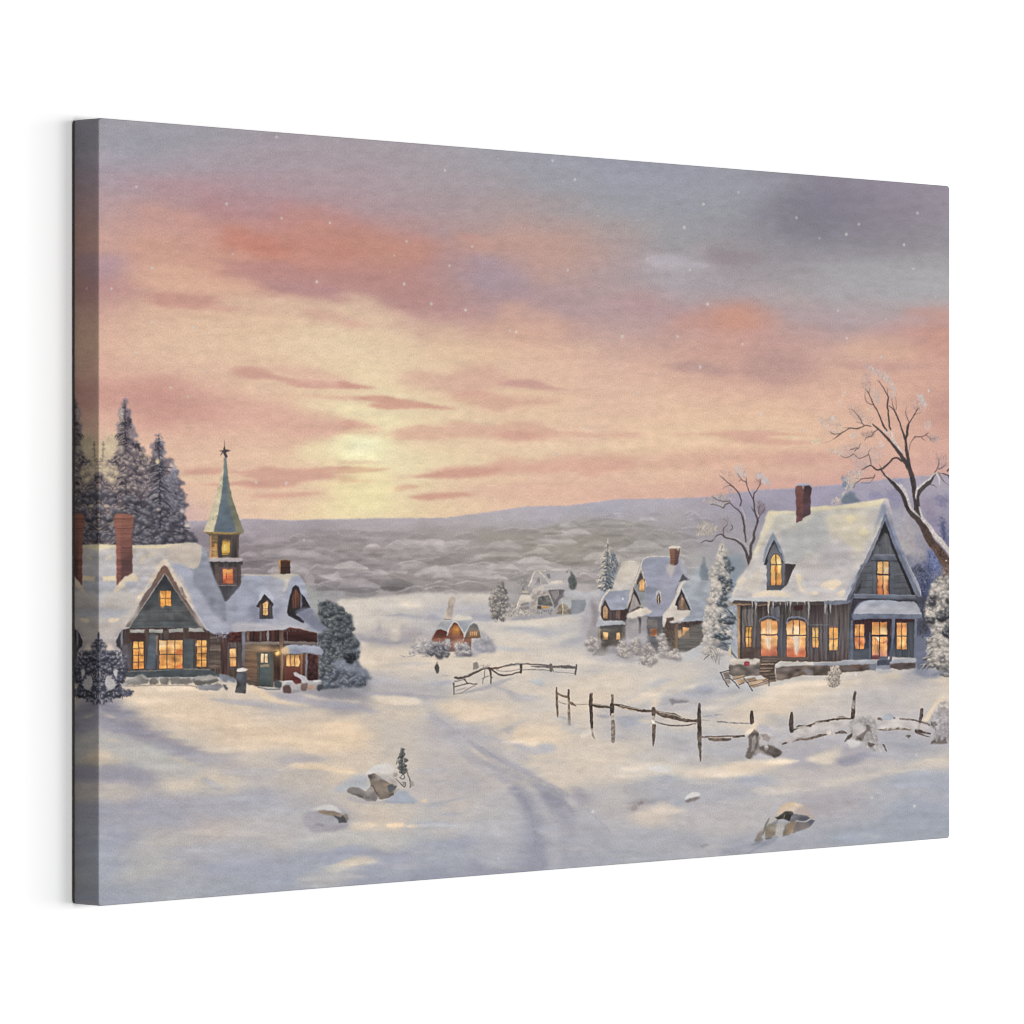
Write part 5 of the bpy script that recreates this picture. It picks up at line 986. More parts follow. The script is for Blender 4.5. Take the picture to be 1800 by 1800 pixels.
Pg(TI, [370,1010, 400,980, 440,990, 480,1060, 490,1110, 440,1150, 390,1130, 360,1060], 'b3b1b4', .8, .85, rough=.4)
Db(TI, [300,1240, 440,1240, 420,1300, 320,1300], 50, ['b3adb0', '8f8c9e'], 3, 1, 1.5, .6, .7)
Db(TI, [520,1120, 690,1160, 670,1215, 560,1220], 110, ['3f4050', '55566a', '6b6c80'], 3.2, 1.4, 1.2, 1.2, .8)

# bell tower (tiles TJ, TK)
Pg(TJ, [395,1460, 820,1460, 812,1800, 812,1990, 400,1990], ['4a413e', '55493f', '4c4444', 'v'], .4, tx=.12, tk='v')
Pg(TJ, [400,1480, 430,1480, 428,1990, 390,1990], ['a98664', 'c9a184', 'v'], .5); Pg(TJ, [430,1480, 510,1475, 512,1990, 428,1990], ['6b5a44', 'a97c4c', '8a6b45', 'v'], .6, tx=.16, tk='h')
Pg(TJ, [470,1600, 500,1600, 500,1650, 470,1650], 'd6944c', .6, .8); Pg(TJ, [455,1680, 500,1680, 500,1780, 455,1780], 'b99a5c', .8, .6)
Pg(TJ, [515,1480, 575,1480, 575,1990, 515,1990], '3f3a3d', .6); Pg(TJ, [700,1480, 800,1470, 800,1990, 700,1990], ['4d4443', '3b3535', 'v'], .6, tx=.14, tk='v')
Pg(TJ, [575,1560, 695,1560, 692,1720, 660,1760, 575,1760], ['b58a3e', 'd9b04e', 'c79c40', 'v'], .4); Pg(TJ, [600,1610, 640,1610, 650,1700, 610,1700], 'ead987', 1, .9); Ln(TJ, [630,1620, 632,1690], 1, 'b8923c', .8)
Ln(TJ, [590,1560, 640,1545, 690,1560], 1.5, '8c7358', .8); Ln(TJ, [580,1740, 690,1740], 1.4, '6d5530', .8)
Pg(TJ, [312,1430, 888,1415, 888,1430, 820,1475, 400,1480, 330,1445], ['a98b56', '7d6a4b', '55483c', 'v'], .4)
Ln(TJ, [450,1443, 620,1450, 780,1440], 1.6, 'c79c48', .8)
SP_L = [598,440, 585,520, 560,620, 530,740, 490,900, 440,1060, 390,1220, 350,1340, 312,1432]
Pg(TJ, SP_L+[455,1432, 480,1370, 520,1180, 560,940, 585,780, 603,560, 606,440], ['bfb09a', 'beb698', 'c3baa0', 'cfc2a4', 'v'], .35, tx=.03)
Pg(TJ, [600,370, 640,360, 650,480, 660,620, 690,800, 740,1010, 800,1180, 850,1310, 892,1415, 880,1440, 785,1440, 455,1432, 520,1180, 570,880, 600,560], ['66716f', '5f6d78', '62707e', '5d6b7b', 'v'], .35, tx=.03)
Pg(TJ, [640,480, 652,500, 665,640, 690,800, 740,1010, 800,1180, 850,1310, 892,1412, 870,1440, 785,1440, 740,1290, 700,1130, 655,980, 640,860, 650,700], ['70746e', '777a70', '707366', '827d68', 'v'], .5, tx=.03)
Pg(TJ, [598,380, 640,370, 648,540, 600,560], '7c8784', .6, .6)
Ln(TJ, [600,560, 585,780, 560,940, 520,1180, 458,1430], .8, '70755e', .6)
for x, y in [(505,1210), (700,1390), (560,770), (450,1250)]: Bl(TJ, x, y, .9, .9, '3c4248', .8)
Ln(TJ, [608,110, 612,180, 612,260], .5, '4c4650', w2=1.6)
STAR = [600,210, 620,212, 625,245, 705,258, 650,278, 632,290, 660,345, 645,368, 622,362, 605,330, 590,290, 560,335, 555,322, 580,280, 528,258, 590,258]
Pg(TJ, STAR, '4b4048', .3)
# lantern base and lower tower (TK)
Pg(TK, [140,262, 490,262, 488,290, 470,300, 475,490, 330,660, 300,665, 230,520, 150,300], ['3f3a3c', '4a4343', '443f45', '4b4850', 'v'], .4, tx=.12, tk='v')
Pg(TK, [210,290, 240,290, 255,500, 228,500], '5b504c', .5, .9); Pg(TK, [440,290, 470,290, 472,500, 440,500], '55494a', .5, .8); Pg(TK, [245,320, 430,320, 430,500, 250,500], '6b5350', .8, .85)
Pg(TK, [255,330, 290,330, 292,480, 255,480], '59464a', .6, .9); Pg(TK, [392,330, 425,330, 425,480, 392,480], '5f4644', .6, .8)
Win(TK, 293, 340, 391, 482, 1, 2, ['d58a48', 'c9683c', 'b8553a'], '5e3c33', .3, .7, 5)
Ln(TK, [325,380, 328,430], 1.4, '6d3c33', .8); Pg(TK, [300,345, 385,345, 385,372, 300,375], 'dc9a58', .8, .8)
Ln(TK, [250,503, 430,503], 1.3, '8e8587', .85); Pg(TK, [235,525, 475,505, 330,660, 300,665], '47454d', 1, .8)
Pg(TK, [125,240, 140,225, 480,228, 490,245, 485,262, 440,270, 140,264], ['b5a8a5', '9c97a3', 'v'], .5)
Ln(TK, [150,272, 460,276], 1.4, '322d30', .8)
# wing roof (TK)
Pg(TK, [330,662, 470,500, 478,420, 500,395, 620,392, 740,398, 900,385, 1000,382, 1050,400, 1090,450, 1110,500, 1140,620, 1170,720, 1240,830, 1330,940, 1300,960, 1180,960, 1120,920, 1060,905, 960,940, 880,950, 760,945, 600,955, 460,960, 330,985, 240,980, 200,990, 150,950, 60,800, 0,680, 0,440, 160,600, 300,700], ['9ba0b4', '979cb2', '9498ae', '9a9bb0', 'v'], .6, rough=.2)
Pb(TK, [0,460, 80,560, 200,740, 300,860, 330,960, 230,985, 150,920, 60,780, 0,700], 'a3a6ba', 3, 3, .8)
Pb(TK, [0,500, 60,560, 200,780, 320,860, 300,690, 200,600, 60,380, 0,380], '848a9c', 2.5, 2.5, .75)
Pg(TK, [0,340, 70,300, 100,120, 130,190, 210,420, 320,680, 325,860, 240,770, 120,620, 0,440], ['8d93a4', '868b9d', '83889b', 'v'], 1.2, .95)
Ln(TK, [98,125, 128,200], 1, 'aab4c4', .8)
Pb(TK, [760,396, 900,385, 1000,382, 1050,400, 980,410, 950,440, 920,540, 880,560, 900,460, 820,430], 'cfc3ab', 2, 1.8, .9)
Pb(TK, [500,392, 760,394, 760,404, 500,402], 'c2b9a9', 1.5, .7, .85)
Pb(TK, [760,440, 900,440, 930,560, 880,680, 760,640, 700,520], 'a3a5b3', 4, 4, .6)
Pb(TK, [900,700, 1000,800, 1080,880, 960,930, 700,930, 500,880, 700,860, 860,820], 'aaa9b6', 4, 2.5, .6)
Pb(TK, [400,870, 640,880, 940,900, 1100,900, 1120,920, 960,940, 600,955, 400,960], 'b5b0b8', 3, 1.6, .7)
Pb(TK, [340,640, 480,500, 620,560, 560,800, 360,860], '989cb3', 5, 5, .5)
Pb(TK, [560,720, 650,700, 660,850, 600,850], '7b7f97', 3, 2.5, .6)
# dormer
Pb(TK, [650,600, 680,530, 710,515, 750,550, 795,620, 790,660, 740,620, 700,590, 640,700], 'a9aec2', 1.2, 1.2, .95, sm=False)
Pg(TK, [705,588, 790,680, 788,700, 765,715, 640,718, 622,708], ['3a3436', '4a4042', 'v'], .4)
Pg(TK, [655,690, 780,690, 785,830, 655,832], ['544a4a', '454349', 'v'], .5, tx=.08, tk='v')
Win(TK, 688, 665, 738, 795, 1, 2, ['dfb668', 'd9b070', 'c9985c'], '3d3335', .9, .8, 6, arch=14)
Ln(TK, [712,680, 713,790], .6, '9c7038', .6)
# round-headed gable of the wing
Pg(TK, [925,770, 940,680, 960,590, 985,520, 1010,498, 1040,510, 1065,580, 1100,620, 1150,720, 1060,760, 1010,790, 1100,850, 1090,875, 1000,830, 940,800], ['3a3236', '342d30', '33303a', 'v'], .6)
Pg(TK, [975,640, 990,560, 1015,535, 1045,580, 1055,640, 1040,720, 980,730], ['6e4636', '5c3d33', 'v'], .8, tx=.15, tk='v')
for x in (995, 1015, 1035): Ln(TK, [x,560, x-3,720], .7, '33272a', .7)
Pg(TK, [1060,560, 1075,600, 1078,700, 1060,740, 1055,640], '6f7186', .6, .9)
Ln(TK, [1075,600, 1110,650, 1150,720], 2.2, '2d2830', .9)
Pb(TK, [1010,760, 1100,720, 1180,740, 1240,830, 1330,940, 1240,960, 1130,880, 1040,800], '6f738a', 2, 2, .8)
Ln(TK, [960,800, 1090,860], 1.8, '3c3c48', .7)
# evergreen beside the wing
Pb(TK, [1090,420, 1140,370, 1190,420, 1180,500, 1120,480], 'a9a3a8', 2, 2, .6)
Ln(TK, [1100,420, 1140,380, 1190,430, 1170,490], .9, 'b7b0b0', .6)
Pb(TK, [1100,480, 1200,560, 1280,640, 1300,740, 1260,840, 1180,720, 1130,600], '9ba0a0', 4, 4, .7)
Pg(TK, [1230,680, 1330,660, 1440,710, 1520,760, 1560,820, 1590,920, 1560,980, 1640,1060, 1620,1100, 1660,1180, 1620,1240, 1660,1320, 1760,1400, 1700,1500, 1560,1500, 1400,1510, 1290,1500, 1240,1420, 1230,1200, 1220,1000, 1330,940, 1240,830], ['6a6f76', '5a6069', '505763', '4d5362', 'v'], 1.6, .92, rough=.9, tx=.1, tk='l')
Db(TK, [1230,640, 1420,700, 1540,780, 1590,920, 1560,1000, 1340,1000, 1300,860], 380, ['34393f', '2b3036', '434a50', '85898c', '5a6066'], 3.6, 1.6, 2.0, .9, .75)
Db(TK, [1230,980, 1560,1000, 1640,1080, 1600,1240, 1400,1240, 1240,1220], 420, ['2a2e34', '353a42', '444a54', '6f7682', '5a616d'], 4, 1.8, 1.8, .9, .75)
Db(TK, [1500,1180, 1610,1170, 1600,1240, 1540,1250], 80, ['22262c', '2c3138'], 4, 2, 1.5, .8, .85)
Db(TK, [1240,1240, 1480,1260, 1700,1440, 1690,1500, 1280,1510, 1240,1400], 420, ['2f343c', '3d434e', '535a68', '69707f', '80869a'], 4, 1.8, 1.6, .9, .7)
Pb(TK, [1420,1230, 1560,1260, 1740,1380, 1660,1420, 1520,1380, 1400,1320], '7c8598', 3, 3, .65)
Pb(TK, [1520,1080, 1640,1090, 1640,1160, 1540,1150], '8690a3', 3, 2.5, .6)
Db(TK, [1320,780, 1420,760, 1400,870, 1330,860], 60, ['a39f9a', 'b3ada5'], 3, 1.3, 1.8, .8, .6)
Pb(TP, [585,1150, 640,1175, 650,1215, 600,1222, 560,1215], '85899a', 4, 3, .5)
Ln(TK, [1640,1360, 1690,1420, 1700,1490], 2, '3b4448', .6)
puffs(TK, [1230,680, 1330,650, 1440,710, 1540,790, 1580,920, 1540,1000, 1640,1080, 1620,1220, 1500,1260, 1400,1400, 1240,1440, 1230,1000, 1300,900], 190, 5.2, ['2b2f36', '363c43', '3f464e'], ['4d545b', '59616a', '68707a'], ['6f767d', '7f858a', '666e79', '8f9292'], .7, 41)
puffs(TK, [1380,1260, 1560,1240, 1700,1390, 1690,1480, 1420,1500, 1260,1500], 100, 5.2, ['3b404b', '4a505d'], ['5f6676', '6d7586'], ['828a9c', '9097a6'], .6, 42)
Pb(TK, [1430,1225, 1560,1260, 1740,1390, 1640,1390, 1520,1340, 1400,1300], '848da0', 3, 2.5, .6)
puffs(TK, [1500,1180, 1600,1180, 1590,1240, 1530,1250], 14, 4, ['1f2228'], ['2b2f36'], ['4a4f58'], .8, 43)
# ground floor of the wing
Pg(TK, [150,980, 330,985, 460,960, 600,955, 880,945, 950,920, 1220,970, 1225,1420, 1100,1440, 860,1440, 640,1500, 440,1440, 280,1400, 160,1330], ['4b3634', '4f3d38', '53443c', '57463c', 'v'], .6, tx=.12, tk='v')
Pg(TK, [162,980, 200,985, 270,1040, 275,1330, 160,1330], ['5b504a', '66564b', '5f5047', 'v'], .6, .85, tx=.12, tk='h')
Db(TK, [190,960, 330,960, 350,1010, 250,1030], 70, ['9ea2b5', '7d8095', '4b4148'], 3.6, 1.2, 1.6, .4, .8)
Pg(TK, [355,965, 470,965, 470,1060, 355,1060], '4e2a28', .8, .95, tx=.15, tk='l')
Pg(TK, [480,960, 515,955, 512,1300, 478,1300], ['7d7f90', '727080', '655c60', 'v'], .5)
Pg(TK, [525,960, 850,945, 850,1055, 525,1055], ['54332c', '3f2a29', 'v'], .5, tx=.15, tk='v')
for x, c in [(540,'76665c'), (665,'6a5a55'), (738,'8f8b95'), (700,'5d4038'), (790,'5c3a32')]: Pg(TK, [x-12,950, x+12,950, x+12,1050, x-12,1050], c, .5, .85)
Pg(TK, [850,945, 890,945, 885,1440, 860,1440], ['5e4a40', '8a6a4c', '7d5e44', 'v'], .5, tx=.08, tk='v')
Pg(TK, [890,955, 1150,965, 1222,975, 1220,1060, 900,1050], ['4e2c28', '361f20', 'v'], .5, tx=.12, tk='h'); Ln(TK, [950,925, 1040,935, 1130,955], 2.4, '6b3428', .9); Ln(TK, [930,960, 932,1050], 1.2, '6b6266', .7)
Pg(TK, [510,1060, 850,1055, 850,1085, 510,1090], ['85766c', '75665e', 'v'], .4); Pg(TK, [890,1050, 1220,1060, 1220,1090, 1100,1090, 890,1075], ['7a6d69', '66595a', 'v'], .4)
Pg(TK, [330,1065, 480,1065, 478,1320, 330,1320], ['5d5150', '544a49', 'v'], .5, .8, tx=.1, tk='v')
Pg(TK, [270,1060, 330,1060, 330,1400, 275,1370], '4b3331', .8, .9, tx=.1, tk='v')
Win(TK, 358, 1125, 424, 1303, 1, 2, ['e2b471', 'd99a56', 'd08c4c'], '4a3a34', 1.2, 1.2, 7)
Ln(TK, [390,1130, 391,1300], .6, 'a36c38', .6)
Pg(TK, [510,1090, 850,1088, 850,1150, 760,1160, 640,1170, 630,1480, 510,1440], ['6d5a48', '765a42', '5d4a3e', 'v'], .6, tx=.08, tk='h')
Bl(TK, 690, 1125, 15, 5, 'b3905e', .8); Bl(TK, 600, 1200, 10, 8, '8a6744', .7); Bl(TK, 820, 1150, 10, 7, 'a98548', .6)
Pg(TK, [625,1165, 785,1160, 795,1510, 640,1500], '5c5648', .6); Pg(TK, [655,1175, 765,1170, 770,1500, 650,1500], ['5b6157', '52655b', '50645a', '434f49', 'v'], .5)
Win(TK, 667, 1175, 738, 1265, 2, 1, ['ead29a', 'dcb880'], '4a4438', .8, 1.2, 8)
Pg(TK, [662,1282, 750,1280, 752,1306, 662,1308], '9a8a66', .5, .9); Ln(TK, [655,1290, 650,1500], 1, '35453f', .7)
Pg(TK, [800,1190, 860,1190, 860,1440, 800,1430], ['6a4f34', '3d2a26', '4b3228', 'v'], .6, tx=.1, tk='v')
Bl(TK, 833, 1170, 5, 5.5, 'e9c84c', .98, hard=2); Bl(TK, 833, 1172, 2.4, 2.6, 'fbeb96', .9); Ln(TK, [800,1160, 830,1150], 1, '3f3830')
# bay with snowy roof
Pg(TK, [890,1180, 1120,1180, 1120,1440, 890,1440], ['7c5636', '6d4636', '5b3a30', 'v'], .5, tx=.1, tk='v')
Win(TK, 920, 1190, 1045, 1300, 3, 1, ['dba25c', 'd9a260'], '5d4026', .6, 1.2, 9)
for x in (1065, 1085, 1105): Ln(TK, [x,1190, x,1400], 1.6, 'a5703e' if x < 1080 else '50352b', .7)
Pg(TK, [915,1305, 1050,1305, 1050,1440, 915,1440], ['75402f', '5b3028', 'v'], .8, .9)
Pg(TK, [1110,1180, 1135,1175, 1130,1300, 1115,1420, 1105,1420], '7b7c90', .5, .9); Pg(TK, [1130,1180, 1235,1180, 1232,1440, 1130,1440], ['4e2f2c', '3b2426', 'v'], .6, tx=.12, tk='l')
Ln(TK, [1232,1180, 1234,1430], 1.5, '6b4a40', .8)
Pg(TK, [870,1170, 885,1110, 950,1088, 1100,1090, 1190,1090, 1250,1110, 1285,1140, 1290,1190, 1220,1185, 1130,1170, 1040,1180, 950,1182], ['9fa3b6', '8f93a8', '8a8ca0', 'v'], .6, rough=.2)
Pb(TK, [870,1120, 930,1110, 950,1170, 880,1180], 'd9b876', 1.5, 1.5, .85)
# clutter before the door
Pg(TK, [430,1370, 520,1350, 530,1420, 515,1570, 410,1560, 430,1470, 420,1400], ['5a5f68', '4a4c52', '504b4c', 'v'], .6, tx=.08)
Pg(TK, [425,1345, 435,1322, 490,1312, 545,1330, 520,1350, 440,1357], 'c9c4c0', .5)
Pg(TK, [330,1180, 330,1180, 334,1184], '55504c')
for q, c in [([0,1410, 120,1385, 240,1390, 250,1420, 140,1440, 40,1440], '9a9690'), ([0,1440, 120,1450, 240,1420, 260,1450, 160,1480, 20,1490], '66645f'), ([245,1380, 300,1380, 420,1420, 430,1460, 330,1450, 270,1430], '7b7e8c'),
             ([290,1480, 350,1510, 340,1540, 300,1520], '55555c'), ([0,1500, 180,1490, 300,1520, 240,1540, 60,1535], '8c8b92'), ([520,1440, 620,1450, 620,1490, 530,1480], '65574d'), ([520,1410, 620,1412, 620,1425, 520,1425], '9c958e'),
             ([790,1440, 880,1450, 870,1520, 800,1510], '45474e'), ([905,1450, 980,1445, 975,1490, 900,1500], '9b989f'), ([890,1500, 920,1480, 960,1495, 970,1570, 880,1565], '5a4440'),
             ([970,1410, 1050,1400, 1080,1480, 990,1470], '5e2a26'), ([1115,1490, 1220,1480, 1210,1540, 1120,1530], 'a98c7c'), ([1210,1490, 1290,1470, 1280,1540, 1220,1545], '3f4249'), ([1060,1470, 1140,1460, 1120,1550, 1060,1540], '77605a'),
             ([960,1530, 1060,1530, 1060,1560, 980,1565], '8c8890')]:
    Pg(TK, q, c, .6, .92, rough=.2)
for q in [[985,1360, 1010,1352, 1050,1380, 1110,1400, 1130,1440, 1160,1450, 1080,1460, 1050,1420, 1000,1395], [1180,1440, 1260,1435, 1275,1450, 1200,1460], [900,1445, 975,1440, 975,1455, 905,1465], [690,1512, 760,1508, 770,1522, 700,1530]]:
    Pg(TK, q, 'b5b2ba', .5, .95)
Ln(TK, [520,1450, 640,1462], 1, '3b3432', .7); Ln(TK, [640,1510, 760,1530, 860,1525], 2, '4b4d55', .6)
# small chimney of the wing
Pg(TK, [842,255, 870,248, 958,250, 956,384, 850,386], ['5b3a2c', '3a2a28', '4b3630', 'v'], .4, tx=.1, tk='h')
Pg(TK, [842,256, 862,250, 860,386, 850,386], 'c79c5c', .4, .9); Ln(TK, [845,252, 900,248, 958,252], 1, 'a98a5c', .7)

# ================================================================ MIDDLE: far cottage, far farm, village
# brown cottage with two round gables (TN)
Pg(TN, [1130,130, 1170,112, 1212,130, 1210,180, 1185,210, 1180,250, 1165,355, 1085,352, 1100,300, 1115,250, 1125,240], ['b5a597', 'a89c92', 'b0a294', 'v'], .5, rough=.15)
Ln(TN, [1130,180, 1140,220, 1125,245], .8, '7d6c68', .6); Ln(TN, [1085,350, 1160,356], 1, '6b5a58', .8); Ln(TN, [1110,245, 1180,250], .7, '8c7d78', .6); Bl(TN, 1105,290, 1.5,5, 'd0bda0', .7)
Pb(TN, [740,600, 800,540, 900,540, 960,560, 960,640, 900,700, 760,700], 'b9b1b0', 2, 2, .9)
Pb(TN, [1450,480, 1520,500, 1600,600, 1640,650, 1560,680, 1380,740, 1360,640], 'a8a4ad', 2.5, 2, .9)
Pg(TN, [960,530, 1000,470, 1050,450, 1115,480, 1130,540, 1290,545, 1370,550, 1370,680, 1180,690, 1150,690, 950,590], ['6d3f32', '8c5a44', '7a5a50', 'v'], .6, tx=.08)
Pg(TN, [1050,380, 1100,360, 1190,370, 1180,400, 1120,480, 1060,455, 1010,465, 960,545, 975,490, 1010,430], ['a7a6ab', '8d9099', 'v'], .5)
Pg(TN, [1010,470, 1050,455, 1110,480, 1115,530, 1060,545, 980,540], ['5a3029', '6d4535', 'v'], .6)
Pg(TN, [1190,380, 1220,390, 1250,430, 1290,490, 1290,545, 1120,540, 1135,470, 1160,420], ['7d4c34', '8f5a3a', '80503e', 'v'], .5, tx=.1)
Pg(TN, [1190,410, 1240,420, 1262,500, 1250,520, 1170,515, 1165,460], 'a56c3c', .7, .9); Bl(TN, 1215, 470, 4, 5, 'd6993f', .9); Ln(TN, [1210,420, 1212,515], .7, '7a3f22', .7); Ln(TN, [1165,480, 1260,480], .7, '7a3f22', .6)
Pg(TN, [1190,372, 1230,360, 1380,350, 1400,378, 1340,440, 1290,500, 1250,430, 1225,390], ['a3a5ae', '8b919d', 'v'], .6)
Pg(TN, [1400,385, 1440,420, 1470,490, 1472,545, 1290,560, 1320,480, 1360,420], ['6f7076', '7d7368', '6d5b50', 'v'], .5)
Pg(TN, [1350,480, 1440,470, 1445,540, 1340,545], '94683f', .6, .95)
for x in (1365, 1385, 1405, 1425): Pg(TN, [x-8,482, x+7,480, x+7,520, x-8,522], 'd4ad78', .4, .85)
Ln(TN, [1115,520, 1130,460, 1160,400, 1190,378, 1225,385, 1260,440, 1290,500], 1.8, 'c3c0bd', .95)
Ln(TN, [1285,580, 1320,480, 1360,410, 1400,382, 1440,415, 1468,480, 1478,540], 1.8, 'b5b3b3', .95)
Ln(TN, [960,550, 985,490, 1040,455, 1110,475], 1.2, 'b3afad', .8)
Pb(TN, [1180,350, 1220,300, 1300,320, 1360,320, 1380,350, 1240,365], 'cbc3b7', 1.6, 1, .95)
Pg(TN, [960,560, 1130,545, 1150,560, 1150,690, 1200,690, 1180,600, 1290,590, 1300,560, 1370,552, 1365,640, 1100,640, 960,590], '8f6352', .8, .7)
Ln(TN, [965,550, 1100,542, 1290,548, 1450,548], 1.3, '754636', .85)
Pg(TN, [1095,560, 1150,560, 1150,620, 1100,610], 'aab4bf', .6, .9); Pg(TN, [1160,580, 1290,560, 1290,640, 1180,650], 'a9836f', 1, .7)
for q, cs, n in [([900,600, 1000,580, 1150,640, 1120,740, 1010,740, 900,740], ['4f4c57', '6b6870', '3f3d47'], 130), ([760,560, 880,560, 1000,600, 940,680, 820,700, 740,680], ['c9c1ba', 'aaa5a9', '8b8790'], 120),
                 ([1000,570, 1150,600, 1150,680, 1000,680], ['bcb7ba', '8f8c95', 'a6a2a8'], 110), ([1190,600, 1320,600, 1360,680, 1200,690], ['ccc3bc', 'b3adae', 'a39da2'], 90),
                 ([1220,660, 1370,650, 1370,740, 1220,745], ['5f5b66', '77737d', '8c8890'], 110), ([1380,560, 1560,540, 1620,660, 1500,690, 1400,700], ['a6a3ad', '8f8e9c', 'b9b4b6'], 120),
                 ([700,700, 900,690, 900,710, 720,750], ['a9a3a8', '8c8791', 'c3bab2'], 50)]:
    Db(TN, q, n, cs, 3.2, 1.4, -1.4, .7, .75)
Ln(TN, [820,705, 900,700], 1.2, '6d5f60', .8); Ln(TN, [700,748, 780,735], 1.6, '9a98a6', .8); Ln(TN, [620,735, 670,745], 1.6, 'a3a1ae', .8)
for x, y in [(900,745), (1050,745), (1240,748), (1330,742)]: Bl(TN, x, y, 8, 1.4, '8b8996', .7)
puffs(TN, [740,620, 880,560, 1000,600, 1000,680, 900,700, 760,700], 40, 5, ['8b8790'], ['aaa5a8'], ['c9c1ba', 'd3cabf'], .6, 55)
puffs(TN, [900,640, 1000,600, 1150,640, 1130,740, 920,740], 40, 4.5, ['45434d', '57545e'], ['77747e'], ['b5b0b2', '9a97a0'], .7, 56)
puffs(TN, [1200,620, 1340,610, 1370,720, 1220,735], 34, 4.5, ['6b6670', '8c8790'], ['a39ea2'], ['c9c1bb', 'd3cac0'], .7, 57)
puffs(TN, [1400,560, 1540,550, 1620,660, 1480,690], 30, 6, ['8c8b99'], ['a09ea9'], ['b9b5b8'], .5, 58)
# walker
Pg(TN, [1003,770, 1015,790, 1026,800, 1022,830, 1036,860, 1038,900, 1020,935, 1005,935, 998,905, 985,870, 992,835, 1002,820], '54504f', .4, rough=.1)
Ln(TN, [1012,850, 1016,920], .8, '8d8683', .6)
# far farm (TO)
Db(TO, [180,520, 330,310, 420,480, 410,640, 380,900, 260,920, 180,800], 300, ['8b8480', 'a59c91', '6c686c', 'b9ae9f'], 3.6, 1.5, 1.4, .7, .7)
Db(TO, [340,380, 420,480, 410,620, 330,820, 260,900, 260,800, 340,640, 330,500], 220, ['605f65', '55555c', '6f6c70'], 3.6, 1.5, 1.4, .7, .75)
Db(TO, [190,560, 300,400, 320,560, 300,720, 190,800], 150, ['b8ad9e', 'c4b9a6', 'a1988f'], 3, 1.2, 1.4, .7, .65)
Pb(TO, [430,640, 560,500, 640,420, 740,480, 760,560, 600,680, 560,860, 400,880], '9b9599', 3, 3, .6)
Db(TO, [380,780, 480,640, 640,740, 860,760, 830,860, 600,860, 400,860], 260, ['8f8783', 'b0a59a', '77706f', 'a0958c'], 3.2, 1.4, -1.3, .6, .7)
Db(TO, [600,330, 690,300, 730,460, 640,480], 60, ['85807f', '9c9695', '6d6c72'], 3.2, 1.4, -1.3, .6, .7)
Pb(TO, [760,400, 820,200, 1300,190, 1320,460, 1250,460, 1000,500, 780,470], 'aaa5aa', 2, 2, .9)
Pg(TO, [820,230, 900,210, 1030,380, 800,400], ['b3aeb0', '9b969c', 'v'], .6); Pg(TO, [850,340, 890,280, 900,360, 840,370], '857d80', .8); Pg(TO, [985,240, 1040,240, 1045,300, 1010,290], '757a7d', .6)
Ln(TO, [728,415, 770,330, 800,250, 825,205], 2.0, 'd0c5b2', .95); Ln(TO, [825,200, 900,190, 980,188], 1.2, 'cdbf9f', .9); Ln(TO, [890,205, 960,270, 1020,370], 1.6, 'c9bfae', .9); Ln(TO, [900,290, 910,370, 930,390], 1.2, 'bfb6aa', .8)
Pg(TO, [1040,190, 1100,150, 1280,155, 1290,195], 'bdb6b3', .7, .9); Ln(TO, [990,200, 1280,198], .8, '958f93', .6); Bl(TO, 1284, 208, 1.2, 1.4, '55504f', .9)
Pg(TO, [1340,170, 1360,200, 1380,260, 1420,300, 1420,470, 1320,472, 1295,300, 1335,270], ['5d6663', '59645f', 'v'], .7, rough=.3, tx=.06, tk='l'); Ln(TO, [1345,110, 1352,200], .6, '7b7d78', .6)
Pg(TO, [640,490, 700,478, 740,490, 730,510, 640,505], 'bdb39d', .5, .9); Ln(TO, [600,525, 740,520], 1, '6d6663', .7)
Pg(TO, [750,540, 790,450, 860,420, 1000,390, 1060,345, 1130,330, 1220,335, 1245,380, 1250,440, 1100,455, 960,470, 860,500, 860,600, 760,640], ['c9c0b3', 'bdb5af', 'b3adad', 'v'], .6, rough=.2)
Pb(TO, [1000,400, 1240,380, 1250,440, 1060,450, 950,450], 'a4a2aa', 1.6, 1, .8)
Pg(TO, [550,740, 600,560, 640,530, 750,530, 780,580, 770,640, 640,650, 600,740], ['c6bdad', 'b8b0a8', 'v'], .6, rough=.2); Pg(TO, [620,670, 740,640, 730,680, 620,700], '8a8281', .6, .9); Pg(TO, [610,720, 730,700, 730,740, 620,745], '857b79', .7, .8); Ln(TO, [560,730, 600,590], 1.6, 'cfc5b3', .8)
Pg(TO, [790,500, 880,480, 1000,500, 1060,560, 1040,600, 950,540, 870,590, 860,720, 760,740], 'a89e98', .8, .85, tx=.08, tk='l')
Pg(TO, [870,580, 950,545, 1020,550, 1060,620, 1080,700, 1040,700, 860,680], ['6e706e', '62625f', 'v'], .6, tx=.08, tk='l'); Pg(TO, [850,700, 910,690, 920,740, 860,745], '5c5147', .6); Pg(TO, [920,705, 1010,695, 1020,735, 925,735], 'b8924a', .5)
Ln(TO, [880,560, 960,530, 1040,560, 1090,650, 1100,700], 1.4, 'aea59e', .85)
Pg(TO, [1010,470, 1160,460, 1250,460, 1240,560, 1180,600, 1140,700, 1100,740, 1090,640, 1050,560], ['6d696f', '77737a', 'v'], .6); Pg(TO, [1040,490, 1160,470, 1165,520, 1120,600, 1090,580], '948c8e', .6, .9); Ln(TO, [1160,470, 1165,530, 1120,610], 1, 'aba3a2', .7)
Db(TO, [850,740, 1060,730, 1050,820, 860,820], 60, ['7b7d81', '94949a', '605e61'], 3, 1.4, -.3, 1, .6)
Pb(TO, [1250,480, 1420,470, 1560,520, 1700,490, 1700,600, 1560,610, 1340,600, 1240,560], 'b0b1b9', 2, 1.6, .9)
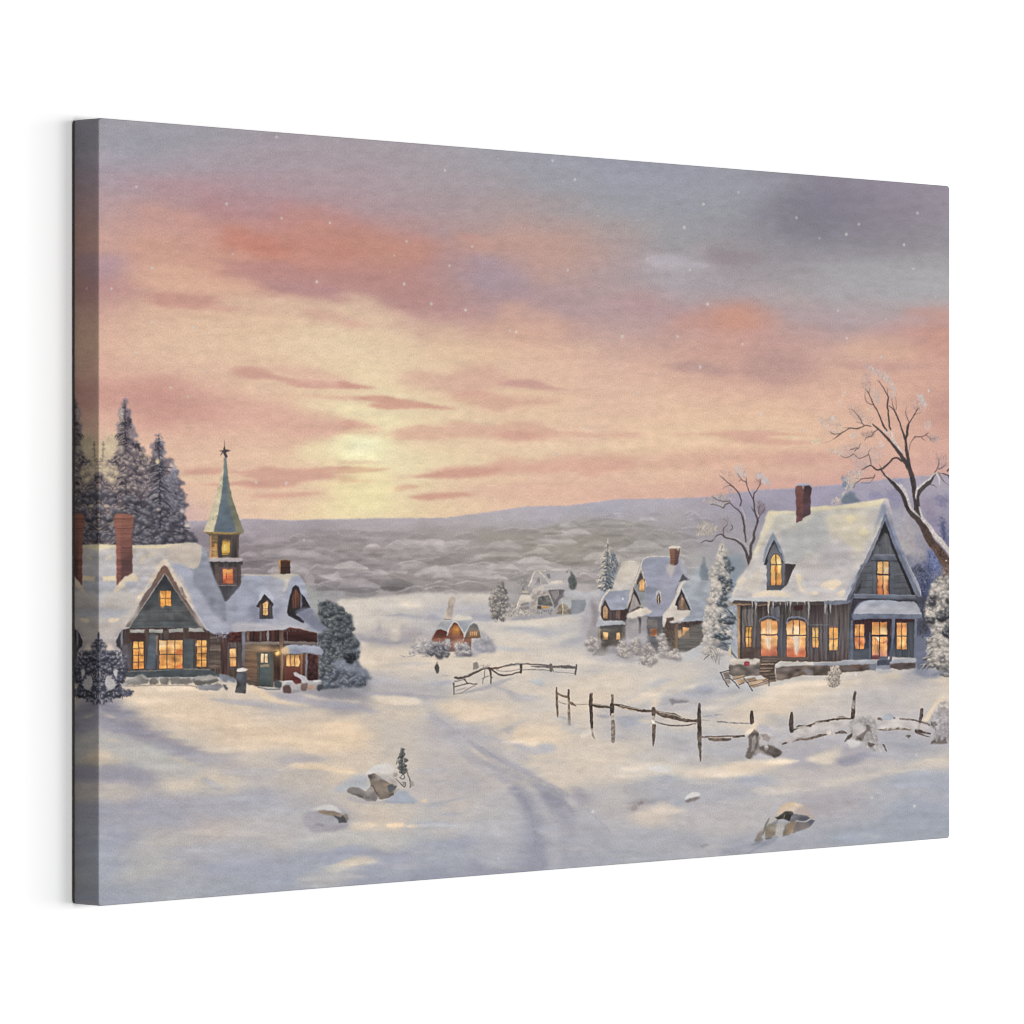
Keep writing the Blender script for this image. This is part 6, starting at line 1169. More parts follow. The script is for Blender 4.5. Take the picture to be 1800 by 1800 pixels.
Pg(TO, [1350,610, 1540,610, 1560,680, 1520,770, 1430,815, 1300,815, 1330,700], ['898f9a', '858893', 'v'], .8); Pg(TO, [1200,590, 1350,595, 1350,700, 1320,740, 1180,680], 'aeb0b5', .9, .9)
Pg(TO, [1145,740, 1160,690, 1220,660, 1290,690, 1330,760, 1340,815, 1120,815], ['8f8972', '837e70', 'v'], .7, tx=.08, tk='l'); Ln(TO, [1220,650, 1226,815], 1.6, 'cfbf92', .95)
Pb(TO, [600,830, 860,830, 1100,830, 1240,820, 1100,850, 860,880, 640,900, 480,900], '9a98a3', 2, 1, .8)
puffs(TO, [180,560, 330,330, 400,480, 420,640, 360,900, 260,900, 180,800], 75, 4, ['5f5d61', '6c686b'], ['857f7d', '938b86'], ['b5aa9c', 'c4b9a6'], .6, 54)
# village: three gabled cottages (TQ)
Db(TQ, [330,140, 370,90, 380,190, 420,420, 380,560, 300,600, 230,600, 220,540, 290,400, 280,330, 310,200], 380, ['c6bdaf', 'b4aca4', 'a49e9b', 'cfc5b2'], 3.4, 1.6, 1.7, .5, .8)
Db(TQ, [375,200, 430,270, 460,380, 430,480, 340,560, 330,480, 390,380], 300, ['5d6672', '6d7682', '4e5560', '7f8690'], 3.4, 1.6, 1.3, .5, .8)
Ln(TQ, [352,100, 350,180, 340,260], 1.2, 'cbc2b2', .95, w2=3)
Pb(TQ, [340,560, 460,450, 430,580, 380,620, 280,780, 240,700], '94a0b3', 3, 3, .7)
Pb(TQ, [170,780, 200,760, 260,860, 240,980, 260,1180, 160,1180, 130,1080, 180,960], '857c84', 2.6, 4, .75)
Pb(TQ, [100,860, 180,860, 180,980, 100,1140, 60,1100], 'a7a3ad', 4, 4, .7)
Pb(TQ, [220,640, 290,600, 260,760, 200,760], 'b5aeb0', 2.5, 2.5, .7)
fir(TQ, 350, 150, 610, 105, ['c9c0b0', 'bab1a6', 'd0c6b4'], ['7d8590', '8c939b', '6b7480'], ['4d545f', '5b636e'], 51, 11, -20, .8, .8, .8)
# blue firs behind
Pb(TQ, [1240,560, 1240,440, 1320,400, 1340,540], 'a8b0be', 3, 3, .8)
Pg(TQ, [1355,260, 1375,300, 1380,360, 1410,400, 1400,460, 1430,540, 1320,545, 1330,440, 1345,380], '75818f', 1.4, .9, rough=.4)
Pb(TQ, [1560,260, 1640,300, 1760,260, 1800,420, 1760,560, 1660,700, 1620,560], '8592a1', 4, 4, .75)
# house bodies
Pg(TQ, [280,800, 320,740, 540,840, 580,780, 920,900, 930,1300, 700,1340, 480,1300, 270,1340, 250,1040, 300,960], ['4b3f40', '55494a', '6b6561', 'v'], .6, tx=.08, tk='v')
Pg(TQ, [250,1040, 540,1020, 540,1200, 500,1260, 390,1240, 300,1340, 190,1330, 250,1260], ['625c57', '5d564f', '6a625c', 'v'], .7, tx=.07, tk='m')
Pg(TQ, [250,1040, 275,1040, 275,1240, 255,1240], '9a8d7c', .5, .9)
Pg(TQ, [440,860, 490,855, 480,950, 440,940], '7d635a', .6, .8); Pg(TQ, [490,850, 560,830, 545,960, 480,960], '4a3634', .6, .8)
Pg(TQ, [770,925, 930,920, 935,1300, 860,1320, 765,1180], ['5a5a62', '65656d', '66646a', 'v'], .6); Pg(TQ, [770,955, 878,955, 876,1040, 775,1040], '77716f', .6, .9)
Pg(TQ, [540,930, 770,920, 765,1180, 700,1300, 560,1330, 480,1300, 540,1180], ['8f8a90', '9d9aa0', 'a8a6ae', 'v'], .8, rough=.2)
Pg(TQ, [675,930, 705,930, 700,1100, 680,1100], '4a464c', .6, .9); Pg(TQ, [560,960, 670,940, 675,1120, 560,1180], '8d878a', 1.2, .7)
# second house (behind) roofs
Pg(TQ, [420,640, 400,620, 500,360, 520,335, 700,340, 690,390, 640,520, 620,600, 580,630, 470,645], ['bfb8b1', 'c9c0b3', 'bcb7b8', 'v'], .6)
Pb(TQ, [500,380, 680,370, 640,480, 560,560, 440,600], 'c5bdb2', 3, 3, .7); Ln(TQ, [505,345, 600,338, 700,345], 1.2, 'd2c8b4', .9)
Pg(TQ, [250,850, 270,780, 330,680, 370,640, 460,640, 580,625, 545,840, 520,850, 380,855, 340,780, 320,745, 290,810, 260,870], ['9298aa', '9297ab', '9599ac', 'v'], .5)
Ln(TQ, [262,860, 280,770, 330,690, 370,640], 3.0, 'cdc3b2', .95); Pb(TQ, [360,640, 580,625, 570,640, 380,655], 'cdc4b5', 1.2, .8, .8)
Bl(TQ, 507, 735, 1.8, 2.6, 'c3c6cf', .95, hard=2)
# main village house: right roof
Pg(TQ, [700,330, 750,295, 850,285, 1010,290, 1110,310, 1180,400, 1235,520, 1200,530, 1140,470, 1100,560, 1060,680, 1040,760, 940,900, 920,920, 800,925, 700,920, 760,800, 830,700, 880,620, 760,620, 740,460, 700,400], ['979bb0', '9596ac', '9396ad', '9194ab', 'v'], .5)
Pb(TQ, [740,340, 1000,300, 960,420, 880,620, 780,600], '9297ad', 3, 3, .6); Pb(TQ, [960,420, 1100,360, 1140,460, 1040,700, 940,880, 800,900, 860,720], '9a99ae', 4, 4, .7)
Pg(TQ, [760,600, 880,625, 830,720, 755,800, 750,620], ['7c8299', '888da2', 'v'], 1.2, .85)
Ln(TQ, [620,600, 690,430, 720,330, 780,295, 900,288, 1010,288], 2.2, 'cfc6b6', .95, w2=1.2); Ln(TQ, [700,400, 760,590, 765,600], 1.6, 'c3bbb0', .9)
Pg(TQ, [1100,560, 1140,475, 1180,500, 1220,530, 1100,560, 1060,690, 1075,620], '4f5158', .6, .95)
Pg(TQ, [1120,310, 1160,350, 1235,520, 1200,528, 1150,470, 1120,420], ['aaa9b3', '9a9ca9', 'v'], .8, .95)
# gables
Pg(TQ, [700,460, 740,560, 752,790, 700,800, 640,620, 660,560], ['716c6a', '8c9098', '8b9099', 'v'], .5)
Pg(TQ, [700,450, 740,560, 745,600, 700,520, 665,590, 655,575], '4d4547', .5, .95)
Win(TQ, 684, 530, 742, 655, 1, 1, ['c99a66', 'd9a969', 'cfa068'], '554a44', .5, .7, 21, arch=30); Ln(TQ, [712,540, 715,650], .7, '86603c', .7)
Pg(TQ, [622,610, 700,800, 640,840, 570,880, 560,830, 590,720], ['58504e', '857e7b', '8c888a', 'v'], .5, tx=.05)
Pg(TQ, [622,610, 560,790, 520,960, 545,960, 590,800, 622,680, 690,800, 705,800, 650,660], '453c3e', .5, .95)
Pg(TQ, [625,680, 660,740, 690,800, 640,830, 590,850, 600,760], '948d8b', .7, .95, tx=.05, tk='v'); Ln(TQ, [600,740, 660,830], .8, '6b6362', .5)
Pg(TQ, [622,600, 600,610, 545,840, 560,845, 625,650], 'bdb6b0', .6, .85)
Pg(TQ, [540,910, 560,880, 640,850, 740,830, 830,860, 820,890, 720,920, 560,940, 540,930], ['cbc1b1', 'c4bbb2', 'v'], .8, rough=.3)
Pg(TQ, [275,900, 290,820, 322,770, 355,830, 360,950, 290,955], '50423e', .5); Win(TQ, 300, 810, 350, 945, 1, 1, ['a98a6c', 'b08c62', 'a17c58'], '4b3c38', .4, .6, 22, arch=30)
for y in (870, 900, 925): Ln(TQ, [300,y, 350,y], .6, '705640', .7)
Pg(TQ, [228,1020, 232,985, 275,915, 290,965, 380,962, 500,965, 535,985, 540,1010, 400,1015, 260,1030], ['c6beb6', 'a9abb6', 'a4a6b2', 'v'], .6)
Pg(TQ, [270,1020, 510,1010, 515,1050, 270,1050], '4b4a4e', .8, .7)
Win(TQ, 298, 1088, 354, 1165, 1, 1, ['d6b46e', 'c9a45f'], '574c42', .6, .8, 23); Win(TQ, 440, 1092, 478, 1162, 1, 1, ['d3b06a', 'c79f5a'], '574c42', .6, .8, 24)
Pg(TQ, [290,1075, 300,1088, 305,1165, 292,1160], '6d6152', .5, .8); Pg(TQ, [497,1090, 512,1095, 508,1130, 497,1130], '8a7a5e', .5, .8)
Pg(TQ, [797,1048, 875,1044, 874,1128, 797,1126], ['b57f58', 'b0704a', 'v'], .5, tx=.1); Ln(TQ, [830,1046, 832,1127], .6, '8a5c42', .6); Ln(TQ, [797,1085, 875,1085], .6, '8a5c42', .6)
# little dormer
Ln(TQ, [870,720, 870,670, 890,652, 908,680, 908,740], 1.8, 'c9c0b5', .9); Pg(TQ, [870,700, 895,690, 907,720, 905,780, 880,795, 868,760], '4f4a4c', .4); Pg(TQ, [880,700, 892,705, 892,785, 881,788], 'c9ab72', .3)
# village chimney
Pg(TQ, [1008,200, 1055,205, 1050,390, 1010,395, 1010,300], ['8a604c', '7d5543', 'v'], .4, tx=.06, tk='h'); Pg(TQ, [1055,205, 1113,200, 1105,290, 1090,365, 1050,388], ['6b4f4a', '5c4643', 'v'], .4, tx=.06, tk='h')
Ln(TQ, [1010,192, 1060,188, 1112,192], 3.4, 'd0c8bc', .95); Bl(TQ, 1092, 208, 2, 2.4, 'cbc0ae', .9)
Pb(TQ, [970,390, 1000,370, 1060,385, 1060,420, 1020,510, 1000,470, 970,430], 'bab4b4', 1.5, 1.5, .9)
# right cottage of the village
Pg(TQ, [930,920, 1100,990, 1350,960, 1370,1000, 1360,1200, 1150,1310, 960,1290, 930,1100], ['4d4141', '5b534e', '66625e', 'v'], .6, tx=.08, tk='h')
Pg(TQ, [930,1010, 930,900, 1000,830, 1060,720, 1090,600, 1140,550, 1200,540, 1440,545, 1440,620, 1380,860, 1350,960, 1280,965, 1200,970, 1100,985, 1040,990, 970,980, 950,1030], ['9aa1ac', '979fad', '9298a8', '979fb0', 'v'], .6, rough=.15)
Pg(TQ, [935,1030, 930,905, 1000,830, 1060,730, 1100,600, 1140,550, 1180,545, 1150,580, 1120,640, 1060,790, 1085,820, 1090,850, 1180,850, 1228,860, 1210,900, 1130,970, 1040,990, 970,975, 948,1040], ['c5bdb3', 'c9c0b3', 'bfb7b1', 'v'], .7)
Pg(TQ, [1130,635, 1228,858, 1205,850, 1130,690, 1100,770, 1100,850, 1085,850, 1085,810, 1060,800], '443b3c', .4)
Pg(TQ, [1130,690, 1205,850, 1100,850, 1100,770], '716660', .5); Win(TQ, 1112, 720, 1160, 845, 1, 1, ['9c7d66', '8f7058', '957457'], '5a4b46', .4, .6, 25, arch=36)
for x in (1124, 1136, 1148): Ln(TQ, [x,750, x,845], .6, '6a4d3e', .7)
Ln(TQ, [1140,630, 1180,700, 1240,850], 1.6, 'b0afb5', .8)
Pg(TQ, [970,940, 1050,932, 1055,960, 1000,970, 985,1040, 960,1050], '5c4c42', .6, .95)
Db(TQ, [940,1040, 1000,980, 1060,1020, 1085,1250, 1040,1240, 980,1120], 130, ['443730', '5c4a3e', '6e5a4a'], 4, 1.4, 1.4, .5, .8)
Pg(TQ, [1060,1000, 1100,985, 1085,1260, 1060,1260], ['7d6450', '8f7058', 'v'], .8, .8); Pg(TQ, [1090,1070, 1130,1060, 1132,1145, 1095,1150], 'bd9d72', .8, .9)
Win(TQ, 1142, 1035, 1212, 1148, 1, 1, ['d09c60', 'c98f55'], '544740', .7, .8, 26); Ln(TQ, [1177,1038, 1178,1146], .5, '94683c', .6)
Db(TQ, [1120,985, 1350,960, 1340,990, 1240,1020, 1140,1010], 110, ['4b3a36', '3a2f30', '6b5550'], 4, 1.4, 1.5, .5, .75)
Pg(TQ, [1240,1020, 1360,990, 1360,1200, 1160,1308, 1090,1240, 1100,1160], ['5f5b58', '6b6764', '5c5855', 'v'], .9, .8, tx=.06, tk='h')
# hoar-frosted shrubs before the village
for q, n, cs in [([880,1250, 900,1150, 930,1070, 960,1150, 1000,1330, 940,1340, 890,1300], 190, ['b5aca3', 'a39a92', 'c4bbad', '8a807a']), ([940,1150, 1000,1200, 1000,1330, 950,1320], 60, ['6d6259', '7d7268']),
                 ([480,1290, 520,1170, 560,1290, 560,1350, 500,1350], 90, ['b3aca8', 'a19a97', '8f8883']), ([700,1290, 780,1190, 860,1290, 840,1420, 700,1450, 670,1420], 190, ['b8afa9', 'a39a96', 'c4bab0']),
                 ([720,1340, 840,1340, 830,1440, 700,1450], 120, ['776f6d', '8a8280', '9b9390']), ([170,1290, 240,1270, 350,1300, 290,1350, 190,1350], 70, ['8f8684', 'a0979a', '7d7474']),
                 ([150,1190, 240,1140, 250,1250, 150,1280], 60, ['c3b9ae', 'b0a8a5']), ([1000,1290, 1120,1270, 1100,1360, 1000,1380], 70, ['bdb4ae', 'aaa3a3'])]:
    Db(TQ, q, n, cs, 3.4, 1.4, -1.4, .6, .7)
Pb(TQ, [350,1240, 400,1230, 480,1260, 500,1340, 620,1380, 700,1350, 680,1400, 400,1400, 280,1360, 330,1320], 'aaa8b3', 2.5, 2, .8)
Pb(TQ, [560,1180, 660,1160, 780,1200, 700,1300, 600,1380, 560,1320], 'a3a1ac', 3, 3, .6)
Pb(TQ, [1000,1350, 1120,1300, 1220,1290, 1340,1230, 1360,1300, 1200,1400, 1000,1400], 'b5b7c0', 3, 2, .75)
for q, c, a in [([120,1220, 300,1230, 420,1300, 520,1290, 640,1330, 620,1400, 300,1400, 140,1340], 'b3aeb1', .6), ([540,1000, 680,1000, 760,1150, 740,1340, 600,1380, 500,1300], 'a9a5ab', .6), ([860,1280, 1000,1300, 1160,1310, 1200,1360, 980,1400, 860,1380], 'b9b4b4', .65), ([120,1080, 240,1040, 250,1240, 160,1280], 'aba5a8', .55)]:
    Pb(TQ, q, c, 4, 4, a, .5)
for q, n, r in [([140,1150, 240,1130, 260,1260, 160,1300], 22, 5.5), ([470,1200, 540,1170, 600,1300, 540,1350, 470,1330], 22, 5), ([880,1140, 950,1080, 1000,1330, 900,1330], 26, 5), ([690,1270, 780,1190, 860,1300, 840,1430, 680,1430], 34, 5), ([1010,1270, 1120,1280, 1100,1360, 1000,1360], 16, 5), ([600,1180, 680,1160, 700,1300, 620,1330], 16, 5.5)]:
    puffs(TQ, q, n, r, ['7f787a', '8f888a'], ['a39c9b', 'b0a9a6'], ['c6bdb3', 'd0c7bb'], .6, int(r*10)+n)
# tall frosted spruce between village and house
Pb(TQ, [1600,200, 1700,400, 1760,700, 1720,900, 1700,1150, 1760,1340, 1640,1240, 1600,900, 1560,500], '8390a3', 4, 5, .8)
Pg(TQ, [1555,120, 1600,150, 1620,300, 1660,400, 1640,560, 1700,760, 1680,960, 1720,1100, 1640,1180, 1560,1300, 1350,1300, 1370,1160, 1350,960, 1400,760, 1440,560, 1420,440, 1500,380, 1490,300, 1530,260, 1535,140], ['a9a6a6', 'a3a2a6', 'a6a5ac', 'v'], 1.4, .85, rough=.8, tx=.05, tk='l')
Db(TQ, [1535,140, 1570,160, 1580,260, 1520,320, 1500,300], 90, ['cbc3b3', 'bdb5aa'], 3.6, 1.8, 1.6, .5, .8)
Db(TQ, [1420,450, 1500,380, 1560,420, 1560,560, 1520,700, 1440,900, 1560,960, 1560,1100, 1400,1200, 1360,1160, 1360,960, 1400,760, 1450,560], 620, ['cbc2b3', 'c0b8ad', 'b3ada8', 'd3cab8'], 3.8, 1.9, 1.7, .6, .85)
Db(TQ, [1580,200, 1660,400, 1640,470, 1560,380, 1540,320], 170, ['66727a', '55616a', '7d8890'], 3.6, 1.7, 1.2, .6, .8)
for q, n in [([1510,490, 1560,500, 1560,550, 1515,545], 40), ([1600,520, 1660,540, 1650,640, 1570,680, 1560,610], 90), ([1500,690, 1600,720, 1580,800, 1500,790], 90), ([1490,900, 1600,930, 1640,960, 1640,880, 1690,900, 1680,960, 1560,1000, 1500,950], 110), ([1440,1130, 1500,1070, 1620,1120, 1600,1160, 1460,1150], 130)]:
    Db(TQ, q, n, ['4a5058', '3a3f46', '5c646e'], 4, 1.8, 1.0, .6, .85)
Db(TQ, [1580,560, 1700,760, 1680,960, 1720,1140, 1600,1130, 1600,960, 1580,800], 260, ['8e99ab', '7c889c', 'a3aab6'], 4, 1.8, 1.4, .5, .65)
Db(TQ, [1350,1180, 1500,1160, 1580,1240, 1560,1380, 1420,1360, 1350,1300], 180, ['c3bbb0', 'b0aaa8', 'a19d9f'], 3.4, 1.6, 1.7, .6, .75)
fir(TQ, 1560, 170, 1260, 190, ['cdc4b4', 'c3bbb0', 'b8b0a8', 'd3cab8'], ['8b94a2', '9da3ad', 'aab0b8'], ['454b54', '59616c', '6b7480'], 52, 15, -30, .75, .6, .8)
puffs(TQ, [1535,180, 1590,200, 1620,380, 1640,560, 1600,800, 1640,1000, 1620,1160, 1400,1240, 1360,1160, 1370,960, 1430,760, 1470,560, 1440,440, 1520,340], 130, 5.6, ['8a8a8e', '77787f', '9c9894'], ['b8b0a8', 'c3bab0'], ['d6cdbd', 'cfc6b8', 'c6beb3'], .8, 59)
for q, n in [([1510,490, 1570,500, 1570,560, 1515,555], 6), ([1600,520, 1660,540, 1650,640, 1570,680, 1560,610], 12), ([1500,690, 1600,720, 1590,810, 1500,790], 10), ([1490,900, 1600,930, 1680,890, 1690,960, 1560,1000, 1500,960], 14), ([1440,1130, 1500,1070, 1620,1110, 1620,1160, 1460,1160], 14), ([1580,260, 1660,400, 1640,470, 1570,380], 14)]:
    puffs(TQ, q, n, 4, ['33383f', '3f464e'], ['515963', '5f6873'], ['8a929c'], .8, n)
puffs(TQ, [1350,1180, 1480,1150, 1560,1240, 1560,1340, 1440,1330, 1350,1290], 40, 5, ['a19c9c'], ['b5aeaa'], ['c9c1b5'], .6, 53)
for a, b, c in [((1440,1280), (1470,1340), (1495,1420)), ((1520,1270), (1500,1350), (1490,1410)), ((1450,1250), (1500,1330), (1520,1420)), ((1540,1260), (1530,1340), (1525,1430)), ((1430,1240), (1445,1330), (1470,1400))]:
    Ln(TQ, [*a, *b, *c], .8, '6f675f', .75)
Pg(TQ, [1610,1340, 1625,1270, 1645,1230, 1652,1240, 1652,1350], 'c6bb9f', .6, .9); Ln(TQ, [1652,1240, 1653,1350], .8, '6f6a66', .7)

# ================================================================ RIGHT: hillside wood, big house, bare trees
# misty blue wood at the right edge (TU)
for q, c, a, sx, sy in [([900,300, 960,420, 1060,300, 1180,420, 1280,560, 1200,700, 1100,760, 1000,620], 'a09fae', .8, 4, 4), ([1120,500, 1300,600, 1400,860, 1300,1000, 1140,960, 1060,760], 'a39fa6', .8, 4, 4),
                        ([1200,440, 1320,520, 1300,640, 1180,560], '8f8b9b', .6, 4, 4), ([1240,700, 1360,720, 1380,900, 1280,900], '7f7f98', .6, 3, 5), ([680,180, 740,165, 840,200, 850,250, 690,250], '8583a3', .7, 2.5, 2),
                        ([880,160, 1000,130, 1100,240, 1040,340, 920,320], '8481a2', .7, 4, 4), ([1500,230, 1600,220, 1640,330, 1560,340, 1500,300], '737096', .7, 4, 4), ([1360,260, 1460,300, 1480,400, 1380,400], '8e809a', .6, 4, 4),
                        ([1320,400, 1440,440, 1520,560, 1440,560], '7a7695', .6, 3, 4), ([1540,500, 1600,540, 1660,760, 1660,860, 1560,760, 1530,640], '60658a', .9, 3, 5), ([1560,560, 1590,520, 1600,700, 1580,740], '4b5171', .8, 1.5, 5),
                        ([1000,20, 1060,40, 1080,100, 1000,60], '858aa8', .7, 2, 2), ([1400,860, 1560,980, 1600,1100, 1480,1180, 1380,1060], '5a6592', .8, 4, 5), ([1420,960, 1540,1000, 1520,1080, 1440,1060], '6d7ba8', .8, 2, 3),
                        ([1200,960, 1340,900, 1400,1000, 1300,1100, 1160,1020], '8b8b9e', .7, 3, 4), ([1240,1080, 1420,1060, 1420,1240, 1360,1420, 1320,1480, 1260,1240], '50587c', .9, 3, 5), ([1320,1240, 1460,1200, 1440,1400, 1320,1560, 1300,1440], '434b70', .8, 4, 5),
                        ([1130,960, 1200,940, 1180,1020, 1150,1040], '73758a', .7, 2, 2), ([1200,1110, 1280,1070, 1330,1120, 1300,1200, 1220,1160], '42465a', .85, 2, 2), ([1580,860, 1660,900, 1660,1000, 1600,960], '6d6a84', .5, 3, 3),
                        ([1300,1440, 1420,1480, 1400,1700, 1320,1720, 1270,1560], '3a3d50', .9, 3, 4), ([1560,1060, 1660,1040, 1660,1240, 1560,1200], '7d6c6a', .6, 3, 5), ([1280,860, 1330,880, 1310,1000, 1290,1000], 'a59a9c', .6, 2, 4)]:
    Pb(TU, q, c, sx, sy, a, .7, tk='l')
Ln(TU, [1480,970, 1510,960, 1530,1000, 1500,1040, 1470,1010], 1.4, '3c4468', .7); Ln(TU, [1400,900, 1420,990, 1400,1100, 1440,1180], 1.6, '3c4468', .6); Ln(TU, [1300,920, 1330,1000, 1320,1080], 1.2, '8d8184', .6)
Ln(TU, [1330,1200, 1350,1330, 1330,1420], 1.4, '2f3552', .6); Ln(TU, [1575,620, 1590,680, 1585,740], 1.2, '3a3f58', .7)
Db(TU, [1200,1080, 1340,1080, 1400,1240, 1340,1420, 1260,1240], 130, ['39405c', '6a7397', '2f3448', '8d90a3'], 5, 1.6, 1.2, .6, .6)
Db(TU, [1400,860, 1560,960, 1540,1180, 1420,1200], 110, ['7885b3', '4c5688', '8f98b8', '39406a'], 5, 1.5, 1.2, .7, .5)
Pb(TU, [1280,1480, 1400,1700, 1420,1800, 1330,1900, 1300,1700], '3f4252', 2, 4, .9)
Pb(TW, [1290,260, 1440,300, 1440,560, 1400,720, 1460,1000, 1440,1130, 1310,1120, 1300,700], '4b4e60', 2.5, 5, .9)
Pb(TW, [1300,740, 1440,720, 1460,900, 1460,1100, 1310,1120], '6a7089', 2.5, 4, .9)
Db(TW, [1330,280, 1440,300, 1440,560, 1400,720, 1310,600], 160, ['35353d', '464856', '5d5f70'], 4, 1.5, 1.4, .6, .7)
# frosted spruce at the right edge
Pg(TW, [1490,60, 1540,0, 1600,-80, 1660,-100, 1730,-60, 1735,1180, 1560,1140, 1460,1100, 1490,980, 1430,900, 1430,800, 1500,700, 1480,600, 1420,480, 1400,380, 1450,220], ['807d80', '88858a', '96949c', 'v'], 1.6, .95, rough=.9, tx=.08, tk='l')
Db(TW, [1500,60, 1600,-60, 1730,-40, 1730,260, 1640,260, 1500,240], 230, ['a09b98', 'b8b1a8', '5d5d66', '75737b'], 4, 1.8, 1.3, .6, .75)
Db(TW, [1420,340, 1560,240, 1680,240, 1660,420, 1560,480, 1430,440], 260, ['c0b8ac', 'b0a9a2', 'cbc2b3'], 4, 1.9, 1.6, .6, .85)
Db(TW, [1480,620, 1560,520, 1660,520, 1660,700, 1700,900, 1560,960, 1440,900, 1440,800, 1510,720], 460, ['c4bcb0', 'b3aca6', 'a19c9b', 'cec5b6'], 4, 1.9, 1.6, .6, .85)
Db(TW, [1480,980, 1560,940, 1580,1060, 1540,1130, 1470,1080], 150, ['b3b0af', 'a39f9f', 'c3bbb0'], 3.6, 1.7, 1.6, .6, .8)
for q, n in [([1600,380, 1680,400, 1660,480, 1560,500, 1540,470], 90), ([1680,260, 1730,200, 1730,560, 1690,480], 110), ([1420,460, 1520,480, 1500,560, 1440,540], 60), ([1660,560, 1730,560, 1730,760, 1680,700], 110), ([1620,620, 1700,640, 1700,700, 1620,690], 40), ([1470,200, 1530,200, 1500,300, 1440,320], 50), ([1640,0, 1730,0, 1730,100, 1680,140], 70)]:
    Db(TW, q, n, ['3b3c42', '4a4a52', '5c5a5f'], 4, 1.7, 1.2, .6, .8)
Db(TW, [1550,1060, 1650,1030, 1670,1100, 1600,1130, 1550,1120], 60, ['8a6d4c', '6f5945', 'a58a66'], 4, 1.6, 1.3, .6, .8); Bl(TW, 1640, 840, 5, 4, '8a7f63', .5)

fir(TW, 1640, -60, 1120, 240, ['cbc2b5', 'bdb4aa', 'aaa39f'], ['96938f', '807f84', 'b3aba4'], ['3a3a41', '4b4a51', '5c5b62'], 61, 13, -60, .5, .5)
puffs(TW, [1500,40, 1580,-60, 1730,-60, 1730,260, 1690,440, 1660,560, 1730,700, 1730,1100, 1560,1100, 1470,1080, 1480,960, 1440,880, 1500,700, 1480,560, 1430,460, 1420,360, 1480,240], 150, 6, ['77757a', '8a8784', '5f5e66'], ['aaa39d', 'b5ada5'], ['cdc4b7', 'c3bbb0', 'd3cabc'], .75, 62)
for q, n in [([1600,380, 1680,400, 1660,480, 1540,480], 12), ([1680,240, 1730,200, 1730,560, 1690,480], 16), ([1420,460, 1520,480, 1500,560, 1440,540], 8), ([1660,580, 1730,580, 1730,740, 1640,690], 14), ([1470,200, 1530,200, 1500,300], 6)]:
    puffs(TW, q, n, 5, ['303138', '3d3e45'], ['4f4f57'], ['8a878a'], .8, n+3)
# ---- bare tree behind the house, left (TS)
M1 = ['8c8083', 'a19598', 'b3a8a8']
for q, n, cs, a in [([100,880, 160,800, 260,830, 360,880, 340,960, 200,1000, 100,980], 420, ['bdb3a8', 'a39a94', '8a807d', 'cfc4b3'], .7), ([170,570, 280,500, 420,480, 520,540, 500,600, 400,640, 280,600], 300, ['b5a9a3', '93888a', 'cdbfae', 'a39899'], .6),
                    ([360,760, 480,740, 540,860, 500,960, 380,960], 260, ['958b92', 'a59ba0', '857b84'], .5), ([380,200, 520,200, 540,380, 440,400, 400,320], 150, ['b59a94', 'a08a88', 'cdb3a5'], .45), ([480,400, 600,430, 600,520, 500,560], 110, ['9a8fa3', 'b0a3ad', 'b8a8a6'], .5),
                    ([560,140, 640,130, 700,200, 700,280, 600,280, 560,200], 150, ['bcb6bb', 'cbc3c3', 'a89ea5'], .65), ([820,240, 900,230, 1000,340, 980,380, 880,330, 830,290], 170, ['b9bcc6', 'c9c8cd', 'a8abb8'], .65), ([820,300, 890,300, 880,380, 830,370], 60, ['b98f88', 'a67f7c'], .5),
                    ([850,560, 940,600, 930,720, 860,730, 840,640], 200, ['75656f', '857682', '96899a'], .6), ([760,400, 840,440, 820,520, 780,520], 50, ['a8939a', 'b8a3a4'], .4), ([500,640, 700,700, 660,1000, 500,960], 140, ['928da0', 'a39db0'], .35)]:
    Db(TS, q, n, cs, 4, 1.0, -1.2, .9, a)
BR = '4a4044'
for q, w in [([745,1330, 720,1230, 690,1150, 640,1080, 560,1030, 470,1010], [4.2,3.6,3,2.6,2.2,1.8]), ([750,1330, 760,1200, 765,1100, 800,1020, 800,960, 830,850, 850,800], [4.6,4,3.6,3.4,3,2.2,2]), ([700,1050, 690,950, 680,850, 660,760, 620,680, 560,630, 510,580], [1.6,2.2,2.6,2.2,1.8,1.4,1.1]),
             ([640,620, 645,550, 610,460, 560,400, 510,360, 430,290, 380,245], [2,1.8,1.5,1.3,1.1,.9,.6]), ([850,800, 820,720, 800,600, 800,480, 840,420, 880,340, 875,300], [2.4,2,1.8,1.4,1.1,.8,.5]), ([800,560, 760,480, 720,390, 700,330, 640,290, 600,220], [1.6,1.3,1.1,1,.8,.5]),
             ([705,340, 700,270], [1,.5]), ([830,830, 860,750, 900,700, 930,640], [1.8,1.2,.9,.6]), ([860,720, 860,650, 890,600], [1,.8,.5]), ([800,680, 765,630], [1.1,.6]), ([470,1010, 400,970, 340,990, 280,1050, 210,1040, 155,1075], [1.6,1.8,1.4,1.6,1.1,.6]),
             ([510,580, 450,600, 430,640, 380,620, 280,600], [1.2,1.2,1.4,1,.8]), ([510,560, 400,560, 290,505], [1,1,.6]), ([440,1000, 430,900, 480,830, 420,770], [1.2,.8,.6,.4]), ([530,850, 540,890, 500,920], [1.2,1,.5]), ([545,380, 500,370, 430,400], [.9,.7,.5]), ([620,320, 640,300], [.7,.6])]:
    Ln(TS, q, [1.3*k for k in w], BR, .95)
for q, w in [([560,1010, 640,1040, 700,1090, 740,1150], 1.8), ([640,620, 680,720, 690,790], 1.6), ([720,1070, 770,1020], 2), ([850,740, 840,700], 1.3), ([300,1030, 360,990, 400,985], 1.2), ([480,1000, 560,1010], 1)]:
    Ln(TS, q, w, 'b9aeb0', .8)
